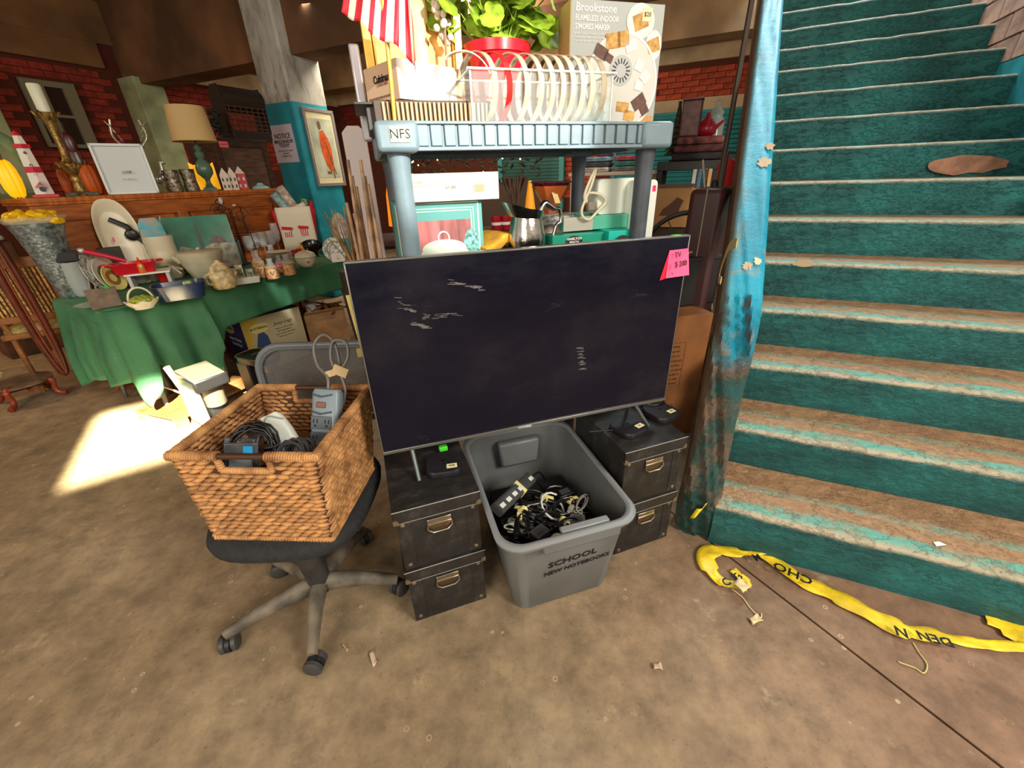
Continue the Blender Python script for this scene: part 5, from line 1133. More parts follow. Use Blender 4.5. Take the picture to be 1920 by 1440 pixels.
plate('yellow rimmed plate standing behind the brown slab',222,545,494,202,230,m((226,212,130),.35),m((150,110,60),.4),50)
plate('brown plate with green tag and a heart, standing beside the yellow rimmed plate',238,538,500,214,258,m((140,92,44),.45,nz=(20,.3)),m((120,80,40),.4),20)
# --- white ribbed dish with green grapes
t,h,w_=item('fruit_shaped_dish','white leaf edged dish filled with green olives at the table front','dish',272,578,533,233,303)
mb=M(); rr=[]
for r_,z,s in ((w_*.28,0,0),(w_*.30,.008,0),(w_*.44,.03,.4),(w_*.50,.046,1),(w_*.47,.047,1),(w_*.40,.03,.4),(w_*.25,.012,0)): rr.append([(r_*(1+.05*s*math.sin(7*a))*math.cos(a),r_*.75*(1+.05*s*math.sin(7*a))*math.sin(a),z+.006*s*math.sin(7*a)) for a in [2*PI*i/42 for i in range(42)]])
loft(mb,rr); p('bowl',mb,CER,t,smooth=70); p('handle_arch',M().tube([(w_*.36*math.cos(a),w_*.2,.04+.075*math.sin(a)) for a in [PI*i/12 for i in range(13)]],.006,7),CER,t,smooth=70)
OLV=M().ball((0,0,0),.017,10,6).mesh('olive',m((156,172,60),.3,nz=(60,.2),rnd=.15),80)
for k in range(26): a=random.uniform(0,6.28); r_=w_*.30*random.random()**.5; put('olive',OLV,t,(r_*math.cos(a),r_*.7*math.sin(a),.046+.024*(1-r_/(w_*.3))))
# --- black slab behind, wicker look amber trinkets, red casserole on white riser, cream roasting pan
t,h,w_=item('black_tray','flat black box lying behind the grey plate','box',215,492,464,190,237); p('body',M().box((0,.04,max(h,.05)/2),(w_,.08,max(h,.05))),m((56,54,50),.7),t,bev=.003); p('lid_line',M().box((0,-.0005,max(h,.05)*.75),(w_,.002,.003)),BLACK,t)
rz_=.10
t,h,w_=item('white_riser','white rectangular riser tray carrying the red casserole','riser',262,497,474,218,306)
t.location=TB.w(TB.py(262,478,.46).x,.46,ZC); t.rotation_euler.z=TB.a+R(-30)
wrw=max(w_,.24); p('plank',M().box((0,.06,rz_-.006),(wrw,.16,.012)),WHITE,t,bev=.002)
for sx in (-1,1): p('foot',M().box((sx*(wrw/2-.02),.06,(rz_-.012)/2),(.02,.14,rz_-.012)),m((200,200,196),.5),t)
rl_=t.location; RED=m((206,24,40),.22)
t=thing('red_casserole','red rectangular casserole dish with a long handle on the white riser','dish',rl_+Vector((0,0,rz_+.001))+Matrix.Rotation(FA(rl_),3,'Z')@Vector((-.055,.06,0)),FA(rl_)); t.scale=(1.3,1.15,1.15)
mb=M(); o_=rrect(.19,.12,.025,4); loft(mb,[ring(o_,0,.85,.85),ring(o_,.005,.87,.87),ring(o_,.052),ring(o_,.056,1.06,1.06),ring(o_,.060,1.06,1.06),ring(o_,.060,.97,.97),ring(o_,.01,.80,.80)]); p('dish',mb,RED,t,smooth=50)
p('handle',M().tube([(-.02,-.05,.075),(-.09,-.05,.115),(-.16,-.04,.15)],[.011,.013,.013],8),m((196,30,56),.35),t,smooth=70); p('handle_end',M().ball((-.168,-.04,.154),.016,10,6),m((210,206,200),.3,metal=.5),t)
for s in (-1,1): p('grip',M().tube([(s*.10,-.03,.056),(s*.125,-.02,.058),(s*.125,.02,.058),(s*.10,.03,.056)],.006,6),RED,t)
q=TB.w(TB.py(228,440,.70).x,.70,ZC)
t=thing('oval_roaster','large cream oval roasting dish standing upright on edge behind the red casserole','dish',q,R(50)); rw=.115; rh=.135
hz=hat(215,374,q)-ZC; rh=max(.10,hz/2)
mb=M(); o_=[(rw*math.copysign(abs(math.cos(a))**.8,math.cos(a)),rh*math.copysign(abs(math.sin(a))**.8,math.sin(a))) for a in [2*PI*i/40 for i in range(40)]]
rr=[[(a*s_,y_,b_*s_+rh) for a,b_ in o_] for s_,y_ in ((.80,.05),(.82,.045),(.97,.0),(1.05,-.006),(1.05,-.010),(.95,-.006),(.80,.038),(.76,.040))]
loft(mb,rr); p('dish',mb,CER,t,smooth=60,rot=(R(-10),0,R(0))); p('pink_tag',M().box((-.05,.02,rh*1.1),(.01,.006,.03)),m((240,70,140),.6),t)
# orange bear bottle
t=thing('sauce_bottle','small orange bottle with red pointed cap standing on the white riser','bottle',rl_+Vector((0,0,rz_+.001))+Matrix.Rotation(FA(rl_),3,'Z')@Vector((-.02,-.006,0)),FA(rl_))
p('body',M().lathe([(.018,0),(.022,.01),(.018,.03),(.021,.045),(.015,.062),(.010,.066),(0,.066)],n=18),m((236,120,20),.2),t,smooth=60); p('printed_face',M().ball((0,-.016,.042),(.011,.005,.016),10,6),m((236,220,200),.4,nz=(90,.5)),t); p('cap',M().lathe([(.017,.066),(.017,.076),(.006,.088),(.004,.104),(0,.106)],n=14),m((236,40,20),.3),t)
t=thing('amber_glass_blocks','two stacked amber glass trinket blocks beside the vase','ornament',onz(167,466,ZC+.0),FA(onz(167,466,ZC))); q=t.location
for k in range(2): p('glass_block',M().box((0,0,.10+k*.052),(.065,.03,.045),r=(0,0,4*k)),m((206,120,36),.2,nz=(60,.5),bp=(90,.6,.004)),t,bev=.006)
p('support_stand',M().box((0,0,.037),(.05,.03,.074)),m((90,50,26),.5),t,bev=.004); p('pink_sticker',M().box((-.004,-.017,.155),(.024,.001,.012)),m((240,60,170),.6),t)
# crock with utensils
t,h,w_=item('stoneware_crock','cream ridged stoneware crock holding black utensils','crock',316,500,440,284,348); r_=w_*.46; h=max(h,.13)
p('body',M().lathe([(r_*.78,0),(r_*.86,.01),(r_*.98,h*.25),(r_,h*.62),(r_*.96,h*.68),(r_,h*.72),(r_*.96,h*.82),(r_,h*.86),(r_*.99,h),(r_*.92,h),(r_*.9,h*.3),(0,h*.25)],n=36),CER,t,smooth=30)
for (dx,l_,w2,tl,nm,c) in ((-.03,.13,.040,-26,'slotted_turner',(22,22,22)),(.0,.08,.032,-12,'ladle',(24,24,26)),(.02,.13,.008,6,'metal_skewer',(180,176,160))):
    mb=M().tube([(dx*.3,0,h*.4),(dx+math.sin(R(tl))*(l_+h)*.6,.01,h+l_*.6),(dx+math.sin(R(tl))*(l_+h),.02,h+l_)],[w2*.3,w2*.45,w2*.4],7); p(nm,mb,m(c,.35),t)
    if w2>.01: mb=M().ball((dx*.4+math.sin(R(tl))*h*.9,-.01,h+.02),(w2,.008,.04),10,6,rot=(0,tl,0)); p('utensil_head',mb,m(c,.35),t)
t,h,w_=item('turquoise_bag','turquoise and grey patterned gift bag behind the crock','bag',300,470,407,276,326); h=max(.12,h); mb=M(); loft(mb,[ring(rrect(w_,.05,.01,2),0),ring(rrect(w_,.05,.01,2),h*.7),ring(rrect(w_*.9,.03,.01,2),h*.9),ring(rrect(w_*.6,.02,.005,2),h)]); p('bag',mb,m((40,170,190),.5,nz=(16,.4),rgb2=(170,150,130)),t); p('white_patch',M().box((.02,-.027,h*.5),(.03,.002,.05)),m((206,196,184),.6),t)
# clear bowls, ramekin, blue baker
for i,(ub,vb,vt,ul,ur,lb) in enumerate(((262,520,497,243,282,'clear glass bowl between the brown heart plate and the red ramekin'),(286,516,494,270,300,'clear glass bowl directly behind the red ramekin'))):
    t,h,w_=item('glass_bowl',lb,'bowl',ub,vb,vt,ul,ur); p('bowl',M().lathe([(.02,0),(w_*.35,.01),(w_*.5,h),(w_*.48,h),(w_*.33,.014)],n=24),GLS,t); p('foot',M().lathe([(.018,-.0004),(.024,-.0004),(.024,.006),(.018,.006),(.018,-.0004)],n=20),GLS,t)
t,h,w_=item('red_ramekin','red ramekin full of green leaves behind the blue baking dish','ramekin',313,526,503,292,328); h=max(h,.04); p('cup',M().lathe([(w_*.38,0),(w_*.5,h),(w_*.46,h),(w_*.36,.008),(0,.008)],n=30),m((232,30,20),.25),t,smooth=50); g_=M()
for k in range(26): g_.ball((random.uniform(-.4,.4)*w_,random.uniform(-.35,.35)*w_,h+random.uniform(0,.015)),(.014,.008,.004),6,4,rot=(random.uniform(-40,40),random.uniform(-40,40),random.uniform(0,180)))
p('green_leaves',g_,m((110,170,60),.5),t,kind='stuff')
t,h,w_=item('blue_baking_dish','dark blue oval baking dish with red rimmed plates inside','dish',345,558,530,293,399); h=max(.045,h)
mb=M(); o_=rrect(w_,w_*.62,w_*.2,5); loft(mb,[ring(o_,0,.8,.8),ring(o_,.004,.82,.82),ring(o_,h),ring(o_,h+.003,1.03,1.03),ring(o_,h+.003,.97,.97),ring(o_,.008,.78,.78)]); p('dish',mb,m((24,44,84),.25),t,smooth=50)
bdl=t.location; bdr=t.rotation_euler.z
for i,(dx,dy,lb) in enumerate(((-.045,.01,'red rimmed dish of dark trinkets inside the blue baking dish'),(.035,-.005,'red rimmed dish under the pale green tumbler'))):
    t=thing('red_rimmed_dish',lb,'dish',bdl+Matrix.Rotation(bdr,3,'Z')@Vector((dx*1.3,dy,.010)),bdr); p('dish',M().lathe([(.030,0),(.045,.035),(.042,.036),(.028,.01),(0,.01)],n=24,sx=1.1),m((222,24,30),.25),t); p('beads',M().lathe([(0,.02),(.036,.026),(0,.03)],n=14),m((110,60,50),.6,nz=(80,.6)),t)
t=thing('pale_green_tumbler','pale green bumpy tumbler upside down in the blue baking dish','tumbler',bdl+Matrix.Rotation(bdr,3,'Z')@Vector((.045,-.005,.0475)),bdr); p('cup',M().lathe([(.030,0),(.024,.045),(.022,.048),(0,.048)],n=12),m((176,206,120),.3,nz=(70,.4),bp=(70,.8,.006)),t); p('rim',M().lathe([(.030,0),(.032,.003),(.030,.006),(.028,.003),(.030,0)],n=16),m((176,206,120),.3),t)
# glass cutting board with painted scene
t,h,w_=item('glass_cutting_board','glass board painted with green sky, bottle and rocks leaning on the cabinet','board',386,480,408,318,452); hb2=max(h,.16)
gb=M().prism(rrect(w_,hb2*1.04,.02,4),.006,X((0,.05,hb2*.52),(78,0,0))); p('board',gb,m((60,150,116),.15,nz=(5,.4),rgb2=(40,112,92)),t,smooth=0)
def onb(mb,nm,mat): o=p(nm,mb,mat,t,smooth=0); o.matrix_local=Matrix(X((0,.05,hb2*.52),(78,0,0)))@Matrix.Translation((0,0,.0065)); return o
hh_=hb2
onb(M().prism([(-w_*.48,-hh_*.48),(w_*.48,-hh_*.48),(w_*.47,-hh_*.05),(w_*.2,-hh_*.0),(-w_*.05,-hh_*.12),(-w_*.3,-hh_*.02),(-w_*.42,-hh_*.25)],.0006),'rock_print',m((150,146,124),.3,nz=(20,.4)))
onb(M().prism([(-.012,-hh_*.2),(.014,-hh_*.2),(.016,hh_*.1),(.006,hh_*.2),(.005,hh_*.38),(-.006,hh_*.38),(-.006,hh_*.2),(-.014,hh_*.1)],.0012),'bottle_print',m((40,50,46),.3)); onb(M().prism([(w_*.12,-hh_*.02),(w_*.2,hh_*.14),(w_*.34,hh_*.1),(w_*.38,-hh_*.03)],.0010),'ship_print',m((96,60,54),.3,nz=(40,.5)))
# batter bowl, teapot jar, framed sign, white tray
t,h,w_=item('white_batter_bowl','large white mixing bowl with lid, handle and pouring spout','bowl',390,520,470,342,433); h=max(h,.09)
p('bowl',M().lathe([(w_*.25,0),(w_*.30,.006),(w_*.42,h*.5),(w_*.49,h*.85),(w_*.51,h),(w_*.49,h+.004),(w_*.3,h+.010),(0,h+.014)],n=36),CER2,t,smooth=50); p('spout',M().tube([(-w_*.44,-.01,h*.72),(-w_*.58,-.03,h*.95)],[.022,.014],8),CER2,t); p('side_handle',M().tube([(-w_*.45,-.03,h*.45),(-w_*.62,-.05,h*.6),(-w_*.5,-.05,h*.3)],.007,6),CER2,t); p('lid_knob',M().ball((0,0,h+.022),(.014,.014,.010),10,6),CER2,t)
t,h,w_=item('house_cookie_jar','beige lidded pottery jug shaped like a cottage at the table\'s front edge','jar',424,540,486,395,449); h=max(h,.09)
CO=m((206,188,142),.35,nz=(30,.25)); p('body',M().lathe([(w_*.34,0),(w_*.42,.01),(w_*.48,h*.35),(w_*.42,h*.62),(w_*.34,h*.70),(0,h*.7)],n=30),CO,t,smooth=50); p('lid',M().lathe([(w_*.36,h*.70),(w_*.30,h*.84),(w_*.1,h*.94),(w_*.08,h),(0,h+.004)],n=24),CO,t,smooth=50); p('handle',M().tube([(-w_*.40,-.01,h*.58),(-w_*.60,-.02,h*.52),(-w_*.55,-.02,h*.25),(-w_*.42,-.01,h*.18)],.007,7),CO,t); p('spout',M().tube([(w_*.38,-.01,h*.3),(w_*.55,-.02,h*.55)],[.013,.009],8),CO,t)
t,h,w_=item('framed_sign','black framed sign with red squares behind the white bowl','sign',432,490,450,404,462,d=-8); h=max(h,.10)
p('frame',M().box((0,0,h/2),(w_,.012,h),r=(-14,0,0)),m((24,26,24),.4),t,bev=.003)
for nm,(x,z,ww2,hh2),c in (('inner_border_print',(0,.5,.80,.80),(176,176,150)),('dark_panel_print',(0,.5,.72,.70),(30,34,30)),('red_square_print',(-.16,.62,.2,.16),(226,30,36)),('red_square_print',(.12,.66,.2,.16),(226,30,36)),('red_square_print',(.06,.36,.18,.14),(226,30,36))):
    k={'inner_border_print':0,'dark_panel_print':1}.get(nm,2); p(nm,M().box((x*w_,-.0068-.0006*k-.0-(z-.5)*0,0),(ww2*w_,.0006,hh2*h)) ,m(c,.5),t,loc=(0,(z-.5)*h*math.sin(R(14)),h/2+(z-.5)*h*math.cos(R(14))),rot=(R(-14),0,0),smooth=0)
t,h,w_=item('white_square_tray','pale square tray holding small patterned boxes at the table front','tray',463,530,506,434,491); h=.045
mb=M(); loft(mb,[ring(rrect(w_,.09,.008,2),0,.9,.9),ring(rrect(w_,.09,.008,2),h),ring(rrect(w_,.09,.008,2),h,.95,.92),ring(rrect(w_,.09,.008,2),.006,.86,.84)]); p('tray',mb,m((206,212,206),.4),t,smooth=0)
for i,(x,hh2,c,lb) in enumerate(((-.35,.10,(214,206,176),'narrow cream box in the pale tray'),(-.12,.12,(196,190,150),'patterned cream box standing in the middle of the pale tray'),(.2,.085,(160,176,170),'blue patterned card box in the pale tray'))):
    tt=thing('small_gift_box',lb,'box',t.location+Matrix.Rotation(t.rotation_euler.z,3,'Z')@Vector((x*w_,.0,.007)),t.rotation_euler.z); p('box',M().box((0,0,hh2/2),(w_*.24,.05,hh2),r=(0,0,0)),m(c,.6,nz=(60,.3)),tt,bev=.002); p('front_print',M().box((0,-.0255,hh2*.6),(w_*.16,.001,hh2*.4)),m((120,126,90),.6,nz=(90,.4)),tt)
# glasses
WG=m((226,232,230),.04,alpha=.2)
def wine(label,ub,vb,vt,ul,ur,z=None):
    t,h,w_=item('wine_glass',label,'glass',ub,vb,vt,ul,ur,z); r_=max(.02,w_/2); h=max(h,.10)
    p('bowl',M().lathe([(.003,h*.42),(r_*.8,h*.52),(r_,h*.72),(r_*.8,h),(r_*.77,h),(r_*.95,h*.72),(r_*.7,h*.54)],n=20),WG,t,smooth=60); p('stem',M().lathe([(r_*.8,0),(r_*.8,.002),(.003,.006),(.003,h*.42),(0,h*.42)],n=14),WG,t); return t
for a,b_ in (((473,478,440,464,487),'leftmost of the wine glasses before the wire rack'),((486,480,436,478,498),'wine glass second from the left before the wire rack'),((500,478,434,490,510),'wine glass in the middle of the glass group'),((514,472,432,505,525),'tallest wine glass behind the plate stack'),((521,455,418,513,530),'small cut crystal glass above the plate stack')): wine(b_,*a)
BUR=m((190,144,92),.85,nz=(60,.25)); HRT=m((232,216,180),.7)
def jarb(label,ub,vb,vt,ul,ur,mat=BUR,heart=True):
    t,h,w_=item('wrapped_bottle',label,'bottle',ub,vb,vt,ul,ur); r_=w_/2; h=max(h,.07)
    p('glass',M().lathe([(r_*.9,0),(r_*.94,.004),(r_*.94,h*.6),(r_*.45,h*.78),(r_*.42,h*.92),(r_*.5,h*.95),(r_*.5,h),(r_*.4,h)],n=24),WG,t,smooth=50); p('burlap_wrap',M().lathe([(r_,.004),(r_,h*.58),(r_*.96,h*.58),(r_*.96,.004),(r_,.004)],n=24),mat,t)
    if heart: p('heart',M().tube([(r_*.5*(16*math.sin(a)**3)/16,-r_-.003,h*.3+r_*.045*(13*math.cos(a)-5*math.cos(2*a)-2*math.cos(3*a)-math.cos(4*a))/1.0) for a in [2*PI*i/20 for i in range(20)]],.0035,5,closed=True),HRT,t)
jarb('tall burlap wrapped bottle with heart, at the tray\'s right',492,520,468,481,505)
jarb('front burlap wrapped bottle with a white heart nearest the table edge',514,522,484,502,528)
jarb('plain burlap wrapped bottle next to the lidded casserole',544,515,476,531,556,heart=False)
jarb('pink wrapped bottle between the two burlap bottles',529,510,478,519,538,m((206,80,120),.7,nz=(30,.3)))
jarb('burlap wrapped bottle behind the pink one',516,497,458,504,529)
t,h,w_=item('plate_stack_base','bottom cream plate of the stack behind the burlap bottles','plate',530,500,494,506,556); st_=t; t.name='dinner_plate'; st_['group']='stacked cream plates'
r_=w_/2; RIM=m((70,84,70),.4)
p('dish',M().lathe([(r_*.5,0),(r_*.6,.003),(r_,.014),(r_*.98,.016),(r_*.6,.006),(0,.006)],n=36),CER,t,smooth=50); p('rim_line',M().lathe([(r_*1.0,.0135),(r_*1.01,.0145),(r_,.016),(r_*1.0,.0135)],n=36),RIM,t)
st_['label']='cream plate with a dark rim line, bottom of the plate stack'
hs=hat(528,446,st_.location)-ZC; nn=8; od=['second','third','fourth','fifth','sixth','seventh','eighth','ninth','tenth','eleventh','twelfth']
for k in range(1,min(nn,9)): copytree(st_,st_.location+Vector((0,0,k*.0155)),st_.rotation_euler.z,('cream rimmed plate, topmost of the plate stack' if k==min(nn,9)-1 else 'cream rimmed plate, %s from the bottom of the plate stack'%od[k-1]))
t,h,w_=item('lidded_casserole','small white lidded casserole with an acorn painted side','casserole',577,500,468,557,599); h=max(h,.08)
p('bowl',M().lathe([(w_*.22,0),(w_*.25,.004),(w_*.42,h*.25),(w_*.49,h*.55),(w_*.5,h*.58),(0,h*.58)],n=30),CER2,t,smooth=50); p('lid',M().lathe([(w_*.5,h*.6),(w_*.44,h*.8),(w_*.2,h*.95),(0,h)],n=30),CER2,t,smooth=50); p('rim_line',M().lathe([(w_*.5,h*.575),(w_*.51,h*.59),(w_*.5,h*.605),(w_*.5,h*.575)],n=30),RIM,t); p('painted_acorn',M().ball((.012,-w_*.44,h*.35),(.010,.003,.008),8,5),m((110,60,40),.5),t); p('figurine_knob',M().tube([(0,0,h),(-.008,0,h+.03),(-.012,-.005,h+.06)],[.012,.009,.006],8),m((206,130,70),.5,nz=(50,.4)),t)
t,h,w_=item('black_bowl','glossy black leaf edged bowl tilted behind the small casserole','bowl',588,478,437,566,608); p('bowl',M().lathe([(0,.004),(w_*.3,.01),(w_*.5,w_*.45),(w_*.47,w_*.45),(w_*.27,.02),(0,.016)],(0,0,.015),24,(28,0,0)),m((12,12,16),.12),t,smooth=60); p('foot',M().lathe([(.02,0),(.03,0),(.028,.02),(0,.02)],n=16),m((12,12,16),.12),t)
t,h,w_=item('ornate_plate','white ornate round plate with a printed card leaning at the table\'s far end','plate',633,490,444,606,652); r_=max(.05,h*.5)
p('dish',M().lathe([(0,0),(r_*.65,0),(r_,.010),(r_*.97,.014),(r_*.6,.005),(0,.005)],(0,0,r_),36,(78,0,0)),m((196,200,190),.35,nz=(60,.35)),t); p('ring_band',M().lathe([(r_*.6,.006),(r_*.68,.007),(r_*.68,.008),(r_*.6,.008),(r_*.6,.006)],(0,0,r_),36,(78,0,0)),m((120,126,120),.4),t)
p('printed_card',M().box((.01,-.03,.035),(w_*.55,.002,.075),r=(-28,0,0)),WHITE,t); text('made in',.010,INK,t,(.01,-.033,.05),(62,0,0)); text('*2018',.012,INK,t,(.01,-.040,.028),(62,0,0))
# red bucket with towels
t,h,w_=item('red_basket','red bucket holding kitchen towels at the far end of the table','basket',568,470,392,512,614); h=max(h,.15); w2=w_*.80
mb=M(); loft(mb,[ring(rrect(w2*.72,.13,.02,3),0),ring(rrect(w2,.17,.02,3),h),ring(rrect(w2*.95,.16,.02,3),h),ring(rrect(w2*.68,.12,.02,3),.01)]); p('bucket',mb,m((196,20,36),.4),t,smooth=30); rb=t
q0_=t.location; az=t.rotation_euler.z; mk=lambda x,y,z: q0_+Matrix.Rotation(az,3,'Z')@Vector((x,y,z))
tt=thing('popcorn_towel','white towel with red striped popcorn boxes hung over the red bucket','towel',mk(0,-.09,h*.12),az)
p('cloth',M().grid(lambda a,b_:((a-.5)*w2*.78,-.006-.02*b_-.004*math.sin(a*9),h*.95*b_),10,6),m((236,228,206),.8),tt,solid=.004); 
for x in (-.2,.12):
    bp_=p('popcorn_box_print',M().prism([(-.032,0),(.032,0),(.044,.085),(-.044,.085)],.001,X((x*1.15*w2,-.024,h*.30),(82,0,0))),m((236,220,216),.8),tt,smooth=0)
    for i in range(4): p('red_stripe',M().prism([(-.028+i*.016,0),(-.020+i*.016,0),(-.023+i*.0195,.083),(-.032+i*.0195,.083)],.001,X((x*1.15*w2,-.0252,h*.30),(82,0,0))),m((206,30,40),.8),bp_,smooth=0)
    p('red_top',M().box((x*1.15*w2,-.036,h*.30+.078),(.088,.001,.026),r=(-8,8,0)),m((206,30,40),.8),bp_)
p('yellow_band',M().box((0,-.010,h*.06),(w2*.78,.002,.012)),m((240,200,60),.8),tt); p('red_band',M().box((0,-.009,.0),(w2*.78,.002,.012)),m((206,30,40),.8),tt)
def roll(label,x,y,z,rot,L,r_,mat):
    o=thing('rolled_towel',label,'towel',mk(x,y,z),az); mb=M(); mb.tube(smoothpath([(0,0,-L/2),(.004,0,0),(0,.003,L/2)],4),r_,12,flat=(1,.6)); c_=p('cloth',mb,mat,o,smooth=70); c_.rotation_euler=[R(a) for a in rot]; p('hem',M().tube([(0,0,L/2-.012),(0,0,L/2-.006)],r_*1.03,12,flat=(1,.6)),mat,c_); return o
roll('grey blue waffle towel standing at the left of the red bucket',-.07,.0,h+.03,(8,-28,0),.26,.06,m((150,186,186),.85,nz=(50,.2),bp=(90,.6,.004)))
roll('white towel printed with brown birds sticking out of the red bucket',-.01,.03,h+.06,(6,-24,0),.30,.07,m((226,216,206),.85,nz=(26,.45),rgb2=(150,126,110)))
roll('plain white towel slumped across the red bucket',.02,-.01,h+.01,(0,70,0),.20,.04,m((226,220,208),.85,bp=(30,.4,.006)))
roll('green and black checked towel in the red bucket',.10,.02,h+.01,(0,20,0),.16,.055,m((140,190,120),.85,nz=(50,.7),rgb2=(40,60,60)))
roll('bright red towel behind the checked one in the red bucket',.155,.03,h-.01,(0,14,0),.16,.03,m((206,16,46),.8))
# iron wine rack with crystals
t,h,w_=item('wire_rack','dark scrolled wire wine rack with crystal drops before the oak cabinet','rack',455,470,365,418,490); IR=m((46,30,24),.5,metal=.4); h=max(h,.2)
mb=M(); mb.tube([(w_*.45*math.cos(a)*.8,0,h*.35+h*.35*math.sin(a)) for a in [PI*i/14 for i in range(15)]],.004,6); mb.tube([(-w_*.36,0,h*.35),(-w_*.42,0,0)],.004,6); mb.tube([(w_*.36,0,h*.35),(w_*.42,0,0)],.004,6); mb.tube([(-w_*.40,.04,0),(w_*.40,.04,0)],.004,6)
for (cx,cz,r_,s) in ((w_*.20,h*.72,h*.13,1),(w_*.34,h*.50,h*.08,-1),(-w_*.30,h*.80,h*.10,-1),(w_*.42,h*.25,h*.06,1)):
    mb.tube([(cx+s*r_*(1-i/26)*math.cos(i*.5),-.01,cz+r_*(1-i/26)*math.sin(i*.5)) for i in range(22)],.003,5)
for z in (.42,.46): mb.tube([(-w_*.36,0,h*z),(w_*.36,0,h*z)],.003,5)
p('scrollwork',mb,IR,t,smooth=70); 
for k in range(5): p('bottle_ring',M().tube([(-w_*.20+.03*math.cos(a),.01*k,h*(.55+.09*k)+.02*math.sin(a)) for a in [2*PI*i/14 for i in range(14)]],.0045,6,closed=True),IR,t,smooth=70)
p('crystal_drop',M().ball((-w_*.16,-.02,h*.93),(.016,.014,.028),7,5),m((226,214,220),.1,metal=.3),t,smooth=0); p('crystal_drop',M().ball((w_*.14,-.02,h*.86),(.016,.012,.008),7,5),m((226,206,190),.1),t,smooth=0)
# grey owl cap at the far end
t,h,w_=item('knitted_cap','grey bell shaped cap with red print on a white scrolled stand','ornament',646,470,398,630,664); h=max(h,.12); p('cap',M().lathe([(w_*.5,h*.35),(w_*.55,h*.42),(w_*.48,h*.75),(w_*.2,h*.97),(0,h)],n=26),m((170,164,156),.7,nz=(30,.2)),t,smooth=60); p('stand_scroll',M().tube([(0,0,h*.4),(.02,0,h*.2),(-.02,0,.05),(.02,0,.006)],.007,7),m((190,180,160),.5),t); p('stand_foot',M().lathe([(.03,0),(.03,.006),(0,.008)],n=16),m((190,180,160),.5),t); text('WU',.03,m((190,50,60),.7),t,(.005,-w_*.5-.004,h*.48),(90,0,0))
t,h,w_=item('small_wood_box','small orange wooden box at the far end of the table','box',655,484,474,640,668); p('box',M().box((0,0,.02),(w_,.05,.038)),m((170,84,34),.5,nz=(20,.3)),t,bev=.003); p('lid_line',M().box((0,-.0255,.028),(w_,.001,.002)),BLACK,t)
# ================================================================ UNDER THE TABLE
def floor_item(kind,label,cat,ub,vb,vt,ul,ur,d=0,ut=None): return item(kind,label,cat,ub,vb,vt,ul,ur,1e-5,d,None,ut)
lb_=thing('low_shelf_board','thin wooden pallet board under the appliances below the table','board',onz(400,762,.0),FA(onz(400,762,0))+R(30)); p('board',M().box((.02,.12,.065),(.60,.42,.016)),m((120,80,44),.7,nz=(6,.3,(1,8,8))),lb_,bev=.002)
for x,y in ((-.25,-.06),(.28,-.06),(-.25,.30),(.28,.30)): p('runner',M().box((x,y,.029),(.06,.05,.056)),m((150,110,66),.7),lb_)
LBZ=.0735
q,h,w_=fit(405,790,LBZ,660,345,432,ut=395); a=FA(q)+R(16)
cm_=thing('coffee_maker','silver and black coffee maker with a clear water tank and hinged lid','coffee maker',q+Vector((0,.03,0)),a); h=min(max(h,.28),.36)
SS=m((176,168,150),.28,metal=.8); BP_=m((24,24,26),.3)
p('base',M().box((0,0,.014),(.20,.26,.028)),BP_,cm_,bev=.006); p('drip_ring',M().lathe([(.0,.030),(.05,.030),(.05,.034),(0,.034)],(0,-.06,0),20),SS,cm_); p('back_column',M().box((0,.07,h*.45),(.17,.10,h*.82)),BP_,cm_,bev=.008); p('water_tank',M().box((-.09,-.01,h*.42),(.05,.16,h*.62)),m((190,186,172),.08,alpha=.4),cm_,bev=.008)
p('steel_front',M().lathe([(.055,h*.28),(.06,h*.30),(.06,h*.66),(.05,h*.68),(0,h*.68)],(.02,-.0,0),24),SS,cm_,smooth=50); p('head',M().box((0,-.015,h*.80),(.19,.24,h*.22)),BP_,cm_,bev=.014); p('lid',M().box((-.005,-.02,h*.93),(.17,.22,.014),r=(6,0,0)),SS,cm_,bev=.006); p('lid_latch',M().box((-.005,.055,h*.95),(.06,.03,.008)),BP_,cm_,bev=.003); p('red_logo_patch',M().box((-.04,.07,h*.965),(.025,.014,.002)),m((206,40,30),.5),cm_)
q,h,w_=fit(470,770,LBZ,652,432,492,ut=455); km=thing('pod_brewer','black single serve pod brewer with brass coloured nose beside the coffee maker','coffee maker',q+Vector((.06,.16,0)),FA(q)+R(30)); h=.33
p('base',M().box((0,0,.016),(.17,.24,.032)),BP_,km,bev=.008); p('back_column',M().box((0,.07,h*.45),(.16,.11,h*.86)),BP_,km,bev=.010); mb=M(); loft(mb,[[(a_,b_,h*.86-.0*b_) for a_,b_ in rrect(.16,.26,.05,5)],[(a_,b_,h*.98) for a_,b_ in rrect(.165,.265,.05,5)],[(a_*.9,b_*.9,h) for a_,b_ in rrect(.165,.265,.05,5)]]); p('head',mb,BP_,km,smooth=50); p('brass_trim',M().tube([(a_,b_,h*.985) for a_,b_ in rrect(.168,.268,.05,5)],.004,6,closed=True),m((170,146,90),.3,metal=.9),km); p('brass_nose',M().lathe([(.035,h*.66),(.045,h*.7),(.05,h*.86),(0,h*.86)],(0,-.07,0),24),m((160,136,84),.3,metal=.9),km,smooth=50)
for i in range(3): p('button',M().lathe([(0,h),(.006,h),(.006,h+.002),(0,h+.002)],(-.02+i*.02,.02,0),10),m((110,110,110),.4),km)
q=onz(432,800,.0); tl=thing('black_tray','flat black and silver tray jutting from under the coffee maker','tray',onz(420,775,.0)+Vector((0,.0,0)),FA(q)+R(18)); 
p('tray',M().box((0.10,-.06,.012),(.26,.20,.02)),BP_,tl,bev=.004); p('silver_edge',M().box((.10,-.161,.016),(.26,.004,.012)),SS,tl)
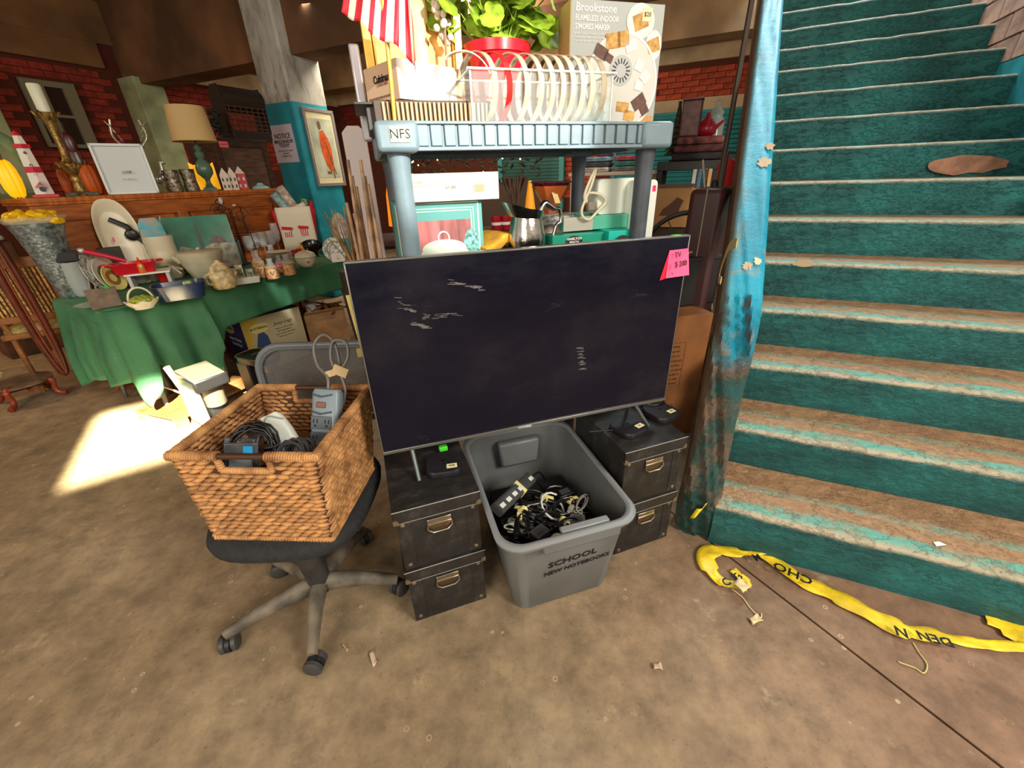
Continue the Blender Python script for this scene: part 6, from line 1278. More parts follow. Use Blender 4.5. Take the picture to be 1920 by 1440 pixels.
# loose wooden legs / sticks leaning
for i,(a_,b_,r_,lb) in enumerate((((312,688,.26),(392,800,.012),.017,'thickest pale wooden rod leaning in the sunlight before the coffee maker'),((345,700,.25),(402,790,.012),.009,'thin pale rod leaning beside the thickest one'),((330,695,.22),(372,770,.010),.008,'thin bent rod behind the thickest pale one'),((300,722,.10),(352,742,.09),.008,'short pale rod lying flat near the cloth'))):
    B_=onz(b_[0],b_[1],b_[2]); A_=onpl(a_[0],a_[1],B_,Vector((B_.x,B_.y,0)).normalized()+Vector((.25,0,0))); o=p('wooden_rod',M().tube([tuple(A_),tuple(A_.lerp(B_,.5)),tuple(B_)],[r_*1.1,r_*.85,r_],8),m((206,190,150),.6,nz=(20,.2)),smooth=70); tag(o,lb,'rod')
# dark jars behind
for ub,vb,vt,ul,ur,lb,c in ((325,690,640,312,342,'dark round pot standing under the table behind the rods',(40,38,34)),(352,668,640,340,372,'dark bowl upside down behind the coffee maker',(30,30,28))):
    t,h,w_=floor_item('dark_pot',lb,'pot',ub,vb+60,vt+10,ul,ur); h=min(max(h,.2),.34); p('pot',M().lathe([(w_*.35,0),(w_*.5,h*.4),(w_*.42,h*.85),(w_*.46,h),(0,h)],n=24),m(c,.4),t,smooth=50); p('lid_knob',M().ball((0,0,h+.006),.01,8,5),m(c,.4),t)
# turkey fryer carton
q=onz(505,735,0); fb_=thing('fryer_carton','yellow white and blue printed fryer carton under the table','box',TB.w(1.02,.30,0),TB.a-R(8)); 
l1=TB.loc(onpl(600,640,TB.w(1.5,.2),TB.Y)); bxw,bxd,bxh=.48,.36,.44
p('carton',M().box((0,0,bxh/2),(bxw,bxd,bxh)),m((206,196,160),.6),fb_,smooth=0); p('blue_front',M().box((-bxw/2-.001,0,bxh/2),(.002,bxd*.99,bxh*.99)),m((40,52,120),.5,nz=(8,.2)),fb_); p('blue_top',M().box((0,0,bxh+.001),(bxw*.99,bxd*.99,.002)),m((40,44,84),.5),fb_)
p('yellow_corner',M().prism([(-bxw/2+.0,bxh*.30),(-bxw/2+.12,bxh*.99),(-bxw/2,bxh*.99)],.001,X((0,-bxd/2-.0005,0),(90,0,0))),m((214,190,80),.5),fb_)
def oval(x,z,s,par,rot,loc): 
    o=p('logo_print',M().lathe([(0,0),(s,0),(s,.001),(0,.001)],n=24,sy=.5),m((240,226,150),.5),par); o.rotation_euler=[R(a_) for a_ in rot]; o.location=loc; text('BUTTERBALL',s*.32,INK,o,(0,0,.0014),(0,0,0),bold=.0004)
oval(0,0,.08,fb_,(90,0,0),(-bxw*.24,-bxd/2-.0016,bxh*.80)); oval(0,0,.10,fb_,(90,0,-90),(-bxw/2-.0032,bxd*.18,bxh*.80)); oval(0,0,.07,fb_,(0,0,0),(-bxw*.1,0,bxh+.0022))
text('Juicy Legs',.040,m((60,50,40),.7),fb_,(bxw*.16,-bxd/2-.001,bxh*.80),(90,0,0),shear=.3); 
for i,s_ in enumerate(('Prepare a whole turkey','Fast family dinners','Easy to clean, drain valve','Safe to use indoors')): text(s_,.016,m((60,50,40),.7),fb_,(bxw*.16,-bxd/2-.001,bxh*.70-i*.024),(90,0,0),shear=.2)
text('Indoor Electric',.034,WHITE,fb_,(-bxw/2-.0032,0,bxh*.60),(90,0,-90),bold=.0006); text('Turkey Fryer',.034,WHITE,fb_,(-bxw/2-.0032,0,bxh*.50),(90,0,-90),bold=.0006)
p('blue_figure_print',M().prism([(-.14,0),(-.02,0),(-.03,.09),(-.06,.14),(-.10,.12)],.001,X((-.04,-bxd/2-.0004,bxh*.42),(90,0,0))),m((60,90,140),.5),fb_,smooth=0)
kb=thing('kraft_carton','open kraft carton printed on its flap between fryer box and television','box',TB.w(1.50,.16,0),TB.a-R(30)); KR=m((170,130,90),.8,nz=(8,.15))
for nm,(c_,d_) in (('side_panel',((0,-.15,.17),(.34,.004,.34))),('side_panel',((0,.15,.17),(.34,.004,.34))),('end_panel',((-.17,0,.17),(.004,.30,.34))),('end_panel',((.17,0,.17),(.004,.30,.34))),('bottom_panel',((0,0,.003),(.34,.30,.004)))): p(nm,M().box(c_,d_),KR,kb,smooth=0)
p('flap',M().box((0,-.19,.36),(.33,.10,.004),r=(-28,0,0)),m((190,152,110),.8),kb,smooth=0); text('Dwell Kitchen',.028,m((120,110,100),.8),kb,(0,-.1535,.28),(90,0,0))
pf=thing('paper_roll','round white paper roll sticking out of the open kraft carton','roll',kb.location+Vector((0,0,.007)),kb.rotation_euler.z); p('roll',M().lathe([(.02,0),(.05,0),(.05,.40),(.02,.40)],(-.08,0,0),20),WHITE,pf); p('core',M().lathe([(.018,.001),(.02,.001),(.02,.401),(.018,.401),(.018,.001)],(-.08,0,0),16),KR,pf)
lf_=M()
for k in range(30): lf_.ball((random.uniform(-.12,.15),random.uniform(-.12,.12),.34+random.uniform(-.03,.03)),(.04,.02,.005),6,4,rot=(random.uniform(-50,50),random.uniform(-50,50),random.uniform(0,180)))
o=p('dried_leaves',lf_,m((150,90,50),.8,nz=(20,.3))); o.location=kb.location; tag(o,'dry brown leaves heaped in the open kraft carton','leaves',kind='stuff')
# dangling yellow strap next to the television's left edge
q=onz(672,600,.55); 
A_=Vector(ony) if False else None
stp=thing('yellow_strap','bundle of yellow bamboo skewers hanging beside the television\'s left edge','skewers',onpl(678,655,T.w(0,1.42),T.Y),T.a)
for i in range(5): p('skewer',M().tube([(0,0,0),(-.012+i*.006,0,.19)],.0028,5),m((226,206,120),.6),stp)
p('wrapper',M().box((0,0,-.01),(.034,.012,.03)),m((206,186,110),.6),stp)
# ================================================================ OAK CABINET BEHIND THE TABLE
OAK=m((176,100,40),.45,nz=(6,.3,(1,1,6)),rgb2=(132,66,22)); OAKT=m((196,112,44),.4,nz=(5,.25,(8,1,1)),rgb2=(150,80,28)); OAKD=m((140,76,30),.5,nz=(6,.3,(1,1,6)),rgb2=(110,54,18))
CY0=.86; CZ=1.345; CX0,CX1=.12,1.86; CW=CX1-CX0
cab=thing('oak_cabinet','panelled oak cabinet standing behind the green table','cabinet',TB.w((CX0+CX1)/2,CY0,0),TB.a)
p('body',M().box((0,.22,.65),(CW-.04,.40,1.30)),OAKD,cab,smooth=0)
p('top',M().box((0,.21,CZ-.014),(CW+.02,.46,.028)).box((0,.20,CZ-.036),(CW-.01,.43,.016)),OAKT,cab,bev=.004)
p('frieze_rail',M().box((0,.010,CZ-.095),(CW-.03,.03,.10)),OAK,cab,bev=.003)
n=4; pwid=(CW-.04)/n
for i in range(n+1): p('stile',M().box((-CW/2+.02+i*pwid,.008,.62),(.075,.03,1.22)),OAK,cab,bev=.004)
for i in range(n):
    x=-CW/2+.02+(i+.5)*pwid; p('panel',M().box((x,.014,.62),(pwid-.12,.014,1.16)),OAK,cab,bev=.005)
p('bottom_rail',M().box((0,.008,.06),(CW-.03,.03,.12)),OAK,cab,bev=.003)
def cabt(u,v,y=CY0+.14):                    # a point on the cabinet's top below pixel u
    l=TB.py(u,v,y); return TB.w(l.x,y,CZ)
def cabit(kind,label,cat,ul,ur,vt,ub=None,vb=352,y=CY0+.14,d=0,group=None,ut=None):
    q=cabt(ub or (ul+ur)/2,vb,y); n_=Vector((q.x,q.y,0)).normalized(); vm=(vt+vb)/2; a_=onpl(ul,vm,q,n_); b_=onpl(ur,vm,q,n_)
    w_=math.hypot((a_-b_).x,(a_-b_).y); h=hat(ut or (ub or (ul+ur)/2),vt,q)-CZ; t=thing(kind,label,cat,q,FA(q,d),group); return t,h,w_
# lighthouse
t,h,w_=cabit('toy_lighthouse','red and white wooden lighthouse birdhouse at the cabinet\'s end','ornament',42,110,244,ub=82,vb=358,ut=38); w_=.082
WR=m((226,222,212),.5); RD=m((196,30,54),.5); GY=m((150,146,140),.5)
def hexr(r_,z): return [(r_*math.cos(a),r_*math.sin(a),z) for a in [PI/6+PI/3*i for i in range(6)]]
for nm,z0,z1,r0,r1,mt in (('lower_tower',.02,h*.38,.052,.044,WR),('red_stripe',h*.38,h*.47,.045,.043,RD),('upper_tower',h*.47,h*.74,.042,.034,WR),('gallery',h*.74,h*.80,.044,.044,RD),('lantern_room',h*.80,h*.92,.030,.022,WR)): p(nm,loft(M(),[hexr(r0,z0),hexr(r1,z1)]),mt,t,smooth=0)
p('roof_cap',M().lathe([(.022,h*.92),(.012,h*.97),(0,h)],n=12),RD,t); p('base',M().box((0,0,.010),(.125,.11,.018)),m((200,60,70),.5),t,bev=.003)
for z in (.30,.44,.62): p('porthole',M().lathe([(0,0),(.008,0),(.008,.002),(0,.002)],(0,-.043+z*.01,h*z+.02),12,(90,0,0)),m((20,30,44),.4),t)
p('porch_roof',M().prism([(-.032,0),(0,.035),(.032,0),(.026,-.004),(0,.026),(-.026,-.004)],.03,X((0,-.042,h*.16),(90,0,0))),m((206,120,130),.5),t,smooth=0); p('door_hole',M().lathe([(0,0),(.016,0),(.016,.003),(0,.003)],(0,-.052,h*.13),14,(90,0,0)),m((24,24,30),.4),t)
# green arch garland (bent fabric)
t,h,w_=cabit('leafy_arch','mottled green leafy arch curling behind the lighthouse','garland',-30,118,238,ub=30,vb=375,y=CY0+.34); 
p('arch',M().tube([(w_*.42*math.cos(a),0,max(.04,h*.35)+h*.55*math.sin(a)) for a in [-.4+(PI+.8)*i/24 for i in range(25)]],.042,10,flat=(.6,1)),m((106,126,84),.8,nz=(9,.35),bp=(40,.6,.01)),t,smooth=70); p('foot',M().box((0,0,.015),(w_*.9,.06,.03)),m((70,84,50),.8),t)
# yellow pumpkin lantern, orange pumpkins
def pumpkin(label,ul,ur,vt,vb,mat,y=CY0+.30,em=0,cat='pumpkin'):
    t,h,w_=cabit('pumpkin',label,cat,ul,ur,vt,vb=352,y=y); r_=w_/2; h=max(h,.06)
    for i in range(8): a=2*PI*i/8; p('rib',M().ball((r_*.38*math.cos(a),r_*.38*math.sin(a),h*.46),(r_*.60,r_*.42,h*.46),10,6,rot=(0,0,math.degrees(a))),mat,t,smooth=80)
    p('stem',M().tube([(0,0,h*.85),(.01,0,h*1.05)],.008,6),m((90,70,40),.7),t)
pumpkin('glowing yellow pumpkin lantern left of the lighthouse',4,50,292,334,m((250,176,20),.4,em=.55),cat='lantern')
pumpkin('orange pumpkin behind the gold candlestick and white frame',156,200,303,345,m((206,96,26),.5),cat='pumpkin')
pumpkin('small orange pumpkin just left of the gold candlestick\'s foot',116,140,312,345,m((206,104,40),.5))
# candle holder
t,h,w_=cabit('gold_candlestick','ornate antique gold candlestick with a fat white candle','candlestick',118,196,158,ub=152,vb=358,ut=84,y=CY0+.08)
AG=m((150,122,66),.35,metal=.75,nz=(30,.35),bp=(60,.8,.005)); hc=hat(104,212,t.location)-CZ
p('stem',M().lathe([(.065,0),(.068,.01),(.06,.02),(.034,.03),(.024,hc*.18),(.030,hc*.22),(.020,hc*.26),(.046,hc*.34),(.050,hc*.40),(.026,hc*.45),(.018,hc*.52),(.020,hc*.7),(.028,hc*.86),(.046,hc*.97),(.050,hc),(0,hc)],n=20),AG,t,smooth=50)
for i in range(6): a=2*PI*i/6; p('acanthus_leaf',M().tube([(.044*math.cos(a),.044*math.sin(a),hc*.36),(.062*math.cos(a),.062*math.sin(a),hc*.42),(.070*math.cos(a),.070*math.sin(a),hc*.39)],[.012,.010,.005],6),AG,t); p('cup_curl',M().tube([(.046*math.cos(a),.046*math.sin(a),hc*.95),(.062*math.cos(a),.062*math.sin(a),hc*1.01),(.070*math.cos(a),.070*math.sin(a),hc*1.0)],[.008,.006,.004],6),AG,t)
p('candle',M().lathe([(.033,hc),(.034,h-.01),(.031,h-.002),(.022,h-.006),(0,h-.012)],n=24),m((214,218,196),.4),t,smooth=50); p('square_plinth',M().box((0,0,.012),(.17,.12,.024)),m((70,70,54),.6,nz=(30,.3)),t,bev=.003)
# white shadow frame
t,h,w_=cabit('shadow_box','white square shadow box frame with small printing on the cabinet','frame',188,288,268,ub=250,vb=356,ut=226,y=CY0+.03,d=0); h=max(h,.17); w_=max(w_,.15)
fr=M()
for z in (0.008,h-.008): fr.box((0,0,z),(w_,.03,.016))
for s in (-1,1): fr.box((s*(w_/2-.008),0,h/2),(.016,.03,h))
p('frame',fr,m((214,220,220),.4),t,bev=.002,rot=(R(-8),0,0)); p('back_sheet',M().box((0,.008,h/2),(w_-.02,.004,h-.02)),m((200,210,212),.5),t,rot=(R(-8),0,0)); text('LOVE',.022,INK,t,(.005,-.009,h*.44),(82,0,0),bold=.0003); text('family  BEACH  joy',.010,INK,t,(.005,-.013,h*.30),(82,0,0))
# silver deer ornaments
def deer(label,ul,ur,vt,ub,y,s_=1,flip=1,ant=True):
    t,h,w_=cabit('silver_deer',label,'ornament',ul,ur,vt,ub=ub,vb=352,y=y); h=max(h,.08); SVM=m((186,190,176),.25,metal=.6)
    bh_=h*(.55 if ant else .8)
    p('body',M().ball((0,0,bh_*.45),(.055,.028,.032),14,8,rot=(0,-12*flip,0)).tube([(.035*flip,0,bh_*.5),(.05*flip,0,bh_*.8),(.052*flip,0,bh_)],[.022,.014,.014],8).ball((.062*flip,0,bh_*1.0),(.026,.014,.014),10,6,rot=(0,20*flip,0)),SVM,t,smooth=80)
    for sx in (-.032,.032):
        for sy in (-.012,.012): p('leg',M().tube([(sx,sy,bh_*.4),(sx*1.15,sy,bh_*.18),(sx,sy,0)],[.010,.006,.005],6),SVM,t)
    if ant:
        for s in (-1,1):
            mb=M().tube(smoothpath([(.05*flip,s*.008,bh_*1.04),(.04*flip,s*.05,bh_*1.2),(.05*flip,s*.085,bh_*1.45),(.06*flip,s*.07,h)],4),.006,6)
            for f_,dz in ((.35,.06),(.6,.07),(.8,.05)): z=bh_*1.04+(h-bh_*1.04)*f_; mb.tube([(.045*flip,s*.07*f_+.02*s,z),(.07*flip,s*.09*f_+.03*s,z+dz*.7)],[.006,.003],6)
            p('antler',mb,SVM,t,smooth=80)
    return t
t=deer('large silver reindeer with tall antlers behind the white frame',222,300,224,276,CY0+.22,ant=True); t.rotation_euler.z+=R(75); t.scale=(1.25,1.25,1.0)
t=deer('smaller silver deer head down between the white frame and the mugs',284,312,290,302,CY0+.14,ant=False)
# pewter mugs
for ul,ur,vt,lb in ((312,346,319,'ornate pewter mug beside the silver deer'),(344,376,317,'ornate pewter mug next to the green lamp base')):
    t,h,w_=cabit('pewter_mug',lb,'mug',ul,ur,vt,vb=351,y=CY0+.06); PW=m((130,120,104),.35,metal=.7,nz=(50,.5),bp=(70,.9,.006)); h=max(h,.06)
    p('cup',M().lathe([(w_*.42,0),(w_*.46,h*.1),(w_*.40,h*.5),(w_*.46,h),(w_*.42,h),(w_*.36,.01),(0,.01)],n=24),PW,t,smooth=40); p('handle',M().tube(smoothpath([(-w_*.42,0,h*.85),(-w_*.72,0,h*.7),(-w_*.66,0,h*.3),(-w_*.42,0,h*.2)],4),.004,6),PW,t)
# table lamp
t,h,w_=cabit('table_lamp','table lamp with turned sage green base and beige drum shade','lamp',322,406,200,ub=394,vb=352,ut=358,y=CY0+.20)
hs_=hat(372,266,t.location)-CZ; LG=m((78,112,92),.3); r0=w_*.5
p('base',M().box((0,0,.012),(.10,.10,.024)).lathe([(.045,.024),(.03,.034),(.018,hs_*.18),(.020,hs_*.24),(.058,hs_*.36),(.062,hs_*.46),(.050,hs_*.58),(.022,hs_*.66),(.034,hs_*.72),(.036,hs_*.78),(.018,hs_*.82),(.030,hs_*.88),(.012,hs_*.95),(0,hs_)],n=28),LG,t,smooth=40)
p('lamp_stem',M().lathe([(.006,hs_*.95),(.006,hs_+.05),(0,hs_+.05)],n=10),m((90,60,40),.4),t); p('lamp_shade',M().lathe([(r0*1.02,hs_),(r0*.86,h),(r0*.84,h),(r0*1.0,hs_),(r0*1.02,hs_)],n=40),m((196,168,116),.85,bp=(220,.3,.001)),t,smooth=50); p('shade_trim',M().lathe([(r0*1.025,hs_),(r0*1.015,hs_+.006),(r0*1.01,hs_+.004),(r0*1.025,hs_)],n=40),m((176,148,96),.8),t)
# yellow star board behind lamp with an added glow, model houses, blue glass
t,h,w_=cabit('yellow_star_board','bright yellow scalloped board with added glow behind the green lamp base','lantern',364,412,304,ub=390,vb=350,y=CY0+.36); h=max(h,.07); p('panel',M().prism([(-w_*.5,0),(w_*.5,0),(w_*.48,h),(w_*.3,h*.9),(0,h*.95),(-w_*.3,h*.9),(-w_*.48,h)],.03,X((0,.015,0),(90,0,0))),m((246,176,20),.4,em=.45),t,smooth=0); p('foot',M().box((0,0,.004),(w_,.05,.008)),m((90,60,30),.6),t)
HSR=m((176,40,46),.5); HSW=m((206,192,178),.5); HSK=m((60,50,48),.5)
for i,(ul,ur,vt,c,lb) in enumerate(((418,434,314,HSW,'white gabled model town house at the left of the row'),(433,448,313,HSW,'white gabled model town house in the middle of the row'),(447,466,311,HSR,'red fronted model town house at the right of the row'))):
    t,h,w_=cabit('model_house',lb,'ornament',ul,ur,vt,vb=350,y=CY0+.05); h=max(h,.07); p('walls',M().box((0,.02,h*.34),(w_,.04,h*.68)),c,t,smooth=0); p('roof',M().prism([(-w_*.5,0),(w_*.5,0),(0,h*.32)],.04,X((0,.04,h*.68),(90,0,0))),HSW if i<2 else m((190,180,170),.6),t,smooth=0)
    for x in (-.25,.25):
        for z in (.12,.42): p('house_window',M().box((x*w_,-.0015,h*z+.008),(w_*.2,.003,h*.14)),HSK if i<2 else HSW,t)
t,h,w_=cabit('blue_glass_shell','pale blue glass shell dish at the cabinet\'s corner by the pillar','ornament',471,506,336,vb=350,y=CY0+.06); p('shell',M().lathe([(w_*.5,.004),(w_*.42,.02),(w_*.2,.035),(w_*.12,.05),(0,.05)],n=12),m((150,190,196),.15),t,smooth=20); p('foot',M().lathe([(w_*.5,0),(w_*.52,.004),(0,.004)],n=20),m((150,190,196),.15),t)
# dark wooden chest standing behind with lattice basket on it
WN=m((62,40,30),.45,nz=(8,.3,(1,1,5))); chx=TB.py(408,255,CY0+.46).x; chx2=TB.py(520,255,CY0+.46).x
l=TB.py(408,258,CY0+.50); ctop=l.z
ck=thing('dark_chest','dark walnut cupboard with panelled side behind the oak cabinet','cupboard',TB.w(TB.py(460,300,CY0+.50).x,CY0+.50,0),TB.a+R(4)); cw=TB.py(512,258,CY0+.50).x-TB.py(412,258,CY0+.50).x
p('body',M().box((0,.20,ctop/2),(cw,.38,ctop-.02)),WN,ck,smooth=0); p('top',M().box((0,.20,ctop-.010),(cw+.04,.42,.022)),m((50,40,40),.4),ck,bev=.003)
for s in (-1,1): p('stile',M().box((s*(cw/2-.025),.004,ctop/2),(.05,.016,ctop-.04)),WN,ck,bev=.002)
p('panel',M().box((0,.008,ctop/2),(cw-.12,.008,ctop-.16)),m((84,62,50),.5,nz=(8,.3,(1,1,5))),ck); p('top_rail',M().box((0,.004,ctop-.045),(cw-.10,.016,.05)),WN,ck,bev=.002)
p('pink_price_tag',M().box((-cw*.33,-.006,ctop-.055),(.09,.002,.05)),m((246,110,110),.6),ck); text('Antique $95',.013,INK,ck,(-cw*.33,-.0078,ctop-.055),(90,0,0))
lt=thing('lattice_hamper','black pierced lattice hamper with rounded top standing on the walnut cupboard','hamper',TB.w(TB.py(470,260,CY0+.62).x,CY0+.66,ctop+.001),TB.a+R(0)); lh=TB.py(460,160,CY0+.62).z-ctop; lw=TB.py(500,220,CY0+.6).x-TB.py(428,220,CY0+.6).x
DK=m((34,24,20),.5)
p('base_band',M().box((0,0,.04),(lw,.20,.08)),DK,lt,bev=.006); 
for s in (-1,1): p('side_board',M().prism([(-.10,.06),(.10,.06),(.10,lh*.7),(.05,lh*.95),(-.05,lh*.95),(-.10,lh*.7)],.012,X((s*(lw/2)-.006,0,0),(90,0,90))),DK,lt,smooth=0)
nb=7; 
for i in range(nb): x=-lw/2+(i+.5)*lw/nb; p('lattice_bar',M().box((x,-.095,lh*.42),(.009,.008,lh*.66)),m((70,46,34),.5),lt)
for i in range(8): p('lattice_bar',M().box((0,-.098,.10+i*lh*.075),(lw-.02,.008,.009)),m((70,46,34),.5),lt)
p('curved_lid',M().lathe([(.12,-lw/2),(.12,lw/2)],(0,0,lh*.72),20,(0,90,0),sx=.9,a0=0,a1=360),DK,lt,smooth=40)
gd=thing('dark_garland','dark bushy garland with reddish berries beside the hamper','garland',TB.w(TB.py(424,258,CY0+.55).x-.02,CY0+.60,ctop+.001),TB.a); mb=M()
for k in range(60): z=random.random()**.8*.22; mb.ball((random.uniform(-.06,.05),random.uniform(-.05,.05),z+.015),(.022,.012,.008),6,4,rot=(random.uniform(-60,60),random.uniform(-60,60),0))
p('sprigs',mb,m((34,42,34),.8,nz=(20,.4)),gd,kind='stuff'); p('wire_stem',M().tube([(0,0,0),(.01,0,.12),(0,0,.23)],.006,5),m((50,40,30),.8),gd)
# dark horn ornament
t,h,w_=cabit('dark_violin_case','dark red violin shaped ornament standing behind the candlestick','ornament',150,180,230,vb=345,y=CY0+.40); h=max(.15,h); p('body',M().ball((0,0,h*.36),(.05,.02,h*.35),14,8).ball((0,0,h*.7),(.036,.018,h*.18),12,7),m((70,20,18),.3),t,smooth=80); p('neck',M().tube([(0,0,h*.8),(0,0,h)],.009,6),m((50,20,16),.4),t)
# ================================================================ PILLAR'S PICTURE AND NOTICE
pv=4.0
nq=B.py(533,270,pv-.002); nt_=thing('paper_notice','white printed paper notice taped to the shaded side of the pillar','notice',B.w(nq.x,pv-.003,nq.z),B.a)
nw=B.py(555,240,pv).x-B.py(512,240,pv).x; nh=B.py(516,236,pv).z-B.py(535,306,pv).z; nw=min(max(nw,.2),.36)
p('sheet',M().box((0,0,0),(nw,.0015,nh)),m((196,190,206),.7),nt_,smooth=0)
for i,(s_,z_,sz) in enumerate((('NOTICE',.20,.07),('MERCHANDISE',.06,.045),('TODAY',-.04,.05),('All prices are as marked',-.18,.024),('this week',-.25,.024),('THANK YOU',-.33,.028))): text(s_,sz,INK,nt_,(0,-.0018,z_*nh),(90,0,0),bold=.001 if sz>.03 else 0)
pu=-4.371
a_=B.px(566,204,pu); b_=B.px(623,212,pu); c_=B.px(646,346,pu); d_=B.px(592,346,pu)
cy=(a_.y+b_.y+c_.y+d_.y)/4; cz=(a_.z+b_.z+c_.z+d_.z)/4; pw_=((b_.y-a_.y)+(c_.y-d_.y))/2; ph2=((a_.z-d_.z)+(b_.z-c_.z))/2
pc=thing('framed_picture','grey framed print of a robed orange figure hanging on the pillar','picture',B.w(pu+.012,cy,cz),B.a+PI/2)
fr=M(); 
for z in (-ph2/2,ph2/2): fr.box((0,0,z),(pw_,.022,.035))
for s in (-1,1): fr.box((s*(pw_/2-.016),0,0),(.035,.022,ph2))
p('frame',fr,m((128,122,120),.4),pc,bev=.003); p('mat_board',M().box((0,.004,0),(pw_-.03,.006,ph2-.03)),m((214,206,170),.6),pc); p('print_sheet',M().box((0,.0,0),(pw_-.12,.002,ph2-.16)),m((176,184,166),.6,nz=(5,.15)),pc)
sx_=pw_*.5; sz_=ph2*.5
p('orange_robe_print',M().prism([(-.18,.46),(.06,.50),(.30,.30),(.42,.05),(.40,-.30),(.36,-.60),(.10,-.62),(-.10,-.45),(-.25,-.1),(-.26,.2)],.0015,X((0,-.0012,0),(90,0,0),(sx_,sz_,1))),m((196,84,30),.6,nz=(14,.2)),pc,smooth=0)
p('head_print',M().lathe([(0,0),(.13,0),(.13,.0015),(0,.0015)],n=16,rot=(90,0,0)),m((110,80,56),.6),pc,loc=(-.12*sx_,-.0012,.62*sz_),scale=(sx_*.9,1,sz_*.9)); p('staff_print',M().box((.26*sx_,-.0030,-.25*sz_),(.012,.0008,sz_*.95),r=(0,-14,0)),m((110,60,30),.6),pc); p('feet_print',M().box((-.0,-.0025,-.66*sz_),(.07,.001,.03)).box((.30*sx_,-.0025,-.70*sz_),(.02,.001,.09)),m((120,84,60),.6),pc)
# ================================================================ LEFT EDGE: ROUND MIRROR FRAME, PLANT STAND, CANE CHAIR
q=onz(75,742,0); 
MAH=m((100,44,28),.3,nz=(8,.25)); 
mq=onz(122,700,.16); mrd=thing('round_wooden_hoop','large round dark wooden ring frame leaning at the table\'s left end','frame',Vector((mq.x,mq.y,.16)),FA(mq,8))
nq_=Vector((mq.x,mq.y,0)).normalized(); hz_=hat(40,400,mq)-.16; Rr=hz_/2; e_=onpl(10,540,mq,nq_); rx_=math.hypot(e_.x-mq.x,e_.y-mq.y)/Rr*.95; 
p('ring',M().tube([(Rr*rx_*math.cos(a),.0,Rr*1.0+Rr*math.sin(a)) for a in [2*PI*i/64 for i in range(64)]],.024,10,closed=True,flat=(1,.8)),MAH,mrd,smooth=80); p('inner_bead',M().tube([(Rr*(rx_-.045)*math.cos(a),-.010,Rr+Rr*.955*math.sin(a)) for a in [2*PI*i/64 for i in range(64)]],.008,6,closed=True),m((130,66,40),.3),mrd,smooth=80)
p('metal_clip',M().box((-Rr*.55,-.012,Rr*.22),(.03,.04,.05),r=(0,35,0)),m((160,140,110),.4),mrd)
ps_=thing('plant_stand','low mahogany plant stand with four curved cabriole legs','stand',onz(62,748,0),FA(onz(66,745,0),10)); ps_.scale=(.86,.86,1); WM=m((140,60,40),.28,nz=(10,.2))
p('stand_top',M().lathe([(.17,.135),(.19,.14),(.19,.152),(.16,.155),(0,.150)],n=32),m((110,96,80),.3,nz=(10,.2)),ps_,smooth=40)
for i in range(4):
    a=PI/4+PI/2*i; c_,s_=math.cos(a),math.sin(a); p('leg',M().tube(smoothpath([(.15*c_,.15*s_,.145),(.20*c_,.20*s_,.125),(.185*c_,.185*s_,.07),(.20*c_,.20*s_,.03),(.25*c_,.25*s_,.018)],5),[.022]*6+[.018]*8+[.02]*7,8),WM,ps_,smooth=80)
p('cross_rail',M().tube([(-.15,0,.10),(.15,0,.10)],.016,8).tube([(0,-.15,.10),(0,.15,.10)],.016,8),WM,ps_)
cq=onz(95,640,.0); cq=Vector((cq.x*1.0,cq.y,0)); cch=thing('cane_chair','wooden chair with cane back seen through the ring frame','chair',onz(60,690,0),FA(onz(60,690,0),-20)); cq=onz(42,556,.72); cch.rotation_euler.z=FA(cq)+R(160); cch.location=Vector((cq.x,cq.y,0))-Matrix.Rotation(FA(cq)+R(160),3,'Z')@Vector((0,.24,0)); WC=m((150,96,46),.45,nz=(8,.25)); CN=m((190,150,84),.7,nz=(60,.4))
for sx in (-.2,.2):
    p('leg',M().tube([(sx,-.2,0),(sx,-.2,.43)],.018,8),WC,cch); p('rear_post',M().tube([(sx*.9,.22,0),(sx*.9,.2,.45),(sx*1.0,.27,.98)],.018,8),WC,cch)
p('seat_frame',M().box((0,0,.44),(.46,.46,.04)),WC,cch,bev=.008); p('seat_cushion',M().box((0,0,.475),(.42,.42,.05)),m((186,170,110),.8,nz=(18,.45),rgb2=(110,100,50)),cch,bev=.018)
p('back_rail',M().box((0,.265,.95),(.42,.03,.07)),WC,cch,bev=.008); p('back_rail',M().box((0,.215,.56),(.38,.03,.05)),WC,cch,bev=.008)
for i in range(14): p('cane_strip',M().box((-.155+i*.024,.24,.755),(.014,.005,.35),r=(-7,0,0)),CN,cch)
# red cushion & fabric at the far left
t=thing('fabric_stack','stack of folded white and grey fabrics topped in red at the picture\'s left edge','fabric',onz(-10,700,0)+Vector((-.2,.55,0)),R(60)); 
p('support_crate',M().box((0,0,.5),(.4,.3,1.0)),m((90,56,34),.6,nz=(8,.3)),t,bev=.01)
for i,c in enumerate(((196,190,180),(150,146,140),(200,190,170),(206,40,20))): p('folded_cloth',M().box((0,0,1.03+i*.05),(.34-.02*i,.28,.046),r=(0,0,3*i)),m(c,.85),t,bev=.018)
# wooden crate seen under the cloth's folds
t=thing('wooden_cabinet','low orange brown wooden chest under the table\'s near end','chest',TB.w(.36,.42,0),TB.a); p('body',M().box((0,0,.16),(.44,.30,.32)),m((150,78,34),.4,nz=(7,.3)),t,bev=.01); p('lid',M().box((0,0,.33),(.46,.32,.02)),m((130,66,28),.4),t,bev=.004); p('curved_moulding',M().tube([(.23,-.155,0),(.235,-.16,.16),(.23,-.155,.31)],.012,6),m((176,150,110),.4),t)
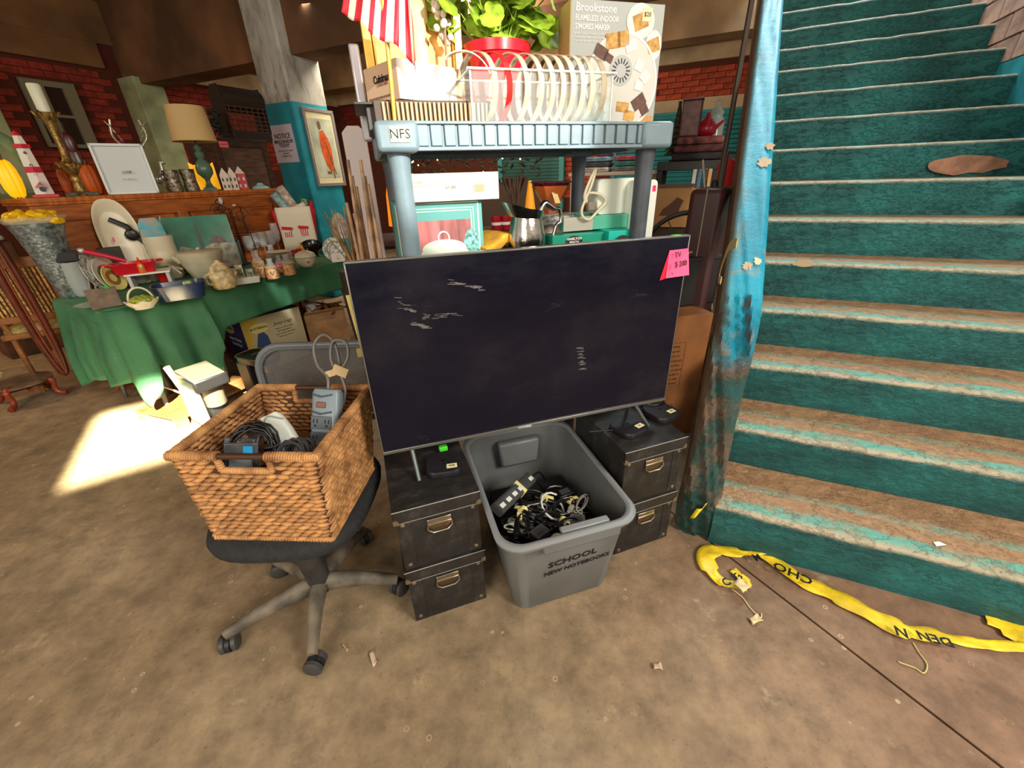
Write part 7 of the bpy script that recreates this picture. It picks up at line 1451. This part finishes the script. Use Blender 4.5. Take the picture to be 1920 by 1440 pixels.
# ================================================================ BETWEEN PILLAR AND SHELF: STICK BUNDLE, WHITE BOARD, THINGS BEYOND
STK=m((196,160,126),.55,nz=(14,.25))
sq=T.w(-.24,2.35,0)
for i in range(9):
    b0=(668+i*6,470); u_top=[652,660,668,650,676,684,664,690,672][i]; v_top=[300,330,350,380,300,330,400,345,420][i]
    A_=onpl(700+i*7-14,600,T.w(0,2.05+.03*(i%3)),T.Y); A_.z=0; B_=onpl(u_top,v_top,T.w(0,2.3+.04*(i%3)),T.Y)
    o=p('wooden_stick',M().tube([tuple(A_),tuple(A_.lerp(B_,.5)+Vector((.01*math.sin(i),0,0))),tuple(B_)],[.013,.011,.008],7),STK,smooth=80)
    tag(o,'%s stick from the left in the pale bundle leaning by the grey shelf'%['first','second','third','fourth','fifth','sixth','seventh','eighth','ninth'][i],'stick','wooden sticks leaning beside the grey shelf')
wbq=T.w(T.py(672,300,2.5).x,2.55,0); wb_=thing('white_board','tall white rounded board standing behind the stick bundle','board',wbq,T.a); zt_=T.py(665,236,2.55).z; ww_=T.py(693,260,2.55).x-T.py(648,260,2.55).x
p('board',M().prism([(-ww_/2,0),(ww_/2,0),(ww_/2,zt_-.03),(ww_/2-.03,zt_),(-ww_/2+.03,zt_),(-ww_/2,zt_-.03)],.02,X((0,.01,0),(90,0,0))),m((214,204,204),.6),wb_,smooth=0,bev=.004); p('foot',M().box((0,0,.01),(ww_,.2,.02)),m((190,186,182),.6),wb_)
cr=thing('dried_bouquet','dried twig bouquet in a dark pot between pillar and sticks','bouquet',T.w(T.py(655,430,3.3).x,3.3,0),T.a); p('pot',M().lathe([(.09,0),(.12,.35),(.13,.80),(.11,.80),(0,.7)],n=20),m((50,36,30),.5),cr,smooth=50); tw=M()
for k in range(46): a=random.uniform(-.28,.28); l_=random.uniform(.25,.5); tw.tube([(0,0,.75),(a*.25,random.uniform(-.06,.06),.75+l_*.5),(a*.5+random.uniform(-.04,.04),random.uniform(-.1,.1),.75+l_)],[.005,.004,.003],4)
p('twigs',tw,m((170,140,100),.8,nz=(9,.3)),cr,kind='stuff')
# things seen through the shelf: red mugs, dark brush bundle, fairy lights, orange lampshade, white chairs
bd=thing('display_table','dark display table with mugs and glasses beyond the grey shelf','table',T.w(.62,3.3,0),T.a+R(4)); p('top',M().box((0,0,1.0),(1.5,.5,.03)),m((70,44,34),.5),bd,bev=.004)
for sx in (-.7,.7):
    for sy in (-.2,.2): p('leg',M().box((sx,sy,.49),(.05,.05,.98)),m((60,38,30),.5),bd)
DTZ=1.0165
def far(u,y): return T.w(T.py(u,400,y).x,y,DTZ)
for i,(u,lb) in enumerate(((930,'red and white mug behind the white carton\'s end'),(948,'red and white mug with pale handle beside the mustard napkins'))):
    t=thing('red_mug',lb,'mug',far(u,3.2),T.a); p('cup',M().lathe([(.032,0),(.036,.01),(.038,.10),(.034,.10),(.030,.012),(0,.012)],n=20),m((170,24,40),.3),t,smooth=50); p('handle',M().tube(smoothpath([(.034,0,.085),(.062,0,.075),(.060,0,.03),(.034,0,.02)],4),.006,6),m((206,180,176),.3),t); p('white_band',M().lathe([(.0385,.04),(.0385,.06),(.037,.06),(.037,.04),(.0385,.04)],n=20),WHITE,t)
t=thing('brush_bundle','dark bundle of upright brushes in a vase seen over the mugs','brushes',far(966,3.25),T.a); p('vase',M().lathe([(.05,0),(.06,.05),(.05,.12),(.055,.14),(0,.13)],n=18),m((96,30,34),.4),t,smooth=50)
tw=M()
for k in range(22): a=random.uniform(-.5,.5); tw.tube([(a*.03,0,.10),(a*.10,random.uniform(-.03,.03),.24),(a*.2,random.uniform(-.05,.05),.36)],[.004,.006,.009],5)
p('bristles',tw,m((96,74,60),.8),t,kind='stuff')
t=thing('orange_cone_lamp','small orange cone shaped ornament lamp beyond the pitcher','ornament',far(994,3.28),T.a); p('cone',M().lathe([(.045,.10),(.030,.22),(.012,.33),(0,.335)],n=18),m((246,160,30),.4,em=.35),t,smooth=50); p('stand',M().lathe([(.03,0),(.03,.008),(.008,.012),(.008,.10),(0,.10)],n=12),m((80,50,30),.5),t)
t=thing('orange_cone_lamp','second orange lamp, glimpsed beside the shelf\'s front left post','ornament',T.w(T.py(737,350,2.9).x,2.9,0),T.a); p('cone',M().lathe([(.06,1.12),(.05,1.30),(.03,1.38),(0,1.38)],n=18),m((246,140,20),.4,em=.5),t,smooth=50); p('stand',M().lathe([(.10,0),(.10,.02),(.012,.03),(.012,1.12),(0,1.12)],n=14),m((80,50,30),.5),t)
for i,u in enumerate((985,998,1010)):
    t=thing('pink_cloth_doll',('left','middle','right')[i]+' pale pink pleated pouch below the amber bowl','pouch',far(u,3.05),T.a); p('pouch',M().lathe([(.03,0),(.036,.03),(.028,.09),(.018,.10),(.026,.13),(0,.125)],n=12),m((190,160,156),.8),t,smooth=30); p('tie',M().lathe([(.02,.098),(.022,.101),(.02,.104),(.02,.098)],n=12),m((150,110,110),.8),t)
gl=thing('lit_garland','string of tiny warm lights hung on dark greenery across the back aisle','garland',B.w(-4.0,7.0,0),B.a); mb=M()
for k in range(150): mb.ball((random.uniform(-1.5,1.5),random.uniform(-.1,.1),random.uniform(1.25,2.0)),(.06,.03,.02),5,4,rot=(random.uniform(-60,60),random.uniform(-60,60),0))
p('greenery',mb,m((46,40,30),.8,nz=(4,.4)),gl,kind='stuff'); p('stand_frame',M().box((0,.05,.65),(3.0,.12,1.3)),m((60,44,34),.8),gl)
BUL=M().ball((0,0,0),.012,6,4).mesh('bulb',m((255,214,120),.3,em=9),80)
for k in range(46): put('bulb',BUL,gl,(random.uniform(-1.5,1.5),-.14,random.uniform(1.45,1.98)))
# right background
bs=thing('black_shelf_rack','black low rack with books under it, behind the shelf\'s right post','rack',B.w(-.42,3.7,0),B.a); BZ=B.py(1290,302,3.6).z
lx=[B.py(1235,310,3.6).x,B.py(1347,310,3.6).x]; rw_=lx[1]-lx[0]; rc=(lx[0]+lx[1])/2; bs.location=B.w(rc,3.7,0)
p('top',M().box((0,0,BZ-.03),(rw_,.40,.06)),m((26,24,26),.5),bs,bev=.004)
for z in (.35,.72,BZ-.30): p('board',M().box((0,0,z),(rw_-.02,.38,.03)),m((30,28,28),.5),bs)
for sx in (-1,1):
    for sy in (-.17,.17): p('post',M().box((sx*(rw_/2-.02),sy,(BZ-.06)/2),(.04,.04,BZ-.06)),m((26,24,26),.5),bs)
def onr(u,y=3.62): return B.w(B.py(u,300,y).x,y,BZ+.001)
t=thing('small_christmas_tree','tiny dark green artificial tree on the black rack','tree',onr(1262),B.a); th_=B.py(1264,198,3.62).z-BZ; 
for k in range(9): z=th_*(.12+.1*k); p('branch_tier',M().lathe([(.075*(1-k/10),z),(.05*(1-k/10),z+th_*.06),(.012,z+th_*.14),(0,z+th_*.14)],n=11),m((40,44,22),.8,nz=(40,.4)),t,smooth=0)
p('trunk',M().lathe([(.03,0),(.03,.01),(.008,.015),(.008,th_*.9),(0,th_*.9)],n=8),m((60,40,30),.8),t)
t=thing('folded_quilt','stack of folded dark red quilts under the teapot on the rack','quilt',onr(1308),B.a)
for i in range(3): p('quilt_fold',M().box((0,0,.025+i*.048),(.34-.02*i,.26,.045)),m([(40,36,44),(90,50,50),(120,70,66)][i],.85,nz=(20,.4)),t,bev=.016)
t=thing('floral_tin','tall floral red and grey tin standing on the quilts','tin',onr(1285)+Vector((0,0,.147)),B.a); p('tin',M().box((0,0,.11),(.13,.11,.22)),m((120,70,70),.5,nz=(22,.6),rgb2=(60,50,44)),t,bev=.012); p('lid',M().box((0,0,.225),(.135,.115,.012)),m((90,40,44),.4),t,bev=.003)
t=thing('red_teapot','crimson enamel teapot on the quilts','teapot',onr(1316)+Vector((0,0,.147)),B.a); p('pot',M().lathe([(.04,0),(.06,.02),(.062,.06),(.035,.10),(.02,.11),(.012,.14),(0,.145)],n=22),m((150,16,36),.3),t,smooth=60); p('spout',M().tube([(.055,0,.05),(.10,0,.09)],[.014,.008],7),m((150,16,36),.3),t); p('handle',M().tube(smoothpath([(-.05,0,.09),(-.10,0,.08),(-.09,0,.03),(-.055,0,.03)],4),.006,6),m((150,16,36),.3),t)
t=thing('glass_jar','clear apothecary jar with domed lid at the rack\'s back','jar',B.w(B.py(1330,300,3.80).x,3.80,BZ+.001),B.a); p('jar',M().lathe([(.05,0),(.06,.02),(.06,.25),(.04,.28),(.05,.30),(.02,.34),(.02,.37),(0,.38)],n=22),m((170,180,176),.1,alpha=.5),t,smooth=60); p('contents',M().lathe([(.05,.006),(.055,.02),(.055,.2),(0,.2)],n=14),m((130,110,110),.6,nz=(20,.4)),t)
t=thing('black_handbag','black handbag hanging behind the shelf\'s right post','bag',B.w(B.py(1215,345,3.3).x,3.3,.95),B.a); p('bag',M().prism([(-.11,0),(.11,0),(.08,.22),(.03,.26),(-.03,.26),(-.08,.22)],.07,X((0,.035,.0),(90,0,0))),m((24,24,26),.4),t,bev=.01,smooth=0); p('strap',M().tube([(.07*math.cos(a),0,.25+.14*math.sin(a)) for a in [PI*i/12 for i in range(13)]],.007,6),m((24,24,26),.4),t)
ws=thing('white_side_table','white open frame table stacked with folded cloths under the black handbag','table',B.w(B.py(1150,345,3.5).x,3.5,0),B.a); wz_=B.py(1150,322,3.5).z
p('top',M().box((0,0,wz_-.012),(.62,.32,.024)),m((206,196,180),.6),ws,bev=.003)
for sx in (-.28,.28):
    for sy in (-.13,.13): p('leg',M().box((sx,sy,(wz_-.024)/2),(.03,.03,wz_-.024)),m((206,196,180),.6),ws)
for i in range(6):
    o=thing('folded_cloth',('grey striped','white','teal','dark grey','rose red','pale blue')[i]+' folded cloth on the white side table','cloth',ws.location+B.X*(-.13 if i%2 else .11)+Vector((0,0,wz_+.001+(i//2)*.034)),B.a); p('fold',M().box((0,0,.016),(.20,.22,.030)),m([(130,130,126),(206,200,190),(70,140,140),(80,80,84),(190,90,100),(130,170,190)][i],.85,nz=(30,.2)),o,bev=.010); p('fold_edge',M().box((0,-.1105,.016),(.19,.001,.003)),m((60,60,60),.8),o)
t=thing('flower_bunch','pink and lilac artificial flowers behind the folded cloths','flowers',ws.location+Vector((.0,.10,wz_+.105)),B.a)
mb=M()
for k in range(30): mb.ball((random.uniform(-.10,.12),random.uniform(-.04,.04),.02+random.random()*.13),.017,6,4)
p('blossoms',mb,m((206,130,176),.7,nz=(14,.5),rgb2=(110,110,190)),t,kind='stuff'); p('stalks',M().tube([(0,0,0),(0,0,.08)],.01,5),m((70,120,80),.8),t)
# paperwork and pictures under the rack
t=thing('art_board','sepia printed board with a shoe silhouette leaning on the rack','picture',B.w(B.py(1262,362,3.05).x,3.05,0),B.a+R(5)); ah=B.py(1262,350,3.05).z; aw=B.py(1300,362,3.05).x-B.py(1232,362,3.05).x
p('support',M().box((0,.02,ah/2-.1),(aw*.9,.02,ah-.2)),m((60,48,38),.7),t); p('board',M().box((0,0,ah-.12),(aw,.02,.24)),m((186,140,84),.6),t,bev=.002); p('frame_top',M().box((0,-.004,ah+.005),(aw+.02,.03,.02)),m((96,60,44),.5),t); p('silhouette_print',M().prism([(-.07,-.04),(.05,-.04),(.05,.0),(.07,.05),(.03,.07),(-.01,.03),(-.05,.0)],.001,X((0,-.0102,ah-.13),(90,0,0))),m((96,60,40),.6),t,smooth=0)
t=thing('cardboard_box','small kraft box on the rack below the quilts','box',B.w(B.py(1310,355,3.4).x,3.38,0),B.a); p('stand',M().box((0,0,.55),(.26,.2,1.10)),m((44,38,34),.7),t); p('carton',M().box((0,-.01,1.19),(.28,.2,.17)),KRAFT,t,bev=.002)
for i,(u,c) in enumerate(((1302,(214,206,190)),(1312,(90,110,140)),(1322,(60,64,70)),(1330,(200,160,100)))):
    t=thing('upright_book',['cream','blue','charcoal','ochre'][i]+' upright book on the kraft box beneath the rack top','book',B.w(B.py(u,335,3.4).x,3.36,1.2765),B.a); p('cover',M().box((0,0,.055),(.022,.12,.11)),m(c,.6),t,bev=.002); p('pages',M().box((0,.0,.1102),(.016,.11,.0012)),WHITE,t)
# wheel, suitcase, poles
t=thing('spoked_wheel','dark bicycle like wheel behind the second white appliance','wheel',B.w(B.py(1290,440,2.7).x,2.7,.62),B.a+R(8)); p('tyre',M().tube([(.25*math.cos(a),0,.30+.25*math.sin(a)) for a in [2*PI*i/36 for i in range(36)]],.014,8,closed=True),m((60,54,50),.5),t,smooth=80)
for i in range(12): a=2*PI*i/12; p('spoke',M().tube([(0,0,.30),(.24*math.cos(a),0,.30+.24*math.sin(a))],.003,4),m((120,110,100),.4,metal=.6),t)
p('hub',M().lathe([(0,-.03),(.03,-.03),(.03,.03),(0,.03)],(0,0,.30),14,(90,0,0)),m((110,30,40),.4),t); p('stand',M().box((0,.03,-.29),(.3,.06,.66)),m((40,36,34),.6),t)
t=thing('maroon_suitcase','maroon hard suitcase standing on end beside the conduit','suitcase',B.w(B.py(1338,430,2.5).x-.03,2.55,0),B.a-R(10)); sh2_=B.py(1345,352,2.5).z; p('shell',M().box((0,0,sh2_/2),(.16,.34,sh2_)),m((66,34,36),.45),t,bev=.025); p('edge_trim',M().box((0,0,sh2_/2),(.006,.345,sh2_+.004)),m((150,140,120),.5),t,bev=.002); p('handle',M().tube([(0,-.06,sh2_),(0,-.05,sh2_+.03),(0,.05,sh2_+.03),(0,.06,sh2_)],.007,6),BLACK,t)
for i,(u0,v0,u1,v1,c,lb) in enumerate(((1308,520,1322,340,(40,34,30),'black pole with an orange tip leaning before the suitcase'),(1298,500,1302,372,(170,160,140),'thin pale pole left of the black pole'),(1270,510,1300,380,(130,30,40),'short red pole crossing before the wheel'),(1330,500,1318,300,(170,166,150),'thin pole standing at the suitcase'))):
    A_=onpl(u0,v0,B.w(0,2.7),B.Y); B_=onpl(u1,v1,B.w(0,2.85),B.Y); d_2=(B_-A_); 
    if A_.z>0: A_=A_-d_2*(A_.z/d_2.z)
    o=p('leaning_pole',M().tube([tuple(A_),tuple(B_)],.011 if i in (0,2) else .006,7),m(c,.5),smooth=80); tag(o,lb,'pole')
t=thing('clothes_rail','rail of hanging clothes before the teal shutter','clothes rail',B.w(B.py(1368,340,5.0).x,5.0,0),B.a+R(80)); p('rail',M().tube([(-.4,0,1.52),(.4,0,1.52)],.012,8),m((90,90,90),.4),t)
for sx in (-.4,.4): p('upright',M().tube([(sx,0,0),(sx,0,1.52)],.012,8),m((90,90,90),.4),t)
CT=[(206,40,50),(226,220,210),(60,130,120),(30,30,34),(206,196,170),(170,60,70),(70,90,130),(236,226,216)]
for i in range(14):
    o=thing('hanging_garment',['red','white','green','black','cream','rose','blue','off white'][i%8]+' garment, number %d along the rail beside the conduit'%(i+1),'garment',t.location+Matrix.Rotation(t.rotation_euler.z,3,'Z')@Vector((-.36+i*.055,0,0)),t.rotation_euler.z+PI/2,'garments on the rail'); o['label']=['red','white','green','black','cream','rose','blue','off white','dark red','pale','olive','grey','brown','navy'][i]+' garment on the rail between conduit and parapet'
    p('garment',M().prism([(-.2,.75),(.2,.75),(.16,1.38),(.03,1.47),(-.03,1.47),(-.16,1.38)],.02,X((0,.01,0),(90,0,0))),m((CT+[(110,20,30),(220,214,190),(96,100,60),(120,120,120),(96,66,44),(30,40,70)])[i],.85),o,smooth=0); p('hanger_hook',M().tube([(0,0,1.46),(0,0,1.51),(.012,0,1.53)],.003,5),m((150,150,150),.3,metal=.8),o)
# big cardboard carton & dark bin between television and parapet
kc=m((136,86,44),.85,nz=(5,.15)); by0=1.66
xl=T.py(1200,700,by0).x; xr=T.py(1322,700,by0).x; zt=T.py(1290,592,by0).z
bc=thing('large_cardboard_box','tall brown cardboard box with printed panel between television and parapet','box',T.w(0,0,0),0); xr=T.py(1334,620,by0).x; bc.location=T.w(xr-.25,by0,0); bc.rotation_euler=(0,0,T.a-R(6))
bw2=.42; 
p('carton',M().box((.02,.14,zt/2),(bw2,.26,zt)),kc,bc,bev=.003,smooth=0); p('open_flap',M().box((.02,.30,zt+.035),(bw2,.004,.12),r=(-35,0,0)),kc,bc,smooth=0)
pb=frame_print(bc,.0,.10,zt*.45,zt*.80,.0085,.0018,m((90,54,28),.8),'label_border')
for i in range(9): text(['MODEL','NET WT','QTY 1 PC','CARTON SIZE','CAUTION','MADE TO ORDER','THIS SIDE UP','LOT 2209','KEEP DRY'][i],.013,m((60,36,20),.8),bc,(.05,.0085,zt*.77-i*zt*.037),(90,0,0))
o=p('arrow_print',M().prism([(-.02,-.03),(.02,-.03),(.02,.0),(.035,0),(0,.035),(-.035,0),(-.02,0)],.001,X((-.04,.0088,zt*.28),(90,0,0))),INK,bc,smooth=0)
db=thing('black_bin','black plastic bin sitting on the cardboard box beside the parapet','bin',T.w(T.py(1345,540,1.80).x-.20,1.80,zt+.002),T.a); dz=T.py(1300,484,1.78).z-zt-.001
p('bin',M().box((0,.10,dz/2),(.36,.22,dz)),m((26,26,28),.5),db,bev=.01)
p('lip',M().box((0,.10,dz-.01),(.38,.24,.02)),m((32,32,34),.5),db,bev=.005)
t=thing('crumpled_bag','crumpled grey brown plastic bag heaped on the black bin','bag',T.w(T.py(1322,470,1.85).x-.02,1.88,zt+dz+.002),T.a); mb=M().ball((0,0,.05),(.09,.07,.05),18,10); random.seed(5)
mb.v=[(a*(1+random.uniform(-.15,.15)),b_*(1+random.uniform(-.15,.15)),max(0,c*(1+random.uniform(-.2,.2)))) for a,b_,c in mb.v]; p('bag',mb,m((120,106,86),.4,nz=(9,.4)),t,smooth=20); p('strap',M().tube([(-.08,-.05,.02),(-.14,-.06,.01),(-.17,-.03,.0)],.006,5),m((190,170,120),.6),t)
t=thing('tangled_ribbon','little heap of red and black ribbon and keys behind the right pucks','ribbon',onz(1236,766,BT)-Vector((0,0,.52)),T.a); mb=M()
for k in range(6): mb.tube([(.03*math.cos(t_*1.1+k),.02*math.sin(t_*1.4+k),.53+.01*math.sin(t_*2+k)) for t_ in [i*.5 for i in range(14)]],.0025,5)
p('ribbon_loops',mb,m((170,20,30),.5),t,kind='stuff'); p('key_ring',M().tube([(.05+.012*math.cos(a),.0,.518+.002+.012*math.sin(a)) for a in [2*PI*i/12 for i in range(12)]],.0015,5,closed=True),STEEL,t)
